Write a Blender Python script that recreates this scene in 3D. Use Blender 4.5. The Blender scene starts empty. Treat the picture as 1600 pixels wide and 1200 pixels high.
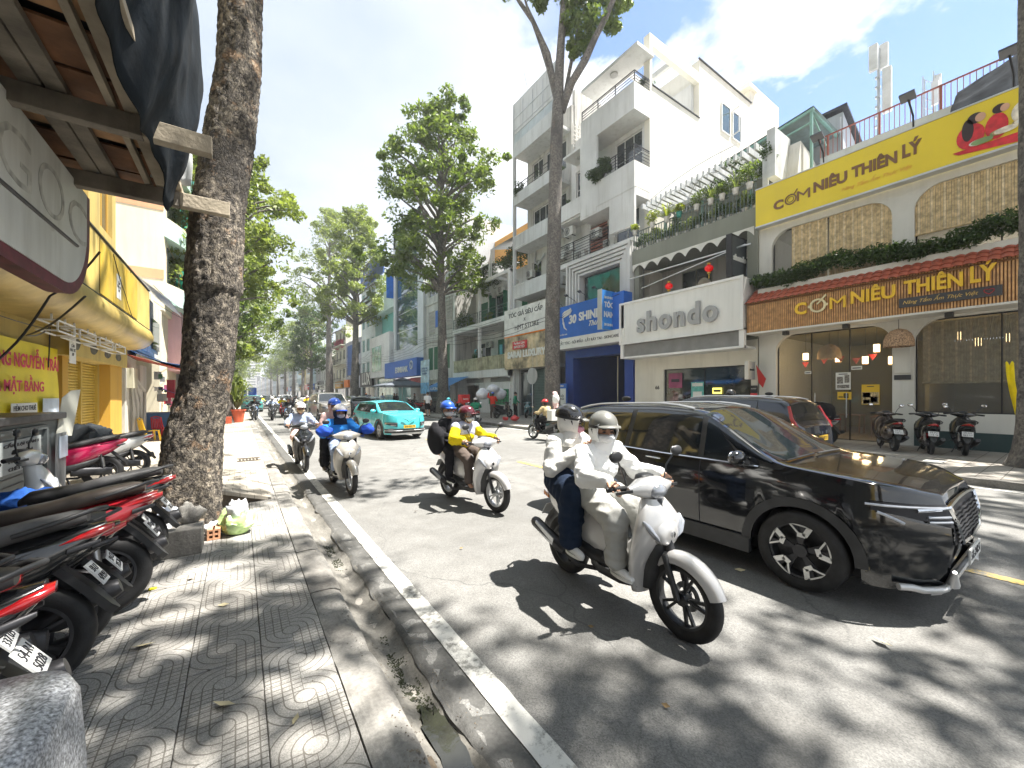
import bpy,bmesh,math,random
import numpy as np
from mathutils import Vector,Matrix,noise,Euler
R=math.radians
PI=math.pi
C=bpy.context.scene
COL=C.collection
# ---------------------------------------------------------------- camera, world, sun, exposure
cam_d=bpy.data.cameras.new('camera')
cam=bpy.data.objects.new('camera',cam_d)
COL.objects.link(cam)
cam.location=(0,0,1.7)
cam.rotation_euler=(R(90),0,-math.atan2(425,620))
cam_d.sensor_width=36
cam_d.lens=36*620/1600
cam_d.shift_y=16/1600
cam_d.clip_start=0.05
cam_d.clip_end=4000
C.camera=cam
C.view_settings.view_transform='Standard'
C.view_settings.look='None'
C.view_settings.gamma=1
C.view_settings.use_curve_mapping=False
C.view_settings.exposure=2.42
C.cycles.max_bounces=6
C.cycles.transparent_max_bounces=8
C.cycles.caustics_reflective=False
C.cycles.caustics_refractive=False
SUNV=Vector((0.36,-0.20,1.0)).normalized()
SUN_EL=math.asin(SUNV.z)
sd=bpy.data.lights.new('sun','SUN')
sd.energy=3.3
sd.angle=R(0.6)
sd.color=(1.0,0.955,0.88)
sun=bpy.data.objects.new('sun',sd)
COL.objects.link(sun)
sun.location=(20,-20,60)
sun.rotation_euler=SUNV.to_track_quat('Z','Y').to_euler()
W=bpy.data.worlds.new('World')
C.world=W
W.use_nodes=True
def world():
 nt=W.node_tree;N=nt.nodes;L=nt.links
 N.clear()
 out=N.new('ShaderNodeOutputWorld');bg=N.new('ShaderNodeBackground')
 bg.inputs['Strength'].default_value=0.058
 L.new(bg.outputs[0],out.inputs[0])
 sky=N.new('ShaderNodeTexSky');sky.sky_type='NISHITA';sky.sun_disc=False
 sky.sun_elevation=SUN_EL
 sky.sun_rotation=math.atan2(SUNV.x,SUNV.y)
 sky.air_density=0.85;sky.dust_density=0.3;sky.ozone_density=4.0
 def m(op,a,b=None,c=None):
  n=N.new('ShaderNodeMath');n.operation=op
  for i,v in enumerate((a,b,c)):
   if v is None:continue
   if isinstance(v,(int,float)):n.inputs[i].default_value=v
   else:L.new(v,n.inputs[i])
  return n.outputs[0]
 tc=N.new('ShaderNodeTexCoord')
 sp=N.new('ShaderNodeSeparateXYZ');L.new(tc.outputs['Generated'],sp.inputs[0])
 x,y,z=sp.outputs
 zz=m('ADD',m('MAXIMUM',z,0.0),0.16)
 cb=N.new('ShaderNodeCombineXYZ')
 L.new(m('DIVIDE',x,zz),cb.inputs[0]);L.new(m('DIVIDE',y,zz),cb.inputs[1]);cb.inputs[2].default_value=3.1
 def nz(scale,det,off,rough=0.55,dist=0.0):
  mp=N.new('ShaderNodeMapping');mp.inputs['Location'].default_value=off
  L.new(cb.outputs[0],mp.inputs[0])
  n=N.new('ShaderNodeTexNoise');n.inputs['Scale'].default_value=scale;n.inputs['Detail'].default_value=det
  n.inputs['Roughness'].default_value=rough;n.inputs['Distortion'].default_value=dist
  L.new(mp.outputs[0],n.inputs['Vector']);return n.outputs['Fac']
 def ramp(f,stops):
  r=N.new('ShaderNodeValToRGB');L.new(f,r.inputs[0])
  el=r.color_ramp.elements
  el[0].position=stops[0][0];el[0].color=(*[stops[0][1]]*3,1)
  el[1].position=stops[-1][0];el[1].color=(*[stops[-1][1]]*3,1)
  for p,v in stops[1:-1]:
   e=el.new(p);e.color=(v,v,v,1)
  return r.outputs[0]
 def mix(f,a,b):
  n=N.new('ShaderNodeMix');n.data_type='RGBA'
  if isinstance(f,(int,float)):n.inputs[0].default_value=f
  else:L.new(f,n.inputs[0])
  for k,v in((6,a),(7,b)):
   if isinstance(v,tuple):n.inputs[k].default_value=(*v,1)
   else:L.new(v,n.inputs[k])
  return n.outputs[2]
  # broad soft cloud sheet
 big=nz(0.42,5,(SKX,SKY,0),0.5)
 vd=N.new('ShaderNodeVectorMath');vd.operation='DOT_PRODUCT';L.new(tc.outputs['Generated'],vd.inputs[0]);vd.inputs[1].default_value=BLUE_DIR
 bias=m('MULTIPLY',m('POWER',m('MAXIMUM',vd.outputs['Value'],0.0),9.0),0.42)
 cover=ramp(m('SUBTRACT',m('ADD',big,0.10),bias),[(0.36,0.0),(0.50,1.0)])
 # billowing cumulus
 cum=nz(1.5,11,(CUX,CUY,0),0.55,0.15)
 cmask=ramp(cum,[(0.49,0.0),(0.525,1.0)])
 shade=nz(0.9,6,(1.3,7.7,0.4),0.5)
 ctex=nz(2.2,8,(8.3,1.7,0.4),0.55)
 sheet=mix(ramp(shade,[(0.35,0.0),(0.68,1.0)]),(1.9,2.3,2.9),(3.7,3.9,4.1))
 puff=mix(ramp(ctex,[(0.34,0.0),(0.62,1.0)]),(3.2,3.5,3.9),(5.2,5.2,5.2))
 c1=mix(cmask,sky.outputs[0],puff)
 c2=mix(cover,c1,sheet)
 # bright haze near the horizon
 hz=ramp(z,[(0.0,0.75),(0.17,0.0)])
 c3=mix(hz,c2,(3.0,3.3,3.6))
 L.new(c3,bg.inputs['Color'])
SKX,SKY=1.2,6.6
CUX,CUY=2.9,8.8
BLUE_DIR=tuple(Vector((1.29,0.32,0.90)).normalized())
world()
# ---------------------------------------------------------------- scratch scene for evaluated meshes
TMP=bpy.data.scenes.new('scratch')
def evaluate(ob):
 TMP.collection.objects.link(ob)
 vl=TMP.view_layers[0]
 vl.update()
 dg=vl.depsgraph
 me=bpy.data.meshes.new_from_object(ob.evaluated_get(dg),depsgraph=dg)
 TMP.collection.objects.unlink(ob)
 bpy.data.objects.remove(ob)
 return me
 # ---------------------------------------------------------------- materials
MATS={}
def mat(key,col=(0.5,0.5,0.5),rough=0.6,metal=0.0,var=0.12,vs=2.0,bump=0.0,bs=30.0,coat=0.0,dirt=0.0,dirtcol=(0.12,0.10,0.08),spec=0.5,emis=None,es=1.0,alpha=1.0,fine=0.0,world=False):
 if key in MATS:return MATS[key]
 m=bpy.data.materials.new(key);m.use_nodes=True
 nt=m.node_tree;N=nt.nodes;L=nt.links
 b=N['Principled BSDF']
 b.inputs['Roughness'].default_value=rough
 b.inputs['Metallic'].default_value=metal
 b.inputs['Coat Weight'].default_value=coat
 b.inputs['Coat Roughness'].default_value=0.04
 b.inputs['Specular IOR Level'].default_value=spec
 b.inputs['Alpha'].default_value=alpha
 tc=N.new('ShaderNodeTexCoord')
 if world:
  g=N.new('ShaderNodeNewGeometry');vec=g.outputs['Position']
 else:
  vec=tc.outputs['Object']
 src=None
 if var>0 or fine>0:
  n=N.new('ShaderNodeTexNoise');n.inputs['Scale'].default_value=vs;n.inputs['Detail'].default_value=6
  L.new(vec,n.inputs['Vector'])
  mx=N.new('ShaderNodeMix');mx.data_type='RGBA'
  a=tuple(max(0,c*(1-var*1.6))for c in col);c2=tuple(min(1,c*(1+var*1.2))for c in col)
  mx.inputs[6].default_value=(*a,1);mx.inputs[7].default_value=(*c2,1)
  mr=N.new('ShaderNodeMapRange');mr.inputs[1].default_value=0.3;mr.inputs[2].default_value=0.7
  L.new(n.outputs['Fac'],mr.inputs[0]);L.new(mr.outputs[0],mx.inputs[0])
  src=mx.outputs[2]
  if fine>0:
   n2=N.new('ShaderNodeTexNoise');n2.inputs['Scale'].default_value=160;n2.inputs['Detail'].default_value=3
   L.new(vec,n2.inputs['Vector'])
   mr2=N.new('ShaderNodeMapRange');mr2.inputs[1].default_value=0.3;mr2.inputs[2].default_value=0.7
   mr2.inputs[3].default_value=1-fine;mr2.inputs[4].default_value=1+fine
   L.new(n2.outputs['Fac'],mr2.inputs[0])
   vm=N.new('ShaderNodeVectorMath');vm.operation='SCALE'
   L.new(src,vm.inputs[0]);L.new(mr2.outputs[0],vm.inputs['Scale']);src=vm.outputs[0]
 if dirt>0:
  mp=N.new('ShaderNodeMapping');mp.inputs['Scale'].default_value=(2.2,2.2,0.22)
  L.new(vec,mp.inputs[0])
  n=N.new('ShaderNodeTexNoise');n.inputs['Scale'].default_value=1.6;n.inputs['Detail'].default_value=8
  n.inputs['Roughness'].default_value=0.65
  L.new(mp.outputs[0],n.inputs['Vector'])
  mr=N.new('ShaderNodeMapRange');mr.inputs[1].default_value=0.49;mr.inputs[2].default_value=0.72
  mr.inputs[4].default_value=dirt
  L.new(n.outputs['Fac'],mr.inputs[0])
  mx=N.new('ShaderNodeMix');mx.data_type='RGBA'
  L.new(mr.outputs[0],mx.inputs[0])
  if src is None:mx.inputs[6].default_value=(*col,1)
  else:L.new(src,mx.inputs[6])
  mx.inputs[7].default_value=(*dirtcol,1)
  src=mx.outputs[2]
 if src is None:b.inputs['Base Color'].default_value=(*col,1)
 else:L.new(src,b.inputs['Base Color'])
 if bump>0:
  n=N.new('ShaderNodeTexNoise');n.inputs['Scale'].default_value=bs;n.inputs['Detail'].default_value=5
  L.new(vec,n.inputs['Vector'])
  bp=N.new('ShaderNodeBump');bp.inputs['Strength'].default_value=bump;bp.inputs['Distance'].default_value=0.02
  L.new(n.outputs['Fac'],bp.inputs['Height']);L.new(bp.outputs[0],b.inputs['Normal'])
 if emis:
  b.inputs['Emission Color'].default_value=(*emis,1);b.inputs['Emission Strength'].default_value=es
 MATS[key]=m
 return m
def paint(key,col,rough=0.25,coat=1.0,var=0.04,metal=0.0):
 return mat(key,col,rough,metal,var,3,0,30,coat)
 # common materials
M_BLACKPL=mat('black_plastic',(0.030,0.031,0.033),0.45,var=0.2,vs=9,bump=0.04,bs=300)
M_RUBBER=mat('rubber',(0.016,0.016,0.017),0.7,var=0.3,vs=14,bump=0.15,bs=120)
M_SEAT=mat('seat_vinyl',(0.05,0.05,0.052),0.55,var=0.4,vs=6,bump=0.12,bs=220)
M_CHROME=mat('chrome',(0.75,0.76,0.78),0.12,1.0,var=0.05)
M_STEEL=mat('steel',(0.45,0.46,0.47),0.35,1.0,var=0.15,vs=12)
M_DKMETAL=mat('dark_metal',(0.06,0.06,0.065),0.45,0.6,var=0.2,vs=10)
M_GLASS=mat('dark_glass',(0.012,0.016,0.02),0.04,var=0.0,coat=0.6,spec=0.8)
M_LENS=mat('lamp_lens',(0.36,0.38,0.42),0.06,0.35,var=0.1,vs=25,coat=1.0)
M_REDLENS=mat('red_lens',(0.42,0.008,0.012),0.1,var=0.15,vs=25,coat=1.0)
M_ORLENS=mat('amber_lens',(0.7,0.2,0.02),0.12,var=0.1,vs=20,coat=1.0)
M_PLATE=mat('plate_white',(0.72,0.73,0.72),0.45,var=0.1,vs=8,dirt=0.2)
M_PLATEY=mat('plate_yellow',(0.75,0.47,0.03),0.45,var=0.05,vs=8)
M_INK=mat('ink',(0.02,0.02,0.025),0.6,var=0)
M_WHITE=mat('white_paint',(0.74,0.74,0.72),0.55,var=0.07,vs=1.2,bump=0.05,bs=20,dirt=0.2,dirtcol=(0.35,0.33,0.30))
# ---------------------------------------------------------------- mesh builder
def superell(n,p):
 out=[]
 for i in range(n):
  a=2*PI*i/n
  c,s=math.cos(a),math.sin(a)
  out.append((math.copysign(abs(c)**(2/p),c),math.copysign(abs(s)**(2/p),s)))
 return out
class MB:
 def __init__(self,m=None):
  self.v=[];self.f=[];self.mi=[];self.sm=[];self.mats=[];self.cur=0;self.T=None;self.smooth=False
  if m:self.mat(m)
 def mat(self,m):
  if m not in self.mats:self.mats.append(m)
  self.cur=self.mats.index(m);return self
 def add(self,vs,fs,smooth=None):
  if not self.mats:self.mat(M_WHITE)
  o=len(self.v)
  if self.T is not None:vs=[self.T@Vector(v)for v in vs]
  self.v.extend(tuple(v)for v in vs)
  s=self.smooth if smooth is None else smooth
  for f in fs:
   self.f.append(tuple(i+o for i in f));self.mi.append(self.cur);self.sm.append(s)
  return self
 def box(self,x0,x1,y0,y1,z0,z1):
  if x0>x1:x0,x1=x1,x0
  if y0>y1:y0,y1=y1,y0
  if z0>z1:z0,z1=z1,z0
  v=[(x0,y0,z0),(x1,y0,z0),(x1,y1,z0),(x0,y1,z0),(x0,y0,z1),(x1,y0,z1),(x1,y1,z1),(x0,y1,z1)]
  return self.add(v,[(0,3,2,1),(4,5,6,7),(0,1,5,4),(1,2,6,5),(2,3,7,6),(3,0,4,7)],False)
 def obox(self,c,size,rot=(0,0,0)):
  M=Matrix.Translation(Vector(c))@Euler(rot).to_matrix().to_4x4()
  x,y,z=(s/2 for s in size)
  v=[M@Vector(p)for p in[(-x,-y,-z),(x,-y,-z),(x,y,-z),(-x,y,-z),(-x,-y,z),(x,-y,z),(x,y,z),(-x,y,z)]]
  return self.add(v,[(0,3,2,1),(4,5,6,7),(0,1,5,4),(1,2,6,5),(2,3,7,6),(3,0,4,7)],False)
 def bar(self,p0,p1,w,h=None,up=(0,0,1)):
  h=h or w
  p0,p1=Vector(p0),Vector(p1);d=(p1-p0).normalized();u=Vector(up)
  if abs(d.dot(u))>0.99:u=Vector((1,0,0))
  s=d.cross(u).normalized();u=s.cross(d).normalized()
  v=[]
  for p in(p0,p1):
   for a,b in((-1,-1),(1,-1),(1,1),(-1,1)):v.append(p+s*a*w/2+u*b*h/2)
  return self.add(v,[(0,1,2,3),(7,6,5,4),(0,4,5,1),(1,5,6,2),(2,6,7,3),(3,7,4,0)],False)
 def tube(self,pts,r,n=8,cap=True,smooth=True,ell=1.0,up=(0,0,1)):
  pts=[Vector(p)for p in pts]
  if isinstance(r,(int,float)):r=[r]*len(pts)
  v=[];f=[]
  for i,p in enumerate(pts):
   d=(pts[min(i+1,len(pts)-1)]-pts[max(i-1,0)]).normalized()
   u=Vector(up)
   if abs(d.dot(u))>0.98:u=Vector((1,0,0))
   s=d.cross(u).normalized();w=s.cross(d).normalized()
   for k in range(n):
    a=2*PI*k/n
    v.append(p+s*math.cos(a)*r[i]+w*math.sin(a)*r[i]*ell)
  for i in range(len(pts)-1):
   for k in range(n):
    a,b=i*n+k,i*n+(k+1)%n
    f.append((a,b,b+n,a+n))
  if cap:
   f.append(tuple(range(n-1,-1,-1)));f.append(tuple(range((len(pts)-1)*n,len(pts)*n)))
  return self.add(v,f,smooth)
 def cyl(self,p0,p1,r0,r1=None,n=12,smooth=True):
  return self.tube([p0,p1],[r0,r0 if r1 is None else r1],n,True,smooth)
 def sph(self,c,r,n=12,m=8,z0=-1.0,z1=1.0,smooth=True,rot=None):
  if isinstance(r,(int,float)):r=(r,r,r)
  c=Vector(c);v=[];f=[]
  a0,a1=math.asin(max(-1,z0)),math.asin(min(1,z1))
  E=Euler(rot).to_matrix()if rot else None
  for j in range(m+1):
   t=a0+(a1-a0)*j/m
   for k in range(n):
    a=2*PI*k/n
    q=Vector((math.cos(a)*math.cos(t)*r[0],math.sin(a)*math.cos(t)*r[1],math.sin(t)*r[2]))
    if E:q=E@q
    v.append(c+q)
  for j in range(m):
   for k in range(n):
    a,b=j*n+k,j*n+(k+1)%n
    f.append((a,b,b+n,a+n))
  f.append(tuple(range(n-1,-1,-1)));f.append(tuple(range(m*n,(m+1)*n)))
  return self.add(v,f,smooth)
 def loft(self,rings,cap=True,smooth=True,closed=True):
  n=len(rings[0]);v=[p for r in rings for p in r];f=[]
  for i in range(len(rings)-1):
   for k in range(n if closed else n-1):
    a,b=i*n+k,i*n+(k+1)%n
    f.append((a,b,b+n,a+n))
  if cap and closed:
   f.append(tuple(range(n-1,-1,-1)));f.append(tuple(range((len(rings)-1)*n,len(rings)*n)))
  return self.add(v,f,smooth)
 def loftx(self,secs,n=16,p=2.6,**k):
  se=superell(n,p)
  return self.loft([[(s[0],(s[4]if len(s)>4 else 0)+a*s[2],s[1]+b*s[3])for a,b in se]for s in secs],**k)
 def loftz(self,secs,n=16,p=2.6,**k):
  se=superell(n,p)
  return self.loft([[(s[1]+a*s[2],(s[4]if len(s)>4 else 0)+b*s[3],s[0])for a,b in se]for s in secs],**k)
 def prism(self,poly,axis,d0,d1,smooth=False):
  def P(a,b,d):return{'x':(d,a,b),'y':(a,d,b),'z':(a,b,d)}[axis]
  n=len(poly)
  v=[P(a,b,d0)for a,b in poly]+[P(a,b,d1)for a,b in poly]
  f=[tuple(range(n)),tuple(range(2*n-1,n-1,-1))]
  self.add(v,f,False)
  o=len(self.v)-2*n
  for i in range(n):
   j=(i+1)%n
   self.f.append((o+i,o+i+n,o+j+n,o+j));self.mi.append(self.cur);self.sm.append(smooth)
  return self
 def lathe(self,prof,c=(0,0,0),axis='z',n=24,smooth=True,ang=2*PI):
  v=[];f=[];m=len(prof);full=ang>6.28
  steps=n if full else n+1
  for k in range(steps):
   a=ang*k/n;ca,sa=math.cos(a),math.sin(a)
   for r,h in prof:
    q={'z':(r*ca,r*sa,h),'y':(r*ca,h,r*sa),'x':(h,r*ca,r*sa)}[axis]
    v.append((c[0]+q[0],c[1]+q[1],c[2]+q[2]))
  for k in range(n):
   k2=(k+1)%steps
   for i in range(m-1):
    f.append((k*m+i,k2*m+i,k2*m+i+1,k*m+i+1))
  return self.add(v,f,smooth)
 def quad(self,a,b,c,d,smooth=False):
  return self.add([a,b,c,d],[(0,1,2,3)],smooth)
 def extend(self,o):
  off=len(self.v);self.v.extend(o.v)
  mp=[]
  for m in o.mats:
   if m not in self.mats:self.mats.append(m)
   mp.append(self.mats.index(m))
  for f,i,s in zip(o.f,o.mi,o.sm):
   self.f.append(tuple(k+off for k in f));self.mi.append(mp[i]);self.sm.append(s)
  return self
 def mesh(self,name,off=(0,0,0),fix=True):
  me=bpy.data.meshes.new(name)
  vs=self.v if off==(0,0,0)else[(a-off[0],b-off[1],c-off[2])for a,b,c in self.v]
  me.from_pydata(vs,[],self.f)
  for m in self.mats:me.materials.append(m)
  me.polygons.foreach_set('material_index',self.mi)
  if fix and len(self.f)<60000:
   bm=bmesh.new();bm.from_mesh(me)
   bmesh.ops.recalc_face_normals(bm,faces=bm.faces)
   bm.to_mesh(me);bm.free()
  if any(self.sm):
   me.polygons.foreach_set('use_smooth',self.sm)
   me.set_sharp_from_angle(angle=R(50))
  me.update()
  return me
 def build(self,name,parent=None,bevel=0,sub=0):
  if not self.v:return None
  if parent is None:
   A=np.array(self.v)
   off=(float((A[:,0].min()+A[:,0].max())/2),float((A[:,1].min()+A[:,1].max())/2),float(A[:,2].min()))
   o=bpy.data.objects.new(name,self.mesh(name,off));COL.objects.link(o);o.location=off
  else:
   o=bpy.data.objects.new(name,self.mesh(name));COL.objects.link(o)
   o.parent=parent
   wl=parent.get('_w')
   if wl is not None:o.location=(-wl[0],-wl[1],-wl[2]);o['_w']=(0.0,0.0,0.0)
  if bevel:
   b=o.modifiers.new('bevel','BEVEL');b.width=bevel;b.segments=2;b.limit_method='ANGLE';b.angle_limit=R(40)
  if sub:
   s=o.modifiers.new('subdivision','SUBSURF');s.levels=sub;s.render_levels=sub
  return o
def tag(o,label=None,cat=None,group=None,kind=None):
 if label:o['label']=label
 if cat:o['category']=cat
 if group:o['group']=group
 if kind:o['kind']=kind
 return o
def empty(name,loc,label=None,cat=None,group=None,world=False,rz=0):
 o=bpy.data.objects.new(name,None);COL.objects.link(o);o.location=loc;o.rotation_euler=(0,0,rz)
 o.empty_display_size=0.2
 if world:o['_w']=tuple(float(c)for c in loc)
 return tag(o,label,cat,group)
def obj_from(me,name,parent=None,mats=None):
 o=bpy.data.objects.new(name,me);COL.objects.link(o)
 if mats:
  me.materials.clear()
  for m in mats:me.materials.append(m)
 if parent:
  o.parent=parent
  wl=parent.get('_w')
  if wl is not None:o.location=(-wl[0],-wl[1],-wl[2])
 return o
def copy_tree(o,parent=None):
 c=o.copy();COL.objects.link(c);c.parent=parent
 for ch in list(o.children):copy_tree(ch,c)
 return c
ORD='first second third fourth fifth sixth seventh eighth ninth tenth eleventh twelfth thirteenth fourteenth fifteenth sixteenth seventeenth eighteenth'.split()
# ---------------------------------------------------------------- lettering
def text_mesh(s,size=1.0,extrude=0.01,bold=0.0,shear=0.0,spacing=1.0,align='CENTER',bevel=0.0):
 cu=bpy.data.curves.new('lettering','FONT')
 cu.body=s;cu.size=size;cu.extrude=extrude;cu.offset=bold;cu.shear=shear
 cu.space_character=spacing;cu.align_x=align;cu.resolution_u=3;cu.bevel_depth=bevel
 cu.align_y='CENTER'
 return evaluate(bpy.data.objects.new('lettering',cu))
 # frame of a wall: origin, direction in which the writing runs, up; the letters face along run x up
def put_text(s,origin,run,up,size,m,parent,extrude=0.012,bold=0.0,shear=0.0,spacing=1.0,width=None,name='lettering',align='CENTER',height=None,per_letter=False):
 run=Vector(run).normalized();up=Vector(up).normalized();nrm=run.cross(up)
 M4=Matrix(((run.x,up.x,nrm.x,origin[0]),(run.y,up.y,nrm.y,origin[1]),(run.z,up.z,nrm.z,origin[2]),(0,0,0,1)))
 me=text_mesh(s,size,extrude,bold,shear,spacing,align)
 co=np.empty(len(me.vertices)*3);me.vertices.foreach_get('co',co);co=co.reshape(-1,3)
 if len(co)==0:return None
 sx=sy=1.0
 if width:sx=width/max(1e-6,co[:,0].max()-co[:,0].min())
 if height:sy=height/max(1e-6,co[:,1].max()-co[:,1].min())
 elif width:sy=sx
 ext=(co[:,0].min(),co[:,0].max(),co[:,1].min(),co[:,1].max())
 if not per_letter:
  me.transform(M4@Matrix.Diagonal((sx,sy,1,1)))
  return obj_from(me,name,parent,[m])
  # every letter its own part: split where the columns of the line are free of ink
 bm=bmesh.new();bm.from_mesh(me);bm.verts.ensure_lookup_table()
 seen=set();isl=[]
 for v in bm.verts:
  if v.index in seen:continue
  st=[v];seen.add(v.index);comp=[]
  while st:
   q=st.pop();comp.append(q.index)
   for e in q.link_edges:
    w=e.other_vert(q)
    if w.index not in seen:seen.add(w.index);st.append(w)
  xs=[co[i][0]for i in comp];isl.append([min(xs),max(xs),set(comp)])
 bm.free()
 isl.sort(key=lambda t:t[0]);groups=[]
 for a,b,c in isl:
  if groups and a<groups[-1][1]-0.25*min(b-a,groups[-1][1]-groups[-1][0]):
   groups[-1][1]=max(groups[-1][1],b);groups[-1][2]|=c
  else:groups.append([a,b,set(c)])
 first=None
 pol=[tuple(p.vertices)for p in me.polygons]
 MM=M4@Matrix.Diagonal((sx,sy,1,1))
 for a,b,c in groups:
  idx=sorted(c);mp={k:i for i,k in enumerate(idx)}
  g=bpy.data.meshes.new('letter')
  g.from_pydata([tuple(MM@Vector(co[i]))for i in idx],[],[tuple(mp[k]for k in p)for p in pol if p[0]in c])
  first=obj_from(g,'letter',parent,[m])
 return first
 # ================================================================ THE GROUND
def node_math(nt):
 N,L=nt.nodes,nt.links
 def m(op,*a):
  n=N.new('ShaderNodeMath');n.operation=op
  for i,v in enumerate(a):
   if isinstance(v,(int,float)):n.inputs[i].default_value=v
   else:L.new(v,n.inputs[i])
  return n.outputs[0]
 return m
def mrange(nt,f,a,b,c=0.0,d=1.0):
 n=nt.nodes.new('ShaderNodeMapRange');nt.links.new(f,n.inputs[0])
 for i,v in((1,a),(2,b),(3,c),(4,d)):n.inputs[i].default_value=v
 return n.outputs[0]
def noise_n(nt,vec,scale,det=4,rough=0.5):
 n=nt.nodes.new('ShaderNodeTexNoise');n.inputs['Scale'].default_value=scale;n.inputs['Detail'].default_value=det
 n.inputs['Roughness'].default_value=rough
 nt.links.new(vec,n.inputs['Vector']);return n.outputs['Fac']
def mixc(nt,f,a,b,mode='MIX'):
 n=nt.nodes.new('ShaderNodeMix');n.data_type='RGBA';n.blend_type=mode
 if isinstance(f,(int,float)):n.inputs[0].default_value=f
 else:nt.links.new(f,n.inputs[0])
 for k,v in((6,a),(7,b)):
  if isinstance(v,tuple):n.inputs[k].default_value=(*v,1)
  else:nt.links.new(v,n.inputs[k])
 return n.outputs[2]
def newmat(name,rough=0.8):
 m=bpy.data.materials.new(name);m.use_nodes=True
 b=m.node_tree.nodes['Principled BSDF'];b.inputs['Roughness'].default_value=rough
 tc=m.node_tree.nodes.new('ShaderNodeTexCoord')
 return m,m.node_tree,b,tc.outputs['Object']
def bumpn(nt,b,h,strength=0.4,dist=0.01):
 bp=nt.nodes.new('ShaderNodeBump');bp.inputs['Strength'].default_value=strength;bp.inputs['Distance'].default_value=dist
 nt.links.new(h,bp.inputs['Height']);nt.links.new(bp.outputs[0],b.inputs['Normal'])
def m_asphalt():
 m,nt,b,v=newmat('asphalt',0.85)
 L=nt.links;mm=node_math(nt)
 big=noise_n(nt,v,0.35,6,0.6);mid=noise_n(nt,v,3.0,6,0.6);fine=noise_n(nt,v,90,4,0.7)
 vor=nt.nodes.new('ShaderNodeTexVoronoi');vor.inputs['Scale'].default_value=140;L.new(v,vor.inputs['Vector'])
 c=mixc(nt,mrange(nt,big,0.35,0.65),(0.145,0.144,0.139),(0.212,0.209,0.198))
 c=mixc(nt,mrange(nt,mid,0.35,0.7,0,0.7),c,(0.115,0.112,0.105))
 st=mrange(nt,vor.outputs['Color'],0.1,0.9,0.72,1.32)
 c2=nt.nodes.new('ShaderNodeVectorMath');c2.operation='SCALE';L.new(c,c2.inputs[0]);L.new(st,c2.inputs['Scale'])
 # wheel tracks polished a little darker, running along the street
 sp=nt.nodes.new('ShaderNodeSeparateXYZ');L.new(v,sp.inputs[0])
 w=mm('SINE',mm('MULTIPLY',sp.outputs[0],3.6))
 c3=mixc(nt,mrange(nt,mm('MULTIPLY',w,mid),0.15,0.6,0,0.25),c2.outputs[0],(0.12,0.118,0.112))
 # tar seams / cracks
 vo=nt.nodes.new('ShaderNodeTexVoronoi');vo.feature='DISTANCE_TO_EDGE';vo.inputs['Scale'].default_value=0.42
 nv=nt.nodes.new('ShaderNodeVectorMath');nv.operation='ADD'
 nn=nt.nodes.new('ShaderNodeTexNoise');nn.inputs['Scale'].default_value=1.3;nn.inputs['Detail'].default_value=8;L.new(v,nn.inputs['Vector'])
 L.new(v,nv.inputs[0]);L.new(nn.outputs['Color'],nv.inputs[1]);L.new(nv.outputs[0],vo.inputs['Vector'])
 crack=mm('MULTIPLY',mrange(nt,vo.outputs['Distance'],0.0,0.007,0.7,0),mrange(nt,big,0.42,0.55))
 c4=mixc(nt,crack,c3,(0.05,0.05,0.05))
 L.new(c4,b.inputs['Base Color'])
 bumpn(nt,b,mm('ADD',fine,mm('MULTIPLY',vor.outputs['Distance'],0.8)),0.55,0.006)
 return m
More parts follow.
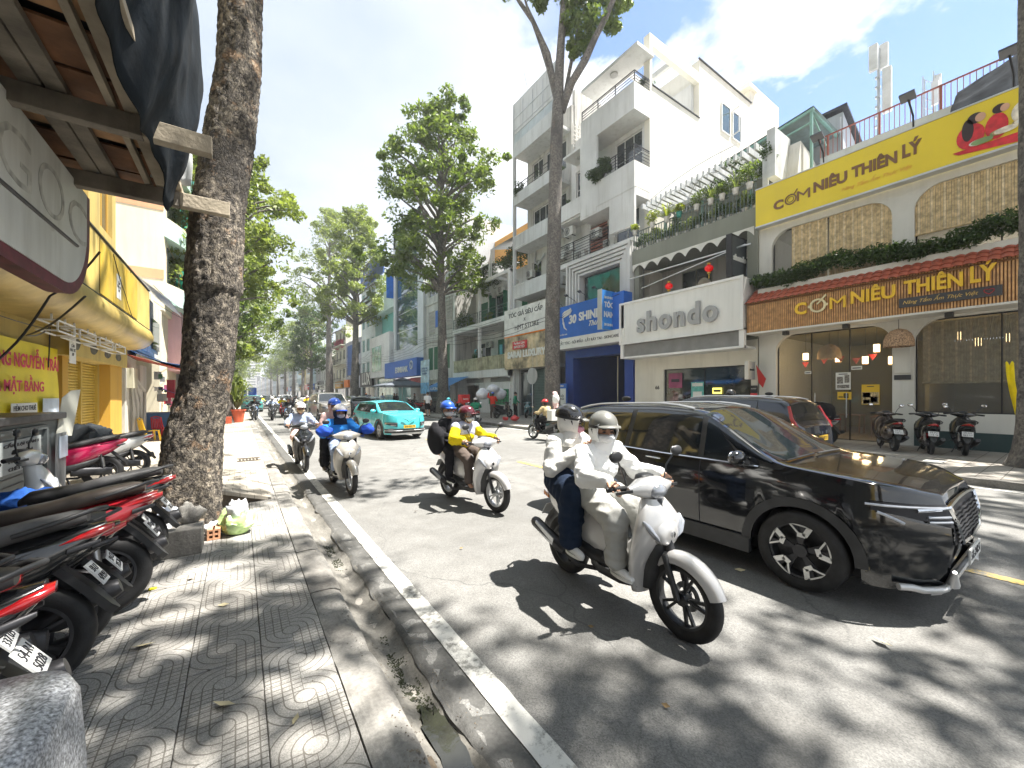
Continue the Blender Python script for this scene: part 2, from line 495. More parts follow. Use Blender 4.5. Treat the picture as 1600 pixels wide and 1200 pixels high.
def m_tile():
 m,nt,b,v=newmat('terrazzo_tile',0.75)
 L=nt.links;mm=node_math(nt)
 sp=nt.nodes.new('ShaderNodeSeparateXYZ');L.new(v,sp.inputs[0])
 x,y=sp.outputs[0],sp.outputs[1]
 r=mm('SQRT',mm('ADD',mm('MULTIPLY',x,x),mm('MULTIPLY',y,y)))
 lw=0.0032
 def line(d,at):return mm('LESS_THAN',mm('ABSOLUTE',mm('SUBTRACT',d,at)),lw)
 ring=line(r,0.052)
 q=mm('GREATER_THAN',mm('MULTIPLY',x,y),0.0)
 nq=mm('SUBTRACT',1.0,q)
 arcs=mm('MULTIPLY',q,mm('MAXIMUM',mm('MAXIMUM',line(r,0.10),line(r,0.148)),line(r,0.196)))
 ax=mm('ABSOLUTE',x);ay=mm('ABSOLUTE',y)
 ver=mm('MAXIMUM',mm('MAXIMUM',line(ax,0.052),line(ax,0.10)),mm('MAXIMUM',line(ax,0.148),line(ax,0.0)))
 hor=mm('LESS_THAN',mm('ABSOLUTE',mm('SUBTRACT',mm('MODULO',mm('ADD',ay,0.0),0.036),0.018)),lw)
 grid=mm('MULTIPLY',mm('MULTIPLY',nq,mm('MAXIMUM',ver,hor)),mm('GREATER_THAN',r,0.054))
 g=mm('MINIMUM',mm('MAXIMUM',mm('MAXIMUM',ring,arcs),grid),1.0)
 oi=nt.nodes.new('ShaderNodeObjectInfo')
 geo=nt.nodes.new('ShaderNodeNewGeometry');wv=geo.outputs['Position']
 vor=nt.nodes.new('ShaderNodeTexVoronoi');vor.inputs['Scale'].default_value=210;L.new(wv,vor.inputs['Vector'])
 big=noise_n(nt,wv,1.6,6,0.6)
 c=mixc(nt,oi.outputs['Random'],(0.285,0.275,0.255),(0.35,0.34,0.32))
 c=mixc(nt,mrange(nt,big,0.38,0.72,0,0.55),c,(0.18,0.165,0.145))
 s=nt.nodes.new('ShaderNodeVectorMath');s.operation='SCALE';L.new(c,s.inputs[0]);L.new(mrange(nt,vor.outputs['Color'],0.1,0.9,0.72,1.28),s.inputs['Scale'])
 c=mixc(nt,mm('MULTIPLY',g,0.8),s.outputs[0],(0.085,0.075,0.062))
 L.new(c,b.inputs['Base Color'])
 bumpn(nt,b,mm('SUBTRACT',mm('MULTIPLY',noise_n(nt,wv,60,4),0.15),g),0.8,0.005)
 return m
def m_pave(name,c1,c2,sc=2.6,mortar=(0.1,0.09,0.08)):
 m,nt,b,v=newmat(name,0.82)
 L=nt.links;mm=node_math(nt)
 br=nt.nodes.new('ShaderNodeTexBrick');br.inputs['Scale'].default_value=sc;br.inputs['Mortar Size'].default_value=0.012
 br.inputs['Brick Width'].default_value=0.5;br.inputs['Row Height'].default_value=0.5;br.offset=0.5
 br.inputs['Color1'].default_value=(*c1,1);br.inputs['Color2'].default_value=(*c2,1);br.inputs['Mortar'].default_value=(*mortar,1)
 L.new(v,br.inputs['Vector'])
 big=noise_n(nt,v,0.9,7,0.62);fine=noise_n(nt,v,70,4,0.6)
 c=mixc(nt,mrange(nt,big,0.4,0.75,0,0.5),br.outputs['Color'],(0.19,0.165,0.135))
 s=nt.nodes.new('ShaderNodeVectorMath');s.operation='SCALE';L.new(c,s.inputs[0]);L.new(mrange(nt,fine,0.3,0.7,0.85,1.15),s.inputs['Scale'])
 L.new(s.outputs[0],b.inputs['Base Color'])
 bumpn(nt,b,mm('ADD',mm('MULTIPLY',br.outputs['Fac'],-1.0),mm('MULTIPLY',fine,0.4)),0.5,0.006)
 return m
def m_concrete(name,col,dark=(0.07,0.06,0.05),amt=0.6,rough=0.85,sc=1.0,bump=0.5):
 m,nt,b,v=newmat(name,rough)
 L=nt.links;mm=node_math(nt)
 a=noise_n(nt,v,1.5*sc,8,0.65);f=noise_n(nt,v,45,6,0.65)
 sp=nt.nodes.new('ShaderNodeMapping');sp.inputs['Scale'].default_value=(5,0.6,1);L.new(v,sp.inputs[0])
 st=noise_n(nt,sp.outputs[0],2.4,7,0.7)
 c=mixc(nt,mrange(nt,a,0.42,0.7,0,amt),col,dark)
 c=mixc(nt,mrange(nt,st,0.52,0.7,0,amt),c,tuple(k*0.45 for k in col))
 s=nt.nodes.new('ShaderNodeVectorMath');s.operation='SCALE';L.new(c,s.inputs[0]);L.new(mrange(nt,f,0.3,0.7,0.75,1.25),s.inputs['Scale'])
 L.new(s.outputs[0],b.inputs['Base Color'])
 bumpn(nt,b,mm('ADD',f,mm('MULTIPLY',a,0.8)),bump,0.012)
 return m
def m_line(name,col):
 m,nt,b,v=newmat(name,0.7)
 L=nt.links;mm=node_math(nt)
 f=noise_n(nt,v,22,8,0.75);a=noise_n(nt,v,2.2,5,0.6)
 wear=mm('ADD',mm('MULTIPLY',f,0.7),mm('MULTIPLY',a,0.5))
 c=mixc(nt,mrange(nt,wear,0.58,0.70),col,(0.2,0.195,0.18))
 L.new(c,b.inputs['Base Color'])
 bumpn(nt,b,f,0.4,0.004)
 return m
MA=m_asphalt();MT=m_tile()
MP_L=m_pave('pavement_left',(0.36,0.33,0.275),(0.40,0.36,0.30),2.8)
MP_R=m_pave('pavement_right',(0.30,0.28,0.25),(0.36,0.335,0.30),1.6)
MK=m_concrete('kerb_concrete',(0.255,0.245,0.225),amt=0.7)
MG=m_concrete('gutter_concrete',(0.20,0.19,0.17),(0.055,0.05,0.04),0.75)
MTAR=m_concrete('tar_strip',(0.10,0.098,0.092),(0.03,0.03,0.03),0.6,0.7)
MDIRT=m_concrete('soil',(0.16,0.125,0.09),(0.06,0.045,0.03),0.6)
def grid_sheet(x0,x1,ys,zf,nx,m,name,wob=None):
 vs=[];fs=[]
 for y in ys:
  for i in range(nx+1):
   x=x0+(x1-x0)*i/nx
   if wob:x+=wob(i,nx,y)
   vs.append((x,y,zf(x,y)))
 w=nx+1
 for j in range(len(ys)-1):
  for i in range(nx):
   a=j*w+i;fs.append((a,a+1,a+1+w,a+w))
 b=MB(m);b.add(vs,fs,True)
 me=b.mesh(name,fix=False)
 o=bpy.data.objects.new(name,me);COL.objects.link(o)
 return o
def tag_s(o):o['kind']='structure';return o
# one ground sheet out to the horizon (city ground beyond the street)
g=MB(MP_R);g.quad((-900,-900,-0.06),(1500,-900,-0.06),(1500,1600,-0.06),(-900,1600,-0.06))
tag_s(obj_from(g.mesh('ground',fix=False),'ground'))
def lin(a,b,n):return[a+(b-a)*i/n for i in range(n+1)]
road_ys=lin(-40,0,20)+lin(0.4,12,30)+lin(13,60,40)+lin(65,1300,60)
tag_s(grid_sheet(0.98,11.3,road_ys,lambda x,y:0.004*math.sin(x*1.3+0.2*y)-0.00,20,MA,'road'))
# gutter: a shallow broken concrete channel between kerb and asphalt
def nz3(x,y,z=0,s=1.0):return noise.noise(Vector((x*s,y*s,z*s)))
gy=lin(-20,0.6,20)+lin(0.64,9,190)+lin(9.3,40,60)+lin(45,700,30)
def gz(x,y):
 d=max(0,1-((x-0.84)/0.10)**2)*0.045
 return-0.012-d+0.014*nz3(x,y,0,5)+0.006*nz3(x,y,4,21)
tag_s(grid_sheet(0.66,0.945,gy,gz,14,MG,'gutter',lambda i,n,y:0.02*nz3(0,y,0,1.4)))
tag_s(grid_sheet(0.93,1.13,gy,lambda x,y:0.0045+0.006*nz3(x,y,2,9)+(-0.02 if x<0.95 else 0),8,MTAR,'tar_strip',lambda i,n,y:0.03*nz3(3,y,0,2.2)*(1-i/n)+0.012*nz3(7,y,0,6)))
# stagnant water and moss in the channel
def blob_sheet(cx,cy,rx,ry,z,m,name,n=40,rough=0.3,seed=0):
 vs=[(cx,cy,z)];
 for i in range(n):
  a=2*PI*i/n;k=1+rough*nz3(math.cos(a)*1.7+seed,math.sin(a)*1.7,seed,1.5)+rough*.5*nz3(math.cos(a)*6+seed,math.sin(a)*6,seed,1)
  vs.append((cx+rx*k*math.cos(a),cy+ry*k*math.sin(a),z))
 b=MB(m);b.add(vs,[(0,1+i,1+(i+1)%n)for i in range(n)])
 o=obj_from(b.mesh(name,fix=False),name);return o
MWATER=mat('water',(0.03,0.03,0.025),0.03,var=0.3,vs=6,spec=0.9,bump=0.02,bs=20)
tag_s(blob_sheet(0.845,1.7,0.075,0.42,-0.034,MWATER,'water',seed=1))
tag_s(blob_sheet(0.84,0.95,0.06,0.3,-0.036,MWATER,'water',seed=5))
MMOSS=mat('moss',(0.028,0.032,0.014),0.9,var=0.5,vs=20,bump=0.8,bs=60)
random.seed(5)
def moss(name,boxes,n,m,size,zf,seed=1):
 random.seed(seed);vs=[];fs=[]
 for _ in range(n):
  x0,x1,y0,y1=random.choice(boxes);x=random.uniform(x0,x1);y=random.uniform(y0,y1)
  if nz3(x,y,seed,6)<-0.1:continue
  s=size*random.uniform(0.4,1.3);a=random.uniform(0,PI);z=zf(x,y);h=s*random.uniform(0.2,0.8)
  o=len(vs);c,q=math.cos(a)*s,math.sin(a)*s
  vs+=[(x-c,y-q,z),(x+q,y-c,z),(x+c,y+q,z),(x-q,y+c,z),(x,y,z+h)]
  fs+=[(o,o+1,o+4),(o+1,o+2,o+4),(o+2,o+3,o+4),(o+3,o,o+4)]
 b=MB(m);b.add(vs,fs);o=obj_from(b.mesh(name,fix=False),name);o['kind']='stuff';return o
moss('moss',[(0.78,0.9,1.45,2.6),(0.80,0.87,1.2,2.9),(0.78,0.88,4.2,5.0)],2600,MMOSS,0.008,gz,3)
moss('grit',[(0.45,0.78,1.1,1.75),(0.62,1.05,0.9,3.5),(0.3,1.1,2,12)],2600,mat('grit',(0.13,0.11,0.085),0.95,var=0.5,vs=9),0.005,lambda x,y:(gz(x,y)if 0.68<x<0.93 else 0.005 if x>=0.93 else 0.08),8)
# kerb: long concrete stones, one of them broken off near the camera
kerb=empty('kerb',(0,0,0));tag_s(kerb);random.seed(4)
def kerb_stone(x0,x1,y0,y1,z1,m,jag0=False,jag1=False,parent=None,seg=10,hgt=0.16):
 random.seed(int(y0*100)+7)
 vs=[];fs=[];nx,ny=6,seg
 for j in range(ny+1):
  for i in range(nx+1):
   x=x0+(x1-x0)*i/nx;y=y0+(y1-y0)*j/ny
   if jag0 and j==0:y+=0.06*nz3(x,1,0,9)+0.03
   if jag1 and j==ny:y-=0.05*nz3(x,2,0,11)-0.02+0.05*(i/nx)
   if i==nx:x+=0.012*nz3(y,0,0,4)
   z=z1+0.007*nz3(x,y,0,7)-(0.03 if i==nx else 0.006 if i==nx-1 else 0)-(0.012 if j in(0,ny)else 0)
   vs.append((x,y,z))
 w=nx+1
 for j in range(ny):
  for i in range(nx):a=j*w+i;fs.append((a,a+1,a+1+w,a+w))
 rim=[i for i in range(w)]+[j*w+nx for j in range(1,ny+1)]+[ny*w+i for i in range(nx-1,-1,-1)]+[j*w for j in range(ny-1,0,-1)]
 o=len(vs);vs+=[(vs[k][0],vs[k][1],z1-hgt)for k in rim]
 for q in range(len(rim)):
  q2=(q+1)%len(rim);fs.append((rim[q],o+q,o+q2,rim[q2]))
 b=MB(m);b.add(vs,fs,True);return b.build('kerb_stone',parent)
kx0,kx1=0.475,0.70
kerb_stone(kx0,kx1,0.2,1.33,0.078,MK,jag1=True,parent=kerb)
kerb_stone(kx0,kx1,1.60,2.62,0.082,MK,jag0=True,parent=kerb)
y=2.63
while y<60:
 L_=1.0 if y<16 else 2.5
 kerb_stone(kx0,kx1+0.01*random.uniform(-1,1),y,y+L_-0.012,0.08+random.uniform(-0.006,0.006),MK,parent=kerb,seg=8);y+=L_
b=MB(MK);b.box(kx0,kx1,y,700,-0.06,0.08);obj_from(b.mesh('kerb_stone'),'kerb_stone',kerb)
# rubble where the stone is missing
for i,(x,yy,s)in enumerate([(0.50,1.40,.07),(0.58,1.47,.09),(0.64,1.38,.06),(0.55,1.53,.05),(0.62,1.55,.045),(0.70,1.44,.05)]):
 b=MB(MK);b.sph((x,yy,0.0+s*0.35),(s,s*0.8,s*0.45),9,5,rot=(0.2*i,0.1,i))
 b.v=[(p[0]+0.02*nz3(p[0],p[1],p[2],17),p[1]+0.02*nz3(p[1],p[0],3,17),p[2]+0.012*nz3(p[0],p[1],9,17))for p in b.v]
 o=b.build('concrete_chunk');tag(o,'chunk of broken concrete lying in the gap of the broken kerb','rubble','chunks from the broken kerb')
b=MB(MDIRT);b.box(0.40,0.74,1.2,1.75,-0.05,0.005);tag_s(b.build('soil'))
# left pavement: patterned terrazzo tiles one by one near the camera, then a sheet
side=empty('sidewalk',(0,0,0));tag_s(side)
TS=0.36;hw=TS/2-0.0018
tb=MB(MT);r_=0.004
tb.add([(-hw,-hw,-0.045),(hw,-hw,-0.045),(hw,hw,-0.045),(-hw,hw,-0.045),(-hw,-hw,-r_),(hw,-hw,-r_),(hw,hw,-r_),(-hw,hw,-r_),(-hw+r_,-hw+r_,0),(hw-r_,-hw+r_,0),(hw-r_,hw-r_,0),(-hw+r_,hw-r_,0)],[(0,1,5,4),(1,2,6,5),(2,3,7,6),(3,0,4,7),(4,5,9,8),(5,6,10,9),(6,7,11,10),(7,4,8,11),(8,9,10,11)])
me_a=tb.mesh('tile')
tb2=MB(MT);tb2.v=[(-a,b_,c)for a,b_,c in tb.v];tb2.f=[tuple(reversed(f))for f in tb.f];tb2.mi=tb.mi;tb2.sm=tb.sm
MT2=MT
me_b=tb.mesh('tile')
# mirrored partner of the tile: same mesh turned a quarter (arc quadrants swap sides)
random.seed(11)
RX=0.47;tile_y1=9.0;PTX=[]
for j in range(23):
 yc=0.95+j*TS
 for i in range(10):
  xc=RX-TS/2-i*TS
  if i==0 and 1.3<yc<1.65 and False:continue
  o=bpy.data.objects.new('tile',me_a);COL.objects.link(o);o.parent=side
  o.location=(xc,yc,0.08+random.uniform(-0.003,0.003))
  o.rotation_euler=(random.uniform(-0.010,0.010),random.uniform(-0.010,0.010),random.uniform(-.006,.006))
  if j%2:o.scale=(-1,1,1)
b=MB(MDIRT);b.box(-9,RX,-6,9.1,-0.055,0.045);obj_from(b.mesh('bedding'),'bedding',side)
b=MB(MP_L);b.box(-9,RX-TS*10,-6,9.3,0.046,0.079);b.box(RX-TS*10,RX,-6,0.765,0.046,0.079)
obj_from(b.mesh('paving'),'paving',side)
b=MB(MP_L);b.box(-9,RX,0.95+23*TS-TS/2,700,-0.055,0.08);obj_from(b.mesh('paving'),'paving',side)
# storm drain cover
b=MB(mat('cast_iron',(0.09,0.075,0.06),0.7,0.4,0.3,20))
for i in range(6):b.box(-0.02+i*0.07,0.02+i*0.07,11.6,12.0,0.082,0.095)
b.box(-0.06,0.42,11.52,11.6,0.082,0.093);b.box(-0.06,0.42,12.0,12.08,0.082,0.093)
tag(b.build('drain_grate'),'slotted iron drain grate in the left pavement by the kerb','drain grate')
# heaved paving slab pushed up by the roots
b=MB(MP_L)
P=[(-0.42,6.9),(0.40,7.15),(0.46,9.0),(-0.5,9.0)]
zt=[0.40,0.11,0.09,0.10]
b.add([(x,y_,z)for(x,y_),z in zip(P,zt)]+[(x,y_,z-0.05)for(x,y_),z in zip(P,zt)],[(0,1,2,3),(7,6,5,4),(0,4,5,1),(1,5,6,2),(2,6,7,3),(3,7,4,0)])
obj_from(b.mesh('heaved_slab'),'heaved_slab',side)
b=MB(MDIRT);b.add([(-0.42,6.98,0.34),(0.38,7.2,0.09),(0.38,7.2,0.03),(-0.42,6.98,0.03)],[(0,1,2,3)])
obj_from(b.mesh('bedding'),'bedding',side)
# right pavement with its kerb
b=MB(MP_R);b.box(11.45,17.2,-40,700,-0.055,0.13);tag_s(obj_from(b.mesh('pavement'),'pavement'))
rk=empty('kerb',(0,0,0));tag_s(rk)
y=-6
while y<70:
 b=MB(MK);b.box(11.28,11.45,y+0.006,y+1.49,-0.055,0.135+random.uniform(-.004,.004));obj_from(b.mesh('kerb_stone'),'kerb_stone',rk);y+=1.5
b=MB(MK);b.box(11.28,11.45,70,700,-0.055,0.135);b.box(11.28,11.45,-40,-6,-0.055,0.135);obj_from(b.mesh('kerb_stone'),'kerb_stone',rk)
# soil round the right street trees
# road paint
ML=m_line('white_line',(0.62,0.61,0.57));MY=m_line('yellow_line',(0.60,0.42,0.10))
ln=grid_sheet(1.125,1.262,gy,lambda x,y:0.011+0.001*nz3(x,y,1,3),2,ML,'edge_line',lambda i,n,y:0.006*nz3(i*3,y,0,5));tag_s(ln)
b=MB(MY)
for k in range(60):
 y0=0.15-12+k*6.0
 b.quad((5.72,y0,0.0095),(5.86,y0,0.0095),(5.86,y0+2.0,0.0095),(5.72,y0+2.0,0.0095))
tag_s(obj_from(b.mesh('centre_line',fix=False),'centre_line'))
b=MB(ML);b.box(10.95,11.08,-40,500,0.006,0.0095);tag_s(obj_from(b.mesh('edge_line'),'edge_line'))
# fallen leaves, paper scraps
MDL=mat('dry_leaf',(0.30,0.20,0.09),0.8,var=0.4,vs=9)
def leaf_mesh(L_,w,m,curl=0.01):
 b=MB(m)
 b.add([(-L_,0,curl),(0,-w,0.002),(L_,0,curl),(0,w,curl*1.5),(0,0,0.003)],[(0,1,4),(1,2,4),(2,3,4),(3,0,4)],True)
 return b.mesh('dry_leaf')
lm=leaf_mesh(0.028,0.014,MDL);lm2=leaf_mesh(0.045,0.02,mat('pale_leaf',(0.55,0.48,0.30),0.8,var=0.2))
random.seed(9)
spots=[(3.05,2.2,.01),(3.2,2.9,.01),(2.1,2.05,.01),(1.9,1.3,.01),(1.5,1.1,.01),(1.25,.95,.012),(3.6,.8,.01),(2.0,3.9,.01),(3.95,1.9,.01)]+[(random.uniform(-1.3,0.4),random.uniform(1.9,6),0.084)for _ in range(9)]+[(random.uniform(1.3,9),random.uniform(2,14),0.01)for _ in range(6)]
for x,y,z in spots:
 o=bpy.data.objects.new('fallen_leaf',random.choice((lm,lm,lm2)));COL.objects.link(o)
 o.location=(x,y,z);o.rotation_euler=(0,0,random.uniform(0,6));o.scale=(random.uniform(.8,1.5),)*3
 tag(o,'dry brown leaf lying on the road' if x>0.7 else 'dry brown leaf lying on the patterned pavement','leaf','fallen leaves on the road' if x>.7 else 'fallen leaves on the pavement')
 # ================================================================ TREES
def m_bark(name,c_dark,c_mid,c_pale,orange=0.35,scale=1.0,crk=0.85):
 m,nt,b,v=newmat(name,0.92)
 L=nt.links;mm=node_math(nt)
 mp=nt.nodes.new('ShaderNodeMapping');mp.inputs['Scale'].default_value=(1,1,0.55);L.new(v,mp.inputs[0])
 wn=nt.nodes.new('ShaderNodeTexNoise');wn.inputs['Scale'].default_value=7*scale;wn.inputs['Detail'].default_value=5;L.new(mp.outputs[0],wn.inputs['Vector'])
 av=nt.nodes.new('ShaderNodeVectorMath');av.operation='MULTIPLY_ADD';L.new(wn.outputs['Color'],av.inputs[0]);av.inputs[1].default_value=(0.26,0.26,0.26);L.new(mp.outputs[0],av.inputs[2])
 vo=nt.nodes.new('ShaderNodeTexVoronoi');vo.feature='DISTANCE_TO_EDGE';vo.inputs['Scale'].default_value=26*scale;L.new(av.outputs[0],vo.inputs['Vector'])
 vc=nt.nodes.new('ShaderNodeTexVoronoi');vc.inputs['Scale'].default_value=26*scale;L.new(av.outputs[0],vc.inputs['Vector'])
 big=noise_n(nt,mp.outputs[0],2.3*scale,5,0.6);med=noise_n(nt,v,14*scale,7,0.7)
 crack=mrange(nt,vo.outputs['Distance'],0.0,0.08,1,0)
 c=mixc(nt,mrange(nt,vc.outputs['Color'],0.2,0.8),c_mid,c_dark)
 c=mixc(nt,mrange(nt,med,0.46,0.62),c,c_pale)
 c=mixc(nt,mrange(nt,big,0.50,0.62,0,0.85),c,c_dark)
 o=noise_n(nt,v,3.1*scale,6,0.7)
 c=mixc(nt,mrange(nt,o,0.58,0.66,0,orange),c,(0.42,0.27,0.16))
 c=mixc(nt,mm('MULTIPLY',crack,mrange(nt,med,0.35,0.55,crk,0.0)),c,tuple(k*0.35 for k in c_dark))
 L.new(c,b.inputs['Base Color'])
 h=mm('ADD',mm('MULTIPLY',mrange(nt,vo.outputs['Distance'],0.0,0.14),crk),mm('ADD',mm('MULTIPLY',med,0.9),mm('MULTIPLY',vc.outputs['Color'],0.5)))
 bumpn(nt,b,h,1.0,0.03)
 return m
MBARK=m_bark('bark_near',(0.045,0.039,0.034),(0.18,0.155,0.13),(0.40,0.345,0.27),0.8)
MBARK2=m_bark('bark_far',(0.085,0.078,0.072),(0.17,0.155,0.14),(0.26,0.235,0.205),0.15,0.8,0.2)
def m_leaf(name,c1,c2,trans=0.4):
 m=bpy.data.materials.new(name);m.use_nodes=True
 nt=m.node_tree;N=nt.nodes;L=nt.links
 b=N['Principled BSDF'];b.inputs['Roughness'].default_value=0.5
 g=N.new('ShaderNodeNewGeometry');tc=N.new('ShaderNodeTexCoord')
 n=noise_n(nt,tc.outputs['Object'],0.45,3)
 f=node_math(nt)('ADD',node_math(nt)('MULTIPLY',g.outputs['Random Per Island'],0.6),mrange(nt,n,0.35,0.65,0,0.4))
 c=mixc(nt,f,c1,c2)
 L.new(c,b.inputs['Base Color'])
 tr=N.new('ShaderNodeBsdfTranslucent');
 s=N.new('ShaderNodeVectorMath');s.operation='MULTIPLY';L.new(c,s.inputs[0]);s.inputs[1].default_value=(1.5,1.6,0.6);L.new(s.outputs[0],tr.inputs[0])
 mx=N.new('ShaderNodeMixShader');mx.inputs[0].default_value=trans
 L.new(b.outputs[0],mx.inputs[1]);L.new(tr.outputs[0],mx.inputs[2]);L.new(mx.outputs[0],N['Material Output'].inputs[0])
 return m
ML_A=m_leaf('leaf_green',(0.055,0.095,0.022),(0.19,0.24,0.06))
ML_B=m_leaf('leaf_pale',(0.10,0.14,0.045),(0.28,0.32,0.11))
ML_C=m_leaf('leaf_dark',(0.022,0.048,0.013),(0.07,0.12,0.03))
ML_Y=m_leaf('leaf_yellow',(0.16,0.21,0.03),(0.36,0.38,0.06))
def leaf_cloud(centers,radii,per,size,rng,m,name='crown',squash=0.75,droop=0.0):
 """many small bent leaves scattered round clump centres, one mesh"""
 cs=np.repeat(np.array(centers),per,axis=0);rs=np.repeat(np.array(radii),per)
 n=len(cs)
 d=rng.normal(size=(n,3));d/=np.linalg.norm(d,axis=1)[:,None]
 rad=rs*rng.uniform(0.15,1.0,n)**0.5
 p=cs+d*rad[:,None]*np.array([1,1,squash])
 a=rng.normal(size=(n,3));a[:,2]-=droop;a/=np.linalg.norm(a,axis=1)[:,None]
 nn=rng.normal(size=(n,3))+np.array([0,0,0.9]);b=np.cross(nn,a);b/=np.linalg.norm(b,axis=1)[:,None]+1e-9
 s=size*rng.uniform(0.6,1.35,n)[:,None]
 v=np.stack([p-a*s,p+b*s*0.42,p+a*s,p-b*s*0.42],1).reshape(-1,3)
 me=bpy.data.meshes.new(name)
 me.vertices.add(4*n);me.vertices.foreach_set('co',v.ravel())
 me.loops.add(4*n);me.loops.foreach_set('vertex_index',np.arange(4*n))
 me.polygons.add(n);me.polygons.foreach_set('loop_start',np.arange(n)*4);me.polygons.foreach_set('loop_total',np.full(n,4))
 me.materials.append(m);me.update(calc_edges=True);me.validate()
 return me
def branch_pts(p0,p1,rng,k=6,wob=0.08,lift=0.0):
 p0,p1=Vector(p0),Vector(p1);L_=(p1-p0).length;out=[]
 o=Vector(rng.normal(size=3))*L_*wob
 for i in range(k+1):
  t=i/k
  out.append(p0.lerp(p1,t)+o*math.sin(PI*t)+Vector((0,0,lift*L_*math.sin(PI*t))))
 return out
def make_tree(loc,h_trunk,h_top,r0,spread,seed,leafm,barkm,name='street_tree',lean=(0,0),label='',group=None,nclump=46,per=260,size=0.16,crad=1.1,shape=(1.0,1.0),low=0.0,protos=None,forks=None,gap=0.0,parts=True):
 rng=np.random.default_rng(seed)
 root=empty(name,loc,label,'tree',group)
 top=Vector((lean[0],lean[1],h_top*0.93))
 # trunk
 b=MB(barkm);pts=[];rad=[]
 K=14
 for i in range(K+1):
  t=i/K
  pts.append(Vector((lean[0]*t+0.10*math.sin(t*5+seed),lean[1]*t+0.10*math.cos(t*4+seed)-0.1,t*h_top*0.93-0.1)))
  rr=r0*(1-0.45*min(1,t*h_top*0.93/h_trunk))if t*h_top*0.93<h_trunk else r0*0.55*(1-(t*h_top*0.93-h_trunk)/(h_top*0.93-h_trunk))**0.8+0.02
  if i==0:rr*=1.35
  rad.append(rr)
 b.tube(pts,rad,12)
 trunk_o=b.build('trunk',root)
 # limbs and clumps
 limbs=MB(barkm);cen=[];rad_=[]
 for i in range(nclump):
  t=(i+rng.uniform(0,1))/nclump
  z=h_trunk+low+(h_top-h_trunk-low)*t
  prof=math.sin(PI*min(1,0.16+0.84*t)**shape[0])**0.7
  ang=i*2.399+rng.uniform(-0.5,0.5)
  rr=spread*prof*rng.uniform(0.35,1.0)
  if gap and rng.uniform()<gap:continue
  tz=max(h_trunk*0.92,z-rr*0.55-0.4)
  tt=min(0.98,(tz+0.1)/(h_top*0.93));k=tt*K;k0=int(k);q=pts[k0].lerp(pts[min(K,k0+1)],k-k0)
  e=Vector((q.x+math.cos(ang)*rr,q.y+math.sin(ang)*rr,z))
  if rr>spread*0.25:
   bp=branch_pts(q,e,rng,5,0.06,0.10)
   r1=0.035+0.028*rr
   limbs.tube(bp,[r1*(1-0.8*j/5)for j in range(6)],6)
  cen.append(tuple(e));rad_.append(crad*rng.uniform(0.6,1.25))
  for _ in range(2):
   o_=rng.normal(size=3)*crad*0.9
   cen.append((e.x+o_[0],e.y+o_[1],e.z+o_[2]*0.5));rad_.append(crad*rng.uniform(0.35,0.7))
 limbs.build('limb',root)
 me=leaf_cloud(cen,rad_,per//3,size,rng,leafm)
 obj_from(me,'crown',root)
 return root
 # the big street tree beside the parked motorbikes
def near_tree():
 root=empty('street_tree',(-0.5,6.3,0.0),'huge thick leaning trunk with cracked peeling bark beside the parked motorbikes','tree')
 path=[(0.0,0.0,-0.1,.62),(0.0,0,.08,.50),(0.01,0,.2,.43),(0.03,0,.5,.395),(0.05,0,1.16,.37),(0.17,0,1.83,.335),(0.24,0,2.9,.33),(0.297,0,4.07,.325),(0.42,0,5.2,.295),(0.50,0,5.9,.28),(0.53,0,6.8,.27),(0.6,0,8.2,.26),(0.8,0,10,.24)]
 n=96;vs=[];fs=[];zs=[]
 z=-0.1
 def at(z):
  z=z
  for a,b in zip(path,path[1:]):
   if z<=b[2]:
    t=(z-a[2])/(b[2]-a[2]);return[a[i]+(b[i]-a[i])*t for i in range(4)]
  return path[-1]
 while z<9.99:
  zs.append(z);z+=0.035 if z<7 else 0.15
 for z in zs:
  x,y,_,r=at(z);r*=.86 if z>3 else .78;x-=.02
  for k in range(n):
   a=2*PI*k/n
   c,s=math.cos(a),math.sin(a)
   d=0.03*noise.noise(Vector((c*1.6,s*1.6,z*0.8)))
   if z<1.2:d+=(1.2-z)**2*0.07*noise.noise(Vector((c*2.4,s*2.4,5)))
   # bark plates: stepped cell noise
   q=Vector((c*r*11,s*r*11,z*6.5))+Vector((1,1,1))*0.6*noise.noise(Vector((c*5,s*5,z*5)))
   dist=noise.voronoi(q)[0]
   d+=0.016*min(1.0,(dist[1]-dist[0])*3.0)+0.009*noise.noise(Vector((c*14,s*14,z*30)))
   vs.append((x+c*(r+d),y+s*(r+d),z))
 for j in range(len(zs)-1):
  for k in range(n):
   a,b=j*n+k,j*n+(k+1)%n
   fs.append((a,b,b+n,a+n))
 b=MB(MBARK);b.add(vs,fs,True)
 me=b.mesh('trunk',fix=False);obj_from(me,'trunk',root)
 rng=np.random.default_rng(3)
 lb=MB(MBARK2);cen=[];rd=[]
 for i in range(26):
  ang=i*2.4;rr=rng.uniform(0.6,4.6);z=rng.uniform(13.8,18.5)
  e=Vector((2.6+math.cos(ang)*rr,0.0+math.sin(ang)*rr,z))
  lb.tube(branch_pts((0.8,0,9.9),e,rng,6,.08,.05),[.16,.13,.10,.08,.06,.04,.02],6)
  cen.append(tuple(e));rd.append(rng.uniform(.5,1.0))
  for _ in range(2):
   o=rng.normal(size=3)*.9;cen.append((e.x+o[0],e.y+o[1],e.z+o[2]));rd.append(rng.uniform(.3,.7))
 lb.build('limb',root)
 obj_from(leaf_cloud(cen,rd,90,.13,rng,ML_A),'crown',root)
near_tree()
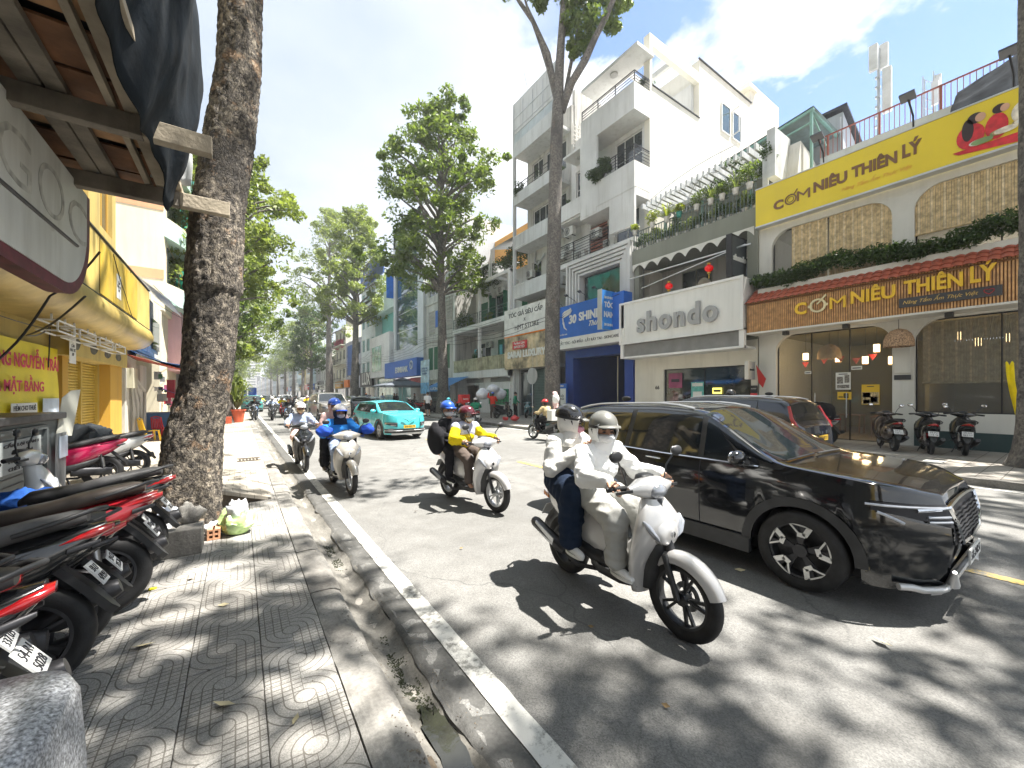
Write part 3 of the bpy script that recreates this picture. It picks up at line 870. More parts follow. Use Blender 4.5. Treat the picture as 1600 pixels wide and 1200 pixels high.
# its neighbour just behind the camera, whose crown shades the foreground
def shade_tree(loc,cx,cy,z0,z1,spread,n,seed,label,per=90,rr0=0.5,sz=.13,cr=(.4,.95)):
 root=empty('street_tree',loc,label,'tree')
 rng=np.random.default_rng(seed)
 b=MB(MBARK);b.tube([(0,0,-.1),(0,0,1),(0.1,0,5),(cx*.25,cy*.25,9.5)],[.45,.36,.3,.25],14);b.build('trunk',root)
 lb=MB(MBARK2);cen=[];rd=[]
 for i in range(n):
  ang=i*2.4+rng.uniform(-.4,.4);r=spread*rng.uniform(0.0,1.0)**rr0;z=rng.uniform(z0,z1)
  gx,gy=loc[0]+cx+math.cos(ang)*r-.36*z,loc[1]+cy+math.sin(ang)*r+.2*z
  if gx>1.3 and gy>2.0-(gx-1.8)*.55:continue
  e=Vector((cx+math.cos(ang)*r,cy+math.sin(ang)*r,z))
  lb.tube(branch_pts((cx*.25,cy*.25,9.4),e,rng,6,.08,.05),[.15,.12,.10,.07,.05,.035,.02],6)
  cen.append(tuple(e));rd.append(rng.uniform(*cr))
  for _ in range(2):
   o=rng.normal(size=3)*.9;cen.append((e.x+o[0],e.y+o[1],e.z+o[2]));rd.append(rng.uniform(cr[0]*.7,cr[1]*.8))
 lb.build('limb',root)
 obj_from(leaf_cloud(cen,rd,per,sz,rng,ML_A),'crown',root)
shade_tree((-0.7,-3.4,0),6.4,-.2,12,15.5,6.2,100,8,'tall street tree on the left pavement behind the viewer')
# right hand row
def right_near():
 root=empty('street_tree',(14.1,0.62,0.13),'thick grey trunk at the right edge before the restaurant','tree')
 b=MB(MBARK2);n=48;vs=[];fs=[];zs=[i*0.09 for i in range(-1,150)]
 for z in zs:
  r=0.27+0.10*math.exp(-max(0,z)*0.9)+0.13*math.exp(-max(0,z)*4)
  for k in range(n):
   a=2*PI*k/n;c,s=math.cos(a),math.sin(a)
   d=0.04*noise.noise(Vector((c*1.8,s*1.8,z*.5)))+0.014*noise.noise(Vector((c*7,s*7,z*3)))
   vs.append((-0.022*z+c*(r+d),s*(r+d),z))
 for j in range(len(zs)-1):
  for k in range(n):
   a,q=j*n+k,j*n+(k+1)%n;fs.append((a,q,q+n,a+n))
 b.add(vs,fs,True);obj_from(b.mesh('trunk',fix=False),'trunk',root)
 rng=np.random.default_rng(21);lb=MB(MBARK2);cen=[];rd=[]
 for i in range(34):
  ang=i*2.4;r=4.2*rng.uniform(0,1)**.6;z=rng.uniform(16,20)
  e=Vector((1.2+math.cos(ang)*r,-2+math.sin(ang)*r,z))
  lb.tube(branch_pts((-.29,0,13),e,rng,5,.08,.05),[.14,.12,.09,.06,.04,.02],6);cen.append(tuple(e));rd.append(rng.uniform(.6,1.2))
 lb.build('limb',root);obj_from(leaf_cloud(cen,rd,160,.16,rng,ML_A),'crown',root)
right_near()
def forked():
 root=empty('street_tree',(13.8,16.2,0.13),'tall bare forked trunk in front of the blue hair salon','tree')
 b=MB(MBARK2)
 rv=Vector((0.8248,-0.5654,0))
 def P(px,py,d=0.0):
  t=21.2+d;k=(px-868)/620*t
  return rv*k+Vector((0.5654,0.8248,0))*d+Vector((0,0,1.57+(616-py)/620*t))
 tr=[P(868,672),P(866,655),P(866,620),P(866,500),P(869,350),P(872,230),P(875,160)]
 tr[0].z=-0.1
 b.tube(tr,[.62,.46,.42,.39,.36,.33,.30],20)
 b.build('trunk',root)
 for pts,rr in(([P(875,170),P(877,110),P(880,60),P(884,0),P(886,-80)],[.29,.24,.2,.17,.08]),([P(880,175),P(895,130,-.3),P(915,95,-.6),P(930,60,-.8),P(945,30,-1),P(962,-10,-1.2),P(990,-70,-1)],[.22,.2,.19,.16,.14,.12,.05]),([P(874,165),P(862,110,.3),P(850,70,.5),P(838,35,.6),P(818,5,.8),P(790,-40,1)],[.15,.14,.12,.12,.11,.05]),([P(872,145),P(860,85),P(842,45),P(826,10),P(815,-30)],[.13,.11,.08,.06,.03]),([P(884,160),P(892,115),P(900,75),P(905,50),P(915,20)],[.12,.1,.08,.06,.03])):
  lb=MB(MBARK2);lb.tube(pts,rr,12);lb.build('limb',root)
 rng=np.random.default_rng(5)
 cen=[];rd=[]
 for px,py,r in((918,12,.8),(930,32,.95),(905,28,.8),(945,8,.9),(918,55,.8),(903,50,.6),(912,78,.5),(898,72,.4),(960,22,.7),(970,5,.7),(935,-20,1.2),(900,-15,1.0),(958,45,.5),(845,2,.5),(835,-12,.6),(848,14,.35),(800,-25,.8),(860,-25,.8),(893,10,.4),(900,84,.3),(965,-25,1)):
  cen.append(tuple(P(px,py,rng.uniform(-.8,.6))));rd.append(r*.85)
  for _ in range(2):
   o=rng.normal(size=3)*r*.5;q=P(px,py);cen.append((q.x+o[0],q.y+o[1],q.z+o[2]));rd.append(r*.5)
 for i in range(20):cen.append(tuple(P(rng.uniform(780,990),rng.uniform(-420,-90),rng.uniform(-3,3))));rd.append(1.2)
 obj_from(leaf_cloud(cen,rd,190,.115,rng,ML_A,droop=0.5),'crown',root)
forked()
RG='street trees along the right pavement'
make_tree((13.8,30.5,.13),10.6,25.6,.5,5.6,2,ML_A,MBARK2,label='tall leafy tree with a pointed crown before the shop with green shutters',nclump=92,per=340,size=.18,crad=1.05,shape=(0.9,1),gap=.08)
make_tree((13.8,60.4,.13),12.5,28,.65,5.6,5,ML_B,MBARK2,label='tall sunlit tree with a broad pale green crown beyond the pointed tree',nclump=70,per=290,size=.22,crad=1.3,shape=(.8,1))
make_tree((14.2,83,.13),14,37,.8,6.5,9,ML_B,MBARK2,label='tallest pale trunk with a thin grey green crown behind the broad crowned tree',nclump=70,per=230,size=.25,crad=1.5,shape=(.8,1),gap=.25)
make_tree((12.6,95,.13),7,20,.45,5.0,12,ML_C,MBARK2,label='small dark green tree with low boughs over the far shops',nclump=50,per=280,size=.22,crad=1.4)
for i,y in enumerate((118,142,170,205,250)):
 make_tree((13.8,y,.13),10,24-i,.5,5.0,30+i,(ML_B,ML_A)[i%2],MBARK2,label=ORD[i]+' of the distant merging trees along the right pavement, counted from the near end',group=RG,nclump=30,per=180,size=.26,crad=1.8)
make_tree((-0.7,28,.08),7.4,16,.33,4.0,40,ML_B,MBARK2,label='nearest sunlit leafy tree beyond the huge trunk on the left',nclump=60,per=270,size=.15,crad=.9)
make_tree((-0.7,44,.08),6.2,17.5,.3,4.3,41,ML_A,MBARK2,label='second leafy tree beyond the huge trunk, boughs reaching over the lane',nclump=60,per=260,size=.18,crad=1.1)
make_tree((-0.7,62,.08),6.5,19,.35,5.2,42,ML_B,MBARK2,label='third leafy tree beyond the huge trunk on the left pavement',nclump=56,per=220,size=.19,crad=1.3)
for i,y in enumerate((84,108,136,170,215,270)):
 make_tree((-1.1,y,.08),8,20,.35,4.8,50+i,(ML_A,ML_B)[i%2],MBARK2,label=ORD[i]+' of the distant merging trees along the left pavement, counted from the near end',group='street trees far along the left pavement',nclump=30,per=170,size=.26,crad=1.7)
 # ================================================================ BUILDING HELPERS
def plaster(key,col,dirt=.35,dirtcol=(.16,.15,.13),rough=.8,var=.07,vs=.6):
 return mat(key,col,rough,0,var,vs,.12,14,dirt=dirt,dirtcol=dirtcol)
P_WHITE=plaster('plaster_white',(.62,.61,.58),.45)
P_CREAM=plaster('plaster_cream',(.72,.69,.60),.25,(.4,.37,.3))
P_GREY=plaster('plaster_grey',(.42,.42,.41),.5)
P_OLIVE=plaster('plaster_olive',(.22,.23,.19),.4)
P_DIRTY=plaster('plaster_dirty',(.50,.49,.46),.8,(.10,.095,.085))
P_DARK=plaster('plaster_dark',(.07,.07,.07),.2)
P_SHADE=plaster('plaster_charcoal',(.12,.12,.125),.2)
G_GREEN=mat('green_shutter',(.012,.12,.055),.5,var=.15,vs=4,bump=.1,bs=8)
G_BLUE=mat('blue_paint',(.014,.12,.50),.45,var=.06,vs=2,dirt=.12)
G_NAVY=mat('navy_paint',(.01,.045,.27),.4,var=.06,vs=2)
GLZ=mat('window_glass',(.03,.04,.045),.04,var=.3,vs=.8,spec=.8,coat=.5)
GLZB=mat('window_glass_blue',(.03,.075,.09),.05,var=.35,vs=.3,spec=.8,coat=.7)
GLZC=mat('window_glass_teal',(.16,.34,.34),.08,var=.25,vs=.5,spec=.7,coat=.5)
M_RAIL=mat('railing_black',(.02,.02,.022),.5,.3,.1)
M_ALU=mat('aluminium',(.55,.56,.57),.4,.7,.08)
def building(name,x0,y0,y1,label,cat='building',group=None):
 return empty(name,(x0,(y0+y1)/2,0),label,cat,group,world=True)
def wall(mb,X,d,y0,y1,z0,z1,ops=(),th=.25):
 ys=sorted({y0,y1,*[min(max(v,y0),y1)for o in ops for v in o[:2]]});zs=sorted({z0,z1,*[min(max(v,z0),z1)for o in ops for v in o[2:4]]})
 for j in range(len(zs)-1):
  run=None
  for i in range(len(ys)-1):
   cy,cz=(ys[i]+ys[i+1])/2,(zs[j]+zs[j+1])/2
   hole=any(o[0]<cy<o[1]and o[2]<cz<o[3]for o in ops)
   if not hole:
    if run is None:run=ys[i]
   if hole or i==len(ys)-2:
    e=ys[i]if hole else ys[i+1]
    if run is not None:mb.box(X,X+d*th,run,e,zs[j],zs[j+1])
    run=None
 return mb
def window(root,X,d,y0,y1,z0,z1,nx=2,nz=1,fm=None,pm=None,dep=.10,fw=.05,sill=False,name='window',bars=0):
 fm=fm or M_WHITE;pm=pm or GLZ
 f=MB(fm);a=X+d*dep;b_=a+d*.05
 f.box(a,b_,y0,y0+fw,z0,z1);f.box(a,b_,y1-fw,y1,z0,z1);f.box(a,b_,y0+fw,y1-fw,z0,z0+fw);f.box(a,b_,y0+fw,y1-fw,z1-fw,z1)
 for i in range(1,nx):c=y0+(y1-y0)*i/nx;f.box(a+d*.002,b_,c-fw*.4,c+fw*.4,z0+fw,z1-fw)
 for i in range(1,nz):c=z0+(z1-z0)*i/nz;f.box(a+d*.004,b_,y0+fw,y1-fw,c-fw*.4,c+fw*.4)
 if sill:f.box(X-d*.06,a,y0-.05,y1+.05,z0-.06,z0-.001)
 fo=f.build(name,root)
 p=MB(pm);p.box(a+d*.025,a+d*.04,y0+fw*.5,y1-fw*.5,z0+fw*.5,z1-fw*.5);p.build('pane',fo)
 if bars:
  g=MB(M_ALU)
  for i in range(bars+1):c=y0+(y1-y0)*i/bars;g.box(X-d*.03,X-d*.015,c-.008,c+.008,z0,z1)
  for c in(z0,(z0+z1)/2,z1):g.box(X-d*.04,X-d*.03,y0,y1,c-.012,c+.012)
  g.build('window_bars',fo)
 return fo
def shutter(root,X,d,y0,y1,z0,z1,m=G_GREEN,n=1):
 """louvred shutter leaves"""
 for k in range(n):
  a,b_=y0+(y1-y0)*k/n+.02,y0+(y1-y0)*(k+1)/n-.02
  s=MB(m);s.box(X+d*.03,X+d*.07,a,b_,z0,z1)
  q=int((z1-z0)/.12)
  for i in range(q):
   z=z0+.06+i*(z1-z0-.1)/max(1,q);s.box(X+d*.012,X+d*.028,a+.05,b_-.05,z,z+.06)
  s.build('shutter',root)
def railing(root,X,y0,y1,z0,z1,m=M_RAIL,n=None,horiz=0,X1=None,name='railing',r=.012):
 b=MB(m);L_=y1-y0;n=n if n is not None else int(L_/.13)
 b.box(X-.02,X+.02,y0,y1,z1-.04,z1)
 if horiz:
  for i in range(horiz):z=z0+(z1-z0)*i/horiz+.03;b.box(X-.012,X+.012,y0,y1,z,z+.022)
  k=max(1,int(L_/1.2))
  for i in range(k+1):c=y0+.02+(L_-.04)*i/k;b.box(X-.022,X+.022,c-.02,c+.02,z0,z1-.04)
 else:
  for i in range(n+1):c=y0+.012+(L_-.024)*i/n;b.box(X-r,X+r,c-r,c+r,z0,z1-.04)
  b.box(X-.015,X+.015,y0,y1,z0,z0+.03)
 if X1 is not None:
  b.box(X+.02,X1,y0-.0,y0+.035,z1-.04,z1)
  if horiz:
   for i in range(horiz):z=z0+(z1-z0)*i/horiz+.03;b.box(X+.02,X1,y0,y0+.02,z,z+.022)
 return b.build(name,root)
AC=None
def air_con(loc,d=1,label=None,group='air conditioner units on the balconies and walls'):
 """outdoor unit facing -x (d=1)"""
 global AC
 if AC is None:
  AC=empty('air_conditioner',(0,0,0),'x','air conditioner',group)
  m=mat('ac_white',(.55,.55,.52),.5,var=.08,vs=3,dirt=.35)
  b=MB(m);b.box(-.15,.15,-.4,.4,0,.55);b.build('casing',AC,bevel=.012)
  g=MB(M_DKMETAL)
  g.lathe([(.235,0),(.235,-.012),(.215,-.012)],(-.155,.1,.275),'x',20)
  for i in range(7):g.box(-.168,-.156,-.125,.325,.07+i*.068,.078+i*.068)
  for i in range(9):a=PI*i/9;g.bar((-.166,.1-.22*math.cos(a),.275-.22*math.sin(a)),(-.166,.1+.22*math.cos(a),.275+.22*math.sin(a)),.006)
  g.build('grille',AC)
  for y_ in(-.33,.28):k=MB(M_DKMETAL);k.box(-.12,.2,y_,y_+.05,-.04,-.002);k.build('bracket',AC)
  o=AC
 else:o=copy_tree(AC)
 o.location=loc;o.rotation_euler=(0,0,0 if d>0 else PI)
 o['label']=label or 'white air conditioner outdoor unit mounted on the tower wall'
 o['group']=group
 return o
def fan_plant(parent_name,loc,h,r,m,seed,label,group,pot=None,leaf=.09,n=160,cat='potted plant',spiky=False):
 root=empty(parent_name,loc,label,cat,group)
 rng=np.random.default_rng(seed);z0=0.0
 if pot:
  pr,ph,pm=pot
  b=MB(pm);b.lathe([(0,0),(pr*.72,0),(pr,ph),(pr*1.08,ph),(pr*1.08,ph-ph*.1),(pr*.93,ph-ph*.12),(0,ph-.02)],n=14);b.build('pot',root);z0=ph-.03
 if spiky:
  vs=[];fs=[]
  for i in range(n//4):
   a=rng.uniform(0,2*PI);L_=r*rng.uniform(.7,1.2);up=rng.uniform(.3,1.0)*h;w=leaf*.3
   d=np.array([math.cos(a),math.sin(a)]);p=np.array([-d[1],d[0]]);o=len(vs)
   for t,hh,ww in((0,0,w*.5),(.45,.75,w),(.8,.95,w*.7),(1.05,.8,0.002)):
    c=d*L_*t
    vs+=[(c[0]-p[0]*ww,c[1]-p[1]*ww,z0+up*hh),(c[0]+p[0]*ww,c[1]+p[1]*ww,z0+up*hh)]
   for k in range(3):fs.append((o+2*k,o+2*k+1,o+2*k+3,o+2*k+2))
  b=MB(m);b.add(vs,fs,True);obj_from(b.mesh('foliage',fix=False),'foliage',root)
 else:
  cen=[(rng.uniform(-.5,.5)*r,rng.uniform(-.5,.5)*r,z0+h*rng.uniform(.2,.85))for _ in range(6)]
  me=leaf_cloud(cen,[r*.6]*6,n//6,leaf,rng,m);obj_from(me,'foliage',root)
  b=MB(MBARK2)
  for c in cen[:3]:b.cyl((0,0,z0-.02),(c[0],c[1],c[2]),.012,.006,5)
  b.build('stem',root)
 return root
 # ================================================================ RIGHT HAND BUILDINGS (facades face -x)
XF=17.0
def arch_corner(mb,X,d,y,z,r,sy,th):
 """fills the corner between a quarter arc and the square opening corner at (y,z)"""
 poly=[(y,z)]
 for i in range(9):
  a=PI/2*i/8
  poly.append((y+sy*(r-r*math.cos(a)),z-r+r*math.sin(a)))
 poly=[(y,z)]+poly[1:]
 mb.prism([(a,b)for a,b in poly],'x',X+d*.003,X+d*th)
 # ---------- restaurant
B1=building('restaurant',XF,-6,7.45,'white two storey restaurant with rounded corner windows and a timber clad fascia','restaurant')
RW=plaster('restaurant_white',(.66,.65,.60),.15)
b=MB(RW)
ops=[(3.55,6.85,0.0,3.95),(-0.3,3.05,1.15,3.95),(3.55,7.0,5.5,7.95),(-0.3,3.05,5.5,7.95)]
wall(b,XF,1,-6,7.45,0,8.05,ops,.3)
for o in ops:
 for y,s in((o[0],1),(o[1],-1)):arch_corner(b,XF,1,y,o[3],.62,s,.28)
b.box(XF+.3,26,-6,-5.8,0,8);b.box(XF+.3,26,7.25,7.45,0,8.05);b.box(XF,26,-6,7.45,8.05,8.2)
b.build('wall',B1)
b=MB(plaster('restaurant_inside',(.24,.21,.10),.1));b.box(25.8,26,-5.8,7.25,0,4.0);b.box(XF+.3,25.8,-5.8,7.25,4.05,4.25)
b.box(24,24.1,3.2,7.2,0,4.0);b.box(19.6,24,3.15,3.25,0,2.4)
b.build('inner_wall',B1)
b=MB(plaster('floor_tan',(.25,.2,.13),.1));b.box(XF+.3,25.8,-5.8,7.25,.13,.16);b.build('floor',B1)
def lit(key,c,s):return mat(key,c,.5,var=0,emis=c,es=s)
LAMP=lit('lamp_glow',(1.0,.72,.35),1.6)
GL_R=mat('restaurant_glass',(.2,.21,.2),.03,var=0,spec=.6,alpha=.26)
for o,nm in((ops[0],3),(ops[1],2),(ops[2],3),(ops[3],2)):
 window(B1,XF,1,o[0],o[1],o[2],o[3],nm,1,M_RAIL,GL_R,dep=.16,fw=.035)
 # door handles and leaf seams of the glass entrance
for y in(4.72,5.62):
 b=MB(M_STEEL);b.cyl((XF+.08,y,.9),(XF+.08,y,1.75),.018);b.bar((XF+.08,y,1.0),(XF+.17,y,1.0),.02);b.bar((XF+.08,y,1.65),(XF+.17,y,1.65),.02)
 b.build('door_handle',B1)
 # sliding cover of the meter box, name plate on the pier
b=MB(RW);b.box(XF-.04,XF,3.12,3.5,2.35,3.45);b.build('meter_box',B1,bevel=.01)
b=MB(M_SHADE:=mat('plate_charcoal',(.05,.05,.055),.5));b.box(XF-.03,XF,3.12,3.5,2.15,2.3);b.build('name_plate',B1)
b=MB(plaster('plinth_green',(.03,.06,.06),.2));b.box(XF-.05,XF,-6,3.05,.13,.62);b.build('plinth',B1)
# bamboo blinds
M_BAM=mat('bamboo',(.58,.44,.24),.6,var=.25,vs=9,bump=.1,bs=30)
M_BAM2=mat('bamboo_pale',(.70,.57,.36),.6,var=.25,vs=9)
def blind(y0,y1,z0,z1,X,n,m1,m2,slit=False):
 vs=[];b=MB(m1)
 w=(y1-y0)/n
 for i in range(n):
  b.mat(m1 if(i*7)%5 else m2)
  b.box(X+.01*(i%2),X+.016+.01*(i%2),y0+i*w,y0+(i+.86)*w,z0+.01*(i%3),z1)
 b.mat(m1);b.tube([(X-.01,y0,z0),(X-.01,y1,z0)],.03,8)
 o=b.build('blind',B1);o['kind']='stuff';return o
blind(3.55,5.2,5.72,7.94,XF+.06,34,M_BAM,M_BAM2);blind(5.25,6.35,5.6,7.94,XF+.07,22,M_BAM,M_BAM2)
blind(-.3,3.05,6.55,7.94,XF+.06,62,M_BAM,M_BAM2)
blind(-.3,2.95,2.05,3.9,XF+.45,58,mat('bamboo_dim',(.42,.34,.19),.7,var=.2,vs=9),M_BAM)
# timber fascia of upright battens
M_BAT=mat('timber_batten',(.56,.31,.13),.55,var=.22,vs=6,bump=.2,bs=40)
M_BATD=mat('timber_back',(.22,.11,.045),.7,var=.2,vs=5)
FX=16.15
b=MB(M_BATD);b.box(FX+.03,XF,-3,7.5,4.06,5.2);b.build('fascia_board',B1)
b=MB(M_BAT)
for i in range(int(10.5/.062)):
 y=-3+i*.062;b.box(FX,FX+.03,y,y+.036,4.06,5.2)
for i in range(13):b.box(FX+.03+i*.062,FX+.066+i*.062,7.5,7.53,4.06,5.2)
o=b.build('batten_cladding',B1);o['kind']='stuff'
b=MB(RW);b.box(FX-.02,XF,-3,7.53,4.0,4.06);b.build('soffit',B1)
for y in(6.3,4.55,2.25):
 b=MB(M_BLACKPL);b.box(FX+.2,FX+.4,y-.08,y+.08,3.86,4.0);b.build('speaker_box',B1)
 # clay tile roof strip: every tile a part
M_CLAY=mat('clay_tile',(.47,.115,.06),.7,var=.25,vs=4,bump=.2,bs=30,dirt=.25)
tm=MB(M_CLAY);rg=[]
for t in(0,1):
 rg.append([(t*.30,-.105+.21*k/6,.035*math.sin(PI*k/6)+.015-t*.0)for k in range(7)])
 rg[-1]+=[(t*.30,-.105+.21*k/6,.035*math.sin(PI*k/6))for k in range(6,-1,-1)]
tm.loft(rg,True,True);tme=tm.mesh('roof_tile')
rs=math.atan2(.58,.85)
for j in range(4):
 for i in range(47):
  o=obj_from(tme,'roof_tile');o.parent=B1
  px,pz=FX-.12+j*.25*math.cos(rs),5.16+j*.25*math.sin(rs)+.02*j
  o.location=(px-B1.location.x,7.55-.11-i*.215-B1.location.y,pz);o.rotation_euler=(random.uniform(-.02,.02),-rs+.06,0)
b=MB(M_BATD);b.prism([(FX-.05,5.12),(XF,5.75),(XF,5.1),(FX-.05,5.1)],'y',-2.95,7.5);b.build('roof_deck',B1)
b=MB(RW);b.box(XF-.45,XF-.003,-3,7.3,5.5,5.75);b.build('planter_ledge',B1)
# hedge on the ledge
rng=np.random.default_rng(8)
cen=[(XF-.36+rng.uniform(-.2,.15),y,5.92+rng.uniform(0,.36)+.12*math.sin(y*1.7))for y in np.arange(-2.5,7.4,.07)]
me=leaf_cloud(cen,[.30]*len(cen),130,.055,rng,ML_C);hd=obj_from(me,'hedge');tag(hd,'long dark green hedge above the tiled strip of the restaurant','hedge',kind=None)
# lettering on the fascia
M_GOLD=mat('letter_gold',(.80,.50,.03),.35,var=.06,coat=.4)
sg=empty('restaurant_sign',(FX-.03,2.8,4.9),'raised golden letters on the timber battens reading the restaurant name','sign',world=True)
RUN=(0,-1,0);UP=(0,0,1)
def YX(px,X):
 u=(px-800)/620;s,c=math.sin(math.atan2(425,620)),math.cos(math.atan2(425,620));t=X/(s+c*u);return t*(c-s*u)
yy0,yy1=5.92,1.32
put_text('C',(FX-.03,5.72,4.66),RUN,UP,.5,M_GOLD,sg,.03,.018,width=.36,height=.42,per_letter=True)
b=MB(mat('letter_cream',(.75,.66,.40),.4));b.lathe([(.17,.0),(.17,-.05),(.235,-.05),(.235,.0),(.17,.0)],(FX-.01,5.22,4.70),'x',28)
b.obox((FX-.05,5.06,4.94),(.04,.05,.22),(.7,0,0));b.obox((FX-.05,5.18,4.80),(.04,.04,.16),(.9,0,0))
b.box(FX-.05,FX-.02,5.44,5.5,4.66,4.74);b.box(FX-.05,FX-.02,4.94,5.0,4.66,4.74);b.build('pot_emblem',sg)
put_text('M',(FX-.03,4.68,4.68),RUN,UP,.5,M_GOLD,sg,.03,0,width=.42,height=.38,per_letter=True)
put_text('NIÊU',(FX-.03,3.82,4.76),RUN,UP,.5,M_GOLD,sg,.03,.016,width=1.05,height=.5,per_letter=True)
put_text('THIÊN',(FX-.03,2.52,4.80),RUN,UP,.5,M_GOLD,sg,.03,.016,width=1.16,height=.5,per_letter=True)
put_text('LÝ',(FX-.03,1.62,4.86),RUN,UP,.5,M_GOLD,sg,.03,.016,width=.46,height=.56,per_letter=True)
tb_=MB(M_SHADE);tb_.box(FX-.045,FX-.003,1.28,3.22,4.25,4.52);tb_.build('tagline_board',sg)
put_text('Nâng Tầm Ẩm Thực Việt',(FX-.05,2.42,4.385),RUN,UP,.2,mat('gold_ink',(.62,.42,.12),.4),sg,.004,0,.35,width=1.45)
b=MB(mat('heart_red',(.5,.03,.04),.4));b.tube([(FX-.055,1.5+.09*math.sin(t)**3,4.39+.005*(13*math.cos(t)-5*math.cos(2*t)-2*math.cos(3*t)))for t in[i*2*PI/20 for i in range(21)]],.008,5);b.build('heart_outline',sg)
# posters on the glass
def poster(parent,X,y0,y1,z0,z1,base,bits,name='poster',label=None,cat=None):
 o_=MB(base);o_.box(X-.012,X,y0,y1,z0,z1)
 for(a0,a1,c0,c1,m)in bits:o_.mat(m);o_.box(X-.016,X-.0125,y1-(y1-y0)*a1,y1-(y1-y0)*a0,z0+(z1-z0)*c0,z0+(z1-z0)*c1)
 o=o_.build(name,parent)
 if cat:tag(o,label,cat)
 return o
M_PAPER=mat('paper_white',(.72,.72,.68),.6,var=.05);M_YEL=mat('print_yellow',(.75,.48,.03),.5,var=.05)
M_FOOD=mat('print_food',(.38,.13,.06),.5,var=.6,vs=14);M_FOOD2=mat('print_food_pale',(.55,.42,.22),.5,var=.5,vs=18);M_GREYP=mat('print_grey',(.25,.23,.2),.6,var=.6,vs=20)
XP=XF+.14
poster(None,XP,4.62,5.03,1.86,2.45,M_PAPER,[(.08,.5,.35,.75,M_GREYP),(.6,.92,.4,.85,M_GREYP),(.08,.92,.08,.28,M_GREYP),(.2,.8,.88,.93,M_INK)],'menu_poster','white menu poster with small pictures on the restaurant glass','poster')
poster(None,XP,4.60,4.98,1.52,1.78,M_YEL,[(.45,.8,.2,.8,M_INK),(.52,.73,.32,.68,M_YEL),(.08,.4,.25,.4,M_INK)],'yellow_notice','small yellow notice under the white menu poster','notice')
poster(None,XP,3.88,4.33,1.36,2.02,M_YEL,[(.02,.98,.02,.62,M_FOOD2),(.05,.5,.36,.6,M_FOOD),(.5,.9,.1,.4,M_FOOD),(.1,.45,.05,.25,M_FOOD),(.3,.7,.88,.92,M_INK)],'food_poster','orange poster with bowls of food on the restaurant glass','poster')
poster(None,XP,5.75,5.95,2.44,2.54,M_PAPER,[(.1,.9,.3,.6,M_INK)],'white_label','small white label high on the left door pane','notice')
poster(None,XP,4.32,4.60,2.53,2.65,M_PAPER,[(.1,.9,.3,.6,M_INK)],'white_label','small white label high on the right door pane','notice')
for(x,y,z)in((17.8,6.15,3.0),(18.3,5.3,2.9),(18.0,4.15,3.15),(18.6,4.6,2.8),(17.9,3.75,2.7),(19.6,2.45,3.5),(20.5,1.5,3.4),(19.0,2.0,3.2)):
 t=empty('pendant_lamp',(x,y,z),'glowing square pendant lamp hanging inside the restaurant','lamp','pendant lamps inside the restaurant')
 b=MB(LAMP);b.box(-.07,.07,-.07,.07,0,.26);b.build('lamp_shade',t)
 b=MB(M_BATD);b.box(-.085,.085,-.085,.085,.26,.285);b.box(-.085,.085,-.085,.085,-.02,0);b.build('lamp_frame',t)
 b=MB(M_INK);b.cyl((0,0,.28),(0,0,4.05-z),.006,n=4);b.build('cord',t)
 pl=bpy.data.lights.new('pendant_glow','POINT');pl.energy=3;pl.color=(1,.75,.42);pl.shadow_soft_size=.12;po=bpy.data.objects.new('pendant_glow',pl);COL.objects.link(po);po.parent=t;po.location=(0,0,-.15)
M_WICK=mat('wicker',(.42,.27,.16),.8,var=.5,vs=30,bump=.6,bs=60)
for(x,y,z,lab)in((17.9,5.45,3.0,'large wicker dome lampshade behind the entrance glass'),(16.6,3.32,3.15,'large wicker dome lampshade hanging before the white pier'),(18.2,.95,3.2,'large wicker dome lampshade behind the right hand window')):
 t=empty('wicker_lampshade',(x,y,z),lab,'lampshade','wicker lampshades')
 b=MB(M_WICK);b.lathe([(.36,0),(.35,.2),(.29,.38),(.18,.5),(.04,.55)],n=20);b.build('shade',t)
 b=MB(M_INK);b.cyl((0,0,.53),(0,0,3.98-z),.008,n=4);b.build('cord',t)
for i,(y,z)in enumerate(((6.3,2.95),(5.7,3.05),(5.2,3.1),(4.75,3.0),(4.3,3.1))):
 b=MB(mat('flag_red',(.45,.015,.015),.6));b.prism([(y-.12,z),(y+.12,z),(y,z-.22)],'x',18.2,18.215);o=b.build('bunting_flag');tag(o,'small red pennant strung inside the restaurant','pennant','red pennants inside the restaurant')
 # dark furniture and framed picture seen through the glass
for i,(x,y)in enumerate(((19.2,4.2),(20.2,5.4),(19.4,6.3),(20.6,4.4),(19.6,1.2),(20.6,2.2))):
 t=empty('dining_table',(x,y,.16),'dark dining table inside the restaurant','table','dining tables inside the restaurant')
 b=MB(M_BATD);b.box(-.35,.35,-.35,.35,.7,.74);b.build('tabletop',t)
 for a in(-.3,.3):
  for c in(-.3,.3):b=MB(M_BATD);b.box(a-.02,a+.02,c-.02,c+.02,0,.7);b.build('leg',t)
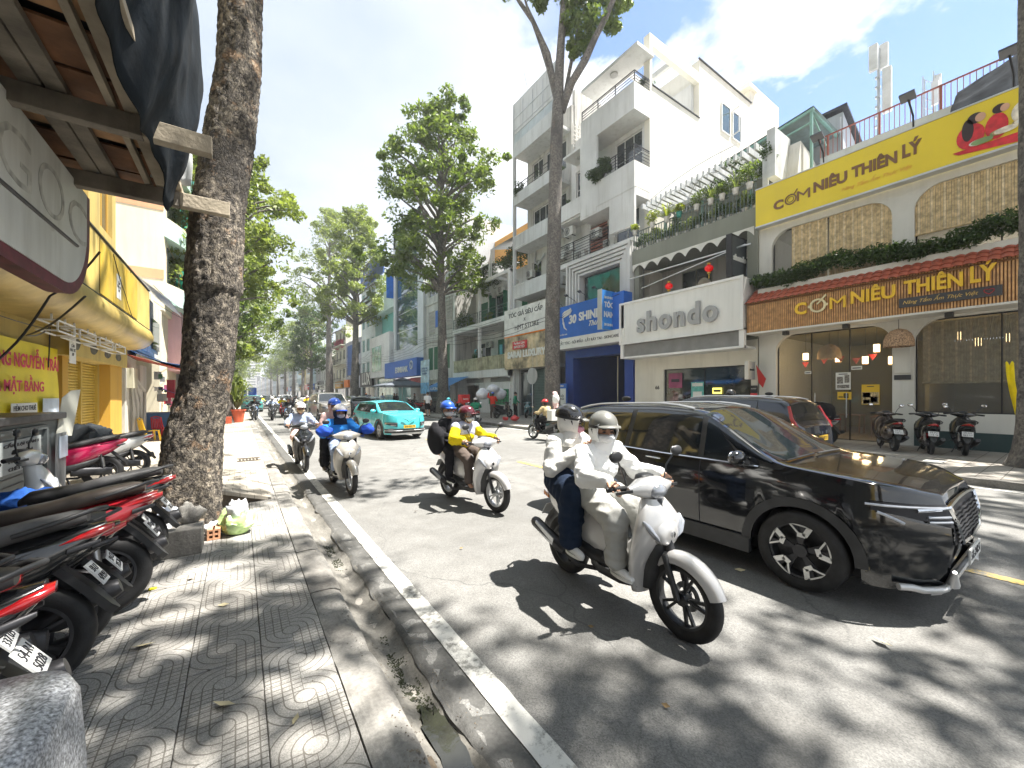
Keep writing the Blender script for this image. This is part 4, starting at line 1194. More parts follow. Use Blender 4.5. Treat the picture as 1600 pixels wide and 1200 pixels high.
  # yellow top sign
S1=empty('rooftop_sign',(XF-.06,3.8,8.2),'long faded yellow fascia sign above the upper windows with a family meal picture','sign',world=True)
M_SY=mat('sign_yellow',(.78,.60,.03),.5,var=.05,vs=.7,dirt=.12,dirtcol=(.55,.42,.1))
b=MB(M_SY);b.box(XF-.35,XF-.05,.35,7.42,8.24,9.66);b.build('sign_board',S1)
b=MB(M_ALU);b.box(XF-.37,XF-.04,.33,7.44,8.18,8.235);b.box(XF-.37,XF-.04,.33,7.44,9.662,9.7);b.build('sign_frame',S1)
MBR=mat('letter_brown',(.20,.10,.045),.6,var=.1)
XS=XF-.36
put_text('C',(XS,6.62,8.78),RUN,UP,.4,MBR,S1,.012,.018,width=.33,height=.34)
b=MB(MBR);b.lathe([(.15,.0),(.15,-.014),(.19,-.014),(.19,.0)],(XS,6.22,8.84),'x',24);b.obox((XS-.01,6.06,9.06),(.012,.03,.2),(.6,0,0));b.lathe([(.09,.0),(.09,-.014),(.105,-.014),(.105,.0)],(XS,6.22,8.84),'x',20);b.build('pot_emblem',S1)
put_text('M',(XS,5.82,8.84),RUN,UP,.4,MBR,S1,.012,0,width=.4,height=.34)
put_text('NIÊU',(XS,5.05,8.94),RUN,UP,.4,MBR,S1,.012,.016,width=.94,height=.46)
put_text('THIÊN',(XS,3.90,8.98),RUN,UP,.4,MBR,S1,.012,.016,width=1.1,height=.46)
put_text('LÝ',(XS,3.06,9.06),RUN,UP,.4,MBR,S1,.012,.016,width=.42,height=.52)
put_text('Nâng Tầm Ẩm Thực Việt',(XS,3.9,8.55),RUN,UP,.18,mat('gold_pale',(.78,.42,.06),.5),S1,.004,0,.35,width=1.7)
# the printed picture: three people at a laden table (flat print)
PR=MB(mat('print_red',(.62,.03,.04),.5,var=.2,vs=6));XQ=XS-.004
def blobp(mb,m,y,z,ry,rz,lay,n=20):
 mb.mat(m);mb.prism([(y+ry*math.cos(i*2*PI/n),z+rz*math.sin(i*2*PI/n))for i in range(n)],'x',XQ-.003*lay,XQ-.003*lay+.0022)
SKIN=mat('print_skin',(.62,.36,.24),.5,var=.1);HAIRP=mat('print_hair',(.035,.02,.02),.5);CRE=mat('print_cream',(.72,.66,.55),.5,var=.25,vs=8)
PR.mat(MATS['print_red']);PR.prism([(2.22,8.5),(.5,8.5),(.5,8.25),(1.0,8.25),(2.1,8.4)],'x',XQ-.003,XQ)
for(y,z,w,c)in((1.88,8.92,.26,MATS['print_red']),(1.42,8.95,.2,MATS['print_red']),(.86,9.1,.32,CRE)):
 blobp(PR,c,y,z-.1,w,.34,2)
for(y,z,r)in((1.72,9.26,.12),(1.30,9.28,.10),(.78,9.42,.14)):
 blobp(PR,HAIRP,y+.07,z+.01,r*1.25,r*1.2,3);blobp(PR,SKIN,y-.02,z-.01,r*.8,r,4)
blobp(PR,HAIRP,1.93,9.0,.11,.3,3)
for k in range(9):blobp(PR,(CRE,M_FOOD2,MATS['leaf_green_p']if 'leaf_green_p' in MATS else mat('leaf_green_p',(.2,.3,.12),.5),M_PAPER)[k%4],.6+(k*.37)%1.15,8.58+.09*((k*5)%3),.2,.08,5+k)
PR.build('printed_picture',S1)
# flood lamps over the sign
for y in(5.3,3.05,1.15):
 t=empty('flood_lamp',(XF-.2,y,9.7),('black flood lamp on a bent arm over the left of the yellow sign','black flood lamp on a bent arm over the middle of the yellow sign','black flood lamp on a bent arm over the picture on the yellow sign')[(5.3,3.05,1.15).index(y)],'lamp','flood lamps over the yellow sign')
 b=MB(M_RAIL);b.tube([(.1,0,0),(.05,0,.45),(-.25,.05,.85)],.025,6);b.build('arm',t)
 b=MB(M_SHADE);b.obox((-.32,.05,.9),(.3,.34,.07),(0,.35,0));b.build('lamp_head',t)
 # set-back bluish wall with red railing, mast, black tarp
B1b=building('rooftop_block',20,-2,5.5,'pale blue grey wall with a red railing rising behind the yellow sign')
b=MB(plaster('wall_bluegrey',(.46,.50,.56),.25));b.box(20,26,-2,6.4,8.2,11.55);b.build('wall',B1b)
rr=MB(mat('railing_red',(.28,.09,.07),.6));
rr.box(19.98,20.02,-2,6.4,12.35,12.4)
for i in range(60):y=-2+i*.142;rr.box(19.99,20.01,y,y+.018,11.55,12.35)
for i in range(6):y=-1.9+i*1.6;rr.box(19.97,20.03,y,y+.06,11.55,12.4)
rr.build('railing',B1b)
B1c=building('rooftop_shed',22,5.8,8.2,'glazed rooftop shed with a slanting roof left of the antenna mast','shed')
b=MB(plaster('shed_grey',(.40,.43,.47),.3));b.prism([(22,11.2),(26,11.2),(26,12.2),(22,14.2)],'y',6.2,8.4);b.build('wall',B1c)
b=MB(M_ALU)
for i in range(5):y=6.25+i*.52;b.box(21.95,21.998,y,y+.05,11.2,14.0)
for z in(11.3,12.3,13.3):b.box(21.93,21.948,6.2,8.4,z,z+.06)
b.build('window_frame',B1c)
b=MB(M_DKMETAL);b.prism([(21.8,14.3),(26.2,12.3),(26.2,12.4),(21.8,14.42)],'y',6.0,8.6);b.build('roof',B1c)
mast=empty('antenna_mast',(21.5,4.9,11.5),'tall cell antenna mast with white panels on the roof behind the yellow sign','antenna',world=True)
MW=mat('antenna_white',(.66,.67,.68),.4)
b=MB(M_ALU);b.cyl((21.5,4.9,11.0),(21.5,4.9,15.8),.05);b.build('pole',mast)
for(dx,dy,z0,z1)in((-.16,.12,14.9,15.95),(.1,-.14,14.95,15.95),(-.1,-.28,13.0,14.8)):
 b=MB(MW);b.box(21.5+dx-.09,21.5+dx+.09,4.9+dy-.14,4.9+dy+.14,z0,z1);b.build('antenna_panel',mast,bevel=.03)
for i in range(7):b=MB(M_ALU);b.box(21.42,21.58,4.84,5.0,12.2+i*.4,12.28+i*.4);b.build('bracket',mast)
m2=empty('antenna_mast',(23,3.7,11.5),'short lattice antenna mast right of the tall antenna mast','antenna',world=True)
b=MB(M_ALU)
for a in(-.15,.15):
 for c in(-.15,.15):b.cyl((23+a,3.7+c,11.3),(23+a,3.7+c,14.6),.02,n=5)
for i in range(8):z=11.6+i*.37;b.bar((22.85,3.55,z),(23.15,3.85,z+.3),.015);b.bar((23.15,3.55,z),(22.85,3.85,z+.3),.015)
b.build('lattice',m2)
for i in range(3):b=MB(MW);b.box(22.7+i*.25,22.82+i*.25,3.4,3.6,13.2+i*.25,14.1+i*.25);b.build('antenna_panel',m2)
# dark mesh tarpaulin over the roof at the far right
MTP=mat('tarp_black',(.02,.024,.03),1.0,var=.3,vs=3,bump=.4,bs=6,spec=.05)
def drape(name,f,nu,nv,m,label,cat,th=.01):
 vs=[f(i/nu,j/nv)for j in range(nv+1)for i in range(nu+1)];w=nu+1
 b=MB(m);b.add(vs,[(j*w+i,j*w+i+1,(j+1)*w+i+1,(j+1)*w+i)for j in range(nv)for i in range(nu)],True)
 me=b.mesh(name,fix=False);o=obj_from(me,name);s=o.modifiers.new('thick','SOLIDIFY');s.thickness=th
 return tag(o,label,cat)
drape('mesh_tarpaulin',lambda u,v:(17.8+2.2*v+.1*nz3(u*4,v*4),2.55-3.6*u,9.6+(2.3+1.2*u)*v**.8+.12*nz3(u*5,v*5,3)),24,12,MTP,'dark mesh tarpaulin stretched over the roof at the far right of the yellow sign','tarpaulin')
# ---------- shoe shop with the balcony garden
B2=building('shoe_shop',XF,7.5,13.45,'shop house with an olive balcony full of plants above a pale sign','shop house')
b=MB(P_CREAM)
wall(b,XF,1,7.5,13.45,0,3.9,[(7.75,11.75,.35,2.9)],.25)
b.build('wall',B2)
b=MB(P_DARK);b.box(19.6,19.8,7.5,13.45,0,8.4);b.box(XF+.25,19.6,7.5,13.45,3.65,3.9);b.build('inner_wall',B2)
b=MB(P_OLIVE);b.box(XF-.1,22,7.45,13.55,8.42,9.14);b.box(XF-.1,XF+.3,7.45,7.85,3.9,8.42);b.box(XF,XF+.3,13.2,13.5,3.9,8.42);b.box(XF+.3,22,7.45,7.6,3.9,8.42)
b.build('balcony_slab',B2)
b=MB(P_GREY);b.box(19.3,19.59,7.6,13.4,3.9,8.42);b.box(XF+.1,19.3,7.86,13.2,5.6,5.75);b.build('loggia_wall',B2)
window(B2,XF,1,7.75,11.75,.35,2.9,2,1,M_RAIL,mat('shop_glass',(.02,.03,.03),.04,var=.3,vs=1,spec=.7),.1,.04)
window(B2,19.25,1,8.3,9.4,6.2,8.0,2,2,M_WHITE,GLZ,-.02);window(B2,19.25,1,10.6,12.2,5.9,8.1,2,1,P_OLIVE,GLZ,-.02)
b=MB(M_ALU);b.box(XF-.6,XF-.55,7.5,13.4,7.55,7.6);b.bar((XF-.57,12.6,6.95),(XF-.57,7.7,7.62),.035);b.build('pole',B2)
put_text('66',(XF-.01,12.1,2.02),RUN,UP,.24,M_INK,B2,.006,.006,name='house_number')
# scalloped valance under the slab
vb=MB(mat('valance_cloth',(.66,.65,.60),.8,var=.08));n=8;poly=[]
for k in range(n):
 a,c=13.5-k*.74,13.5-(k+1)*.74
 vb.prism([(a,8.40),(c,8.40)]+[(c+(a-c)*t/8,8.02+.30*(1-abs(2*t/8-1)**2.0)*1.0-.0)for t in range(9)],'x',XF-.13-.0,XF-.105)
vb.build('valance',B2)
# shop interior bits behind the glass
poster(None,XF+.05,10.35-.6,10.35,1.3,2.25,mat('print_teal',(.12,.42,.38),.5,var=.2,vs=8),[(.08,.92,.8,.95,M_PAPER),(.15,.85,.25,.55,M_PAPER)],'teal_poster','teal poster with white shoes in the shoe shop window','poster')
put_text('TẶNG',(XF+.03,10.05,2.13),RUN,UP,.16,M_PAPER,B2,.003,.004,name='poster_lettering')
poster(None,XF+.05,8.95,9.35,1.72,1.98,lit('sale_yellow',(.85,.7,.12),.5),[(.1,.9,.3,.7,M_INK)],'yellow_notice','small lit yellow sale notice in the shoe shop window','notice')
poster(None,XF+.05,10.8,11.5,2.0,2.7,mat('print_pink',(.3,.06,.14),.5,var=.3),[(.2,.8,.4,.6,M_INK)],'pink_poster','dark pink poster at the left of the shoe shop window','poster')
for i in range(14):
 b=MB((M_PAPER,mat('shoe_dark',(.05,.05,.06),.6),mat('shoe_tan',(.35,.22,.12),.6))[i%3])
 y=7.95+i*.27;b.loftx([(17.5,1.02,.05,.03),(17.58,1.05,.055,.05),(17.68,1.04,.05,.035),(17.76,1.01,.035,.015)],8);b.v=[(x,yy+y,z+(.0 if i%2 else .28))for x,yy,z in b.v]
 o=b.build('display_shoe');tag(o,'shoe on a shelf in the shop window','shoe','shoes displayed in the shop window')
for z in(.98,1.26):
 b=MB(M_PAPER);b.box(17.4,17.9,7.8,11.6,z-.03,z-.002);b.build('display_shelf',B2)
 # sign
S2=empty('shop_sign',(16.0,10.5,3.6),'big pale grey sign box with raised rounded letters over the shoe shop','sign',world=True)
M_SG=mat('sign_pale',(.72,.72,.69),.5,var=.04,vs=.8,dirt=.12)
b=MB(M_SG);b.box(16.0,XF-.12,7.6,13.55,4.27,6.27);b.build('sign_board',S2)
b=MB(M_WHITE)
b.box(15.94,16.0,7.56,13.6,6.2,6.3);b.box(15.94,16.0,7.56,13.6,4.2,4.28);b.box(15.94,16.0,7.56,7.66,4.28,6.2);b.box(15.94,16.0,13.5,13.6,4.28,6.2);b.build('sign_frame',S2)
b=MB(mat('band_grey',(.20,.20,.195),.6,dirt=.2));b.box(16.1,16.16,7.75,13.4,3.6,4.2);b.build('lower_panel',S2)
b=MB(M_WHITE);b.box(16.02,16.2,7.56,7.75,3.5,4.2);b.box(16.02,16.2,13.4,13.58,3.5,4.2);b.box(16.05,XF,7.56,13.58,3.5,3.59);b.build('bracket',S2)
put_text('shondo',(15.94,10.5,5.1),RUN,UP,1.0,mat('letter_silver',(.33,.335,.34),.5,var=.03),S2,.06,.03,width=3.95,height=.98,per_letter=True,spacing=1.15)
S2b=empty('hanging_sign',(16.6,8.1,6.4),'dark upright projecting sign box above the right end of the pale shop sign','sign',world=True)
b=MB(mat('sign_dark',(.05,.06,.065),.5));b.box(16.02,17.2,8.02,8.2,6.4,8.0);b.build('sign_board',S2b)
b=MB(M_RAIL);b.box(16.0,17.22,8.0,8.22,8.0,8.05);b.box(16.0,17.22,8.0,8.22,6.35,6.4);b.box(15.97,16.02,8.0,8.22,6.35,8.05);b.build('sign_frame',S2b)
put_text('shondo',(16.62,8.0,7.15),(1,0,0),UP,.3,M_PAPER,S2b,.02,.008,width=1.0,per_letter=True)
# red lanterns
for y,z in((11.6,6.95),(9.6,7.3)):
 t=empty('red_lantern',(17.2,y,z),('round red paper lantern hanging at the left of the loggia','round red paper lantern hanging at the right of the loggia')[y<10],'lantern','red lanterns in the loggia')
 b=MB(mat('lantern_red',(.65,.012,.012),.5,var=.1,emis=(.6,.01,.01),es=.12));b.sph((0,0,0),(.18,.18,.15),20,10);b.build('lantern_body',t)
 b=MB(M_GOLD);b.cyl((0,0,.18),(0,0,.23),.08);b.cyl((0,0,-.23),(0,0,-.18),.08);b.cyl((0,0,-.45),(0,0,-.23),.025);b.build('tassel',t)
 b=MB(M_INK);b.cyl((0,0,.2),(0,0,8.4-z),.006,n=4);b.build('cord',t)
 # balcony railing and pergola
M_GRR=mat('railing_greygreen',(.12,.16,.15),.5,.2)
railing(B2,XF-.02,7.55,13.5,9.14,10.12,M_GRR,40)
pg=MB(mat('pergola_white',(.60,.62,.63),.6,dirt=.25))
for i in range(21):
 y=13.0-i*.27;z=11.2+.015*i
 q=MB(pg.mats[0]);q.box(17.0,19.0,y-.045,y+.045,z,z+.26);q.build('pergola_slat',B2)
b=MB(pg.mats[0]);b.box(18.0,18.12,7.3,13.2,11.0,11.19);b.box(17.4,17.5,7.3,7.5,9.14,11.6);b.box(17.3,18.7,7.0,7.3,10.3,12.2);b.build('pergola_beam',B2)
b=MB(M_ALU)
for yc in(11.4,9.6):
 b.tube([(17.05,yc+1.0*math.cos(a),10.1+1.35*math.sin(a))for a in[PI*i/14 for i in range(15)]],.02,5)
b.tube([(17.6,13.2-.9*k,11.75+.32*math.sin(k*.5)+.2*k*.5)for k in range(6)],.022,5)
b.build('hoop',B2)
b=MB(P_OLIVE);b.box(20.5,22,7.45,13.5,9.14,12.0);b.build('upper_wall',B2)
# green steel canopy roof on the terrace behind
CN=empty('steel_canopy',(21.5,9,12),'green steel framed pitched canopy roof above the plant balcony','canopy',world=True)
MGS=mat('steel_green',(.20,.36,.32),.5,.1,dirt=.2);MRS=mat('roof_sheet',(.20,.26,.26),.6,.2,var=.15,vs=2,dirt=.4)
b=MB(MRS);b.add([(19.0,6.3,13.3),(27,6.3,13.3),(27,13.2,12.3),(19.0,13.2,12.3)],[(0,1,2,3)]);b.add([(19.0,6.3,13.26),(27,6.3,13.26),(27,13.2,12.26),(19.0,13.2,12.26)],[(0,1,2,3)])
b.build('roof_sheet',CN)
for y in(6.4,8.7,11,13.1):
 z=13.2-(y-6.4)*.148
 q=MB(MGS);q.bar((19.05,y,z),(27,y,z),.09);q.build('rafter',CN);q=MB(MGS);q.bar((19.1,y,9.1),(19.1,y,z),.09);q.build('post',CN)
 q=MB(MGS);q.bar((19.1,y,z-.1),(19.1+1.6,y,z-.9),.05);q.build('brace',CN)
for x in(19.05,23):q=MB(MGS);q.bar((x,6.3,13.2),(x,13.1,12.2),.09);q.build('beam',CN)
q=MB(MGS);q.bar((19.05,6.4,12.7),(19.05,13.0,11.9),.06);q.build('beam',CN)
B2c=building('stair_hut',18.9,6.9,8.2,'small white stair hut on the roof beside the green canopy','hut')
b=MB(P_WHITE);b.prism([(18.2,10.0),(22,10.0),(22,10.6),(19.6,11.7),(18.6,11.9)],'y',6.6,7.0);b.build('wall',B2c)
# plants on the balcony
MP_W=mat('pot_white',(.62,.60,.56),.6,var=.12,vs=8,dirt=.25);MP_T=mat('pot_teal',(.03,.25,.2),.5)
rnd=random.Random(4)
PL=[('bushy yellow green plant in a white pot at the left end of the balcony rail',13.35,ML_Y,0,.5,.28),('yellow leafed bush in a white pot on the balcony rail below the hoop',12.3,ML_Y,0,.62,.45),('spiky yellow leafed plant in a white pot on the balcony rail',11.5,ML_Y,1,.7,.4),('yellow sprays in a teal pot on the balcony rail',10.85,ML_Y,0,.6,.3),('round green fern in a white pot mid rail',10.0,ML_A,0,.6,.4),('spiky brownish plant in a white pot mid rail',9.35,ML_B,1,.6,.3),('trailing green plant in a white pot on the rail',8.85,ML_A,0,.6,.35),('spiky sunlit plant in a white pot near the right end of the rail',8.3,ML_B,1,.7,.4),('feathery green plant in a white pot at the right end of the rail',7.75,ML_A,0,.85,.5)]
for i,(lab,y,m,sp,h,r)in enumerate(PL):
 fan_plant('potted_plant',(16.88,y,9.95),h,r,m,60+i,lab,'potted plants on the plant balcony',(.13,.24,MP_T if 'teal' in lab else MP_W),.055,420 if not sp else 170,spiky=bool(sp))
for i in range(17):
 y=13.2-i*.34
 fan_plant('potted_plant',(17.25+.12*(i%3),y,9.14),.6+.3*rnd.random(),.32,(ML_C,ML_A,ML_C,ML_B)[i%4],90+i,ORD[i]+' green plant from the left standing behind the balcony railing','potted plants behind the balcony railing',(.13,.25,MP_W),.06,300)
rng=np.random.default_rng(77)
cen=[(17.6+rng.uniform(-.4,.6),7.2+rng.uniform(0,3.2),10.6+rng.uniform(0,1.1))for _ in range(26)]
cl=obj_from(leaf_cloud(cen,[.3]*26,120,.055,rng,ML_C),'climbing_plant');tag(cl,'climbing green foliage under the pergola slats at the right of the balcony','climbing plant')
# small items between the shops
b=MB(MATS['flag_red']);b.add([(16.6,7.38,2.85),(16.6,7.30,2.15),(16.75,7.2,1.95),(16.9,7.15,2.3)],[(0,1,2,3)]);
FL=empty('flag',(16.6,7.4,1.9),'furled red flag on a short pole beside the restaurant wall','flag',world=True);b.build('flag_cloth',FL)
q=MB(M_ALU);q.cyl((16.6,7.4,3.0),(16.95,7.1,1.7),.012,n=6);q.build('flag_pole',FL)
SB=empty('small_sign',(16.3,7.5,2.3),'small grey box sign beside the restaurant wall','sign',world=True);b=MB(M_ALU);b.box(16.2,16.75,7.48,7.62,2.28,2.98);b.build('sign_board',SB);put_text('shondo',(16.48,7.47,2.66),(1,0,0),UP,.1,M_INK,SB,.004,.003,width=.36)
SR=empty('notice_stack',(16.95,7.62,1.1),'black red and grey notices on the pier between the two shops','sign',world=True)
b=MB(M_INK);b.box(16.93,16.99,7.5,7.74,1.75,2.05);b.build('notice_panel',SR);b=MB(MATS['print_red']);b.box(16.93,16.99,7.5,7.74,1.42,1.74);b.build('notice_panel',SR)
put_text('OUTLET',(16.925,7.62,1.92),RUN,UP,.08,M_PAPER,SR,.002,.002,width=.2)
# ---------- white tower with the blue salon
B3=building('white_apartment_tower',XF,13.5,19.7,'tall white apartment tower with stepped balconies above the blue hair salon')
P3=plaster('tower_white',(.62,.62,.61),.4,(.34,.33,.30));P3S=plaster('tower_white_sunlit',(.74,.71,.63),.3,(.5,.46,.38))  # second tone is the tower white with the gable's warm sunlight put in
b=MB(P3)
wall(b,18.3,1,13.85,19.65,9.7,18.4,[(14.0,15.9,14.0,16.4),(14.2,15.9,10.2,12.2),(16.5,17.9,10.0,12.3),(17.7,19.2,13.9,16.3)],.3)
b.box(18.55,23.0,13.85,19.65,4.42,9.6);b.box(18.6,23.1,13.86,19.6,18.3,18.4)
b.box(XF,18.3,13.5,17.45,16.66,16.86);b.box(XF,XF+.14,13.5,17.45,16.86,18.1)
b.box(XF+.1,18.3,17.45,19.15,16.7,16.84)
b.box(XF,XF+.16,16.16,17.5,12.3,16.66)
b.box(XF+.02,18.3,13.5,17.5,12.2,12.6);b.box(XF,XF+.14,13.5,16.16,12.55,13.98)
b.box(XF+.06,XF+.2,17.5,19.6,12.75,13.75);b.box(XF+.2,18.3,17.5,19.6,12.65,12.8)
b.box(XF,XF+.16,13.5,15.2,10.6,12.2);b.box(XF+.05,18.3,13.5,19.6,9.72,10.0)
b.box(XF-.0,18.4,13.3,17.4,19.86,20.05)
b.build('wall',B3)
b=MB(P3S)
b.box(18.3,23.1,13.5,13.85,0,18.5);b.box(XF+.14,18.3,13.5,13.6,16.86,18.1);b.box(XF+.14,18.3,13.5,13.6,12.62,13.98)
b.box(18.3,18.5,13.5,13.9,18.5,21.3);b.box(18.5,23.1,13.5,13.8,20.7,21.3)
wall_b=b
b.box(23.1,29.5,13.5,19.6,0,22.1);b.box(29.5,34,13.5,19.6,0,23.6);b.box(29.0,30.2,13.3,16,23.0,23.3)
b.build('gable_wall',B3)
b=MB(P3);b.box(22.8,23.09,13.86,19.6,18.41,20.7);b.box(18.5,23.1,15.6,15.75,20.8,21.1);b.box(20.6,20.8,13.8,15.6,20.8,21.1);b.build('pergola_beam',B3)
b=MB(M_DKMETAL);b.box(23.0,29.6,13.42,13.5,22.1,22.16);b.box(18.5,23.1,13.44,13.52,18.5,18.55);b.build('coping',B3)
railing(B3,XF+.05,13.5,17.4,18.1,18.72,M_RAIL,horiz=4,X1=18.3);railing(B3,XF+.05,13.5,16.1,13.98,14.85,M_RAIL,horiz=5,X1=18.3)
railing(B3,XF+.03,15.3,19.5,10.0,11.15,M_RAIL,horiz=7)
window(B3,18.3,1,14.0,15.9,14.0,16.4,3,2,M_WHITE);window(B3,18.3,1,14.2,15.9,10.2,12.2,2,2,M_WHITE);window(B3,18.3,1,17.7,19.2,13.9,16.3,2,2,M_WHITE)
sh=MB(mat('rust_shutter',(.28,.10,.06),.6,var=.3,vs=5))
for i in range(9):q=MB(sh.mats[0]);q.obox((18.32,17.2,10.25+i*.23),(.05,1.38,.17),(0,.3,0));q.build('louvre',B3)
# openings in the gable (casement windows)
for(x,z)in((25.6,18.7),(27.0,18.7)):
 f=MB(M_WHITE);f.box(x,x+1.1,13.43,13.5,z,z+.07);f.box(x,x+1.1,13.43,13.5,z+1.8,z+1.87);f.box(x,x+.07,13.43,13.5,z+.07,z+1.8);f.box(x+1.03,x+1.1,13.43,13.5,z+.07,z+1.8)
 fo=f.build('window',B3);q=MB(GLZB);q.box(x+.07,x+1.03,13.46,13.49,z+.07,z+1.8);q.build('pane',fo)
q=MB(M_WHITE);q.bar((26.9,13.5,20.4),(26.7,12.9,20.4),.05);q.bar((26.9,13.5,18.8),(26.7,12.9,18.8),.05);q.bar((26.7,12.9,18.75),(26.7,12.9,20.45),.05);q.build('open_casement',B3)
b=MB(P_GREY);b.lathe([(0,0),(.22,0),(.22,-.08),(0,-.1)],(17.5,15.3,19.86),'z',16);b.build('ceiling_lamp',B3)
b=MB(P_GREY);b.lathe([(0,0),(.16,0),(.16,-.08),(0,-.1)],(17.7,18.3,16.7),'z',14);b.build('ceiling_lamp',B3)
# breeze block screen between the towers
for i in range(3):
 for j in range(8):
  q=MB(P_DIRTY);y,z=19.4-.0-i*.0,17.4+j*.28;x=18.1+i*.3
  q.box(x,x+.28,19.28,19.34,z,z+.05);q.box(x,x+.05,19.28,19.34,z+.05,z+.25);q.box(x+.23,x+.28,19.28,19.34,z+.05,z+.25);q.build('breeze_block',B3)
  # stepped portal frames
for k in range(5):
 e=k*.19;x0=XF-.30+k*.07
 q=MB(P3);q.box(x0,XF+.6,13.55+e,13.55+e+.13,4.4,9.75-e);q.box(x0,XF+.6,18.45-e-.13,18.45-e,4.4,9.75-e);q.box(x0,XF+.6,13.55+e+.13,18.45-e-.13,9.75-e-.14,9.75-e)
 q.build('portal_frame',B3)
q=MB(P3);q.box(XF+.45,XF+.59,14.5,17.5,4.4,8.8);q.build('portal_wall',B3)
q=MB(GLZ);q.box(XF+.35,XF+.4,14.55,17.45,6.6,8.8);q.build('pane',B3)
# recess behind the salon sign, left of portal
q=MB(P_DIRTY);q.box(18.0,18.5,18.5,19.7,4.4,9.7);q.build('side_wall',B3)
for(x,y,z),lb in zip(((17.55,19.0,11.9),(17.55,19.0,10.9),(17.7,16.9,12.0-.9),(17.75,19.1,8.2),(17.75,19.1,7.3),(17.5,15.6,10.05),(17.5,17.9,10.05)),('upper one of two beside the bare trunk','lower one of two beside the bare trunk','before the rusty louvres','upper one beside the portal frames','lower one beside the portal frames','low behind the black railing at its right','low behind the black railing at its left')):air_con((x,y,z),1,'white tower air conditioner unit, '+lb)
for i,(y,z,r)in enumerate(((16.1,14.0,.6),(15.6,14.2,.5))):
 fan_plant('balcony_plant',(17.05,y,z-.1),.9,r,ML_C,200+i,('dense dark shrub spilling over the left end of the middle balcony','dense dark shrub against the rail of the middle balcony')[i],'shrubs on the white tower',None,.07,1500,'plant')
for i,(x,y,z)in enumerate(((18.2,13.9,18.5),(18.9,13.8,18.5),(17.3,18.9,13.6))):
 fan_plant('balcony_plant',(x,y,z),.55,.3,ML_C,210+i,('plant at the corner of the top terrace','plant in the opening of the roof terrace','plant on the left recessed balcony')[i],'shrubs on the white tower',None,.05,300,'plant')
 # blue salon on the ground floor
SA=building('hair_salon',XF,13.5,19.5,'blue painted hair salon entrance with an open dark stairway','salon')
b=MB(G_NAVY);b.box(XF-.1,XF+.5,13.5,14.05,0.13,4.4);b.box(XF-.1,XF+.5,18.0,18.7,.13,4.4);b.box(XF-.1,XF+.5,14.05,18.0,3.9,4.4)
b.box(XF+.5,24,13.5,13.7,.13,4.3);b.box(XF+.5,24,18.5,18.7,.13,4.3);b.build('wall',SA)
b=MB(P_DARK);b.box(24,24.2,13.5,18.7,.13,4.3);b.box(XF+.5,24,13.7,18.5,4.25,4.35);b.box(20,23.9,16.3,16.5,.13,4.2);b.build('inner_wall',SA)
for i in range(9):q=MB(P_GREY);q.box(18.6+i*.3,18.9+i*.3,13.72,15.4,.13,.34+i*.2);q.build('stair_step',SA)
q=MB(P_WHITE);q.box(18.0,18.05,15.45,15.5,.13,3.9);q.box(18.4,18.45,14.3,14.35,.13,3.9);q.build('door_frame',SA)
S3=empty('salon_sign',(16.0,16,4.4),'blue salon sign with white lettering and a white strip below','sign',world=True)
b=MB(G_BLUE);b.box(16.0,XF-.35,13.35,18.6,5.05,6.95);b.build('sign_board',S3)
b=MB(M_PAPER);b.box(15.98,XF-.33,13.3,18.62,4.4,5.04);b.build('sign_strip',S3)
put_text('30',(15.985,17.1,6.05),RUN,UP,.6,M_PAPER,S3,.02,.02,.12,width=.62,height=.52)
put_text('SHINE',(15.985,15.75,6.1),RUN,UP,.6,M_PAPER,S3,.02,.02,0,width=1.6,height=.5,per_letter=True)
put_text('Thương',(15.985,15.2,5.62),RUN,UP,.5,M_PAPER,S3,.012,.006,.45,width=1.3,height=.38)
put_text('CẮT TÓC - GỘI ĐẦU - LẤY RÁY TAI - SKINCARE',(15.975,15.95,4.72),RUN,UP,.3,M_INK,S3,.004,.004,0,width=4.6,height=.28)
put_text('350 NGUYỄN TRÃI',(15.985,18.0,5.25),RUN,UP,.12,M_PAPER,S3,.004,.001,width=.9)
# razor emblem: three swept strokes and a grip
q=MB(M_PAPER)
for k in range(3):q.tube([(15.97,17.95-.0,6.25+.12*k),(15.97,17.75,6.32+.13*k),(15.97,17.3-.05*k,6.45+.12*k),(15.97,17.1+.1*k,6.62+.08*k)],[.02,.05,.05,.01],6,ell=1)
q.tube([(15.97,17.9,6.2),(15.97,17.85,5.95),(15.97,17.75,5.65),(15.97,17.55,5.5)],[.05,.06,.05,.02],6);q.build('emblem',S3)
S3b=empty('box_sign',(15.7,14.2,5.05),'upright blue projecting box sign reading men haircuts','sign',world=True)
b=MB(mat('sign_azure',(.02,.2,.58),.45));b.box(15.22,16.25,14.1,14.35,5.05,7.05);b.build('sign_board',S3b)
b=MB(M_ALU);b.box(15.18,15.22,14.08,14.37,5.02,7.08);b.box(16.25,16.29,14.08,14.37,5.02,7.08);b.build('sign_frame',S3b)
put_text('TÓC',(15.735,14.09,6.3),(1,0,0),UP,.4,M_PAPER,S3b,.01,.01,width=.66,height=.36);put_text('NAM',(15.735,14.09,5.8),(1,0,0),UP,.4,M_PAPER,S3b,.01,.01,width=.72,height=.3)
put_text('30 SHINE',(15.735,14.09,6.68),(1,0,0),UP,.2,M_PAPER,S3b,.01,.003,width=.7,height=.13);put_text('30 SHINE',(15.735,14.09,5.28),(1,0,0),UP,.2,M_PAPER,S3b,.01,.003,width=.7,height=.13)
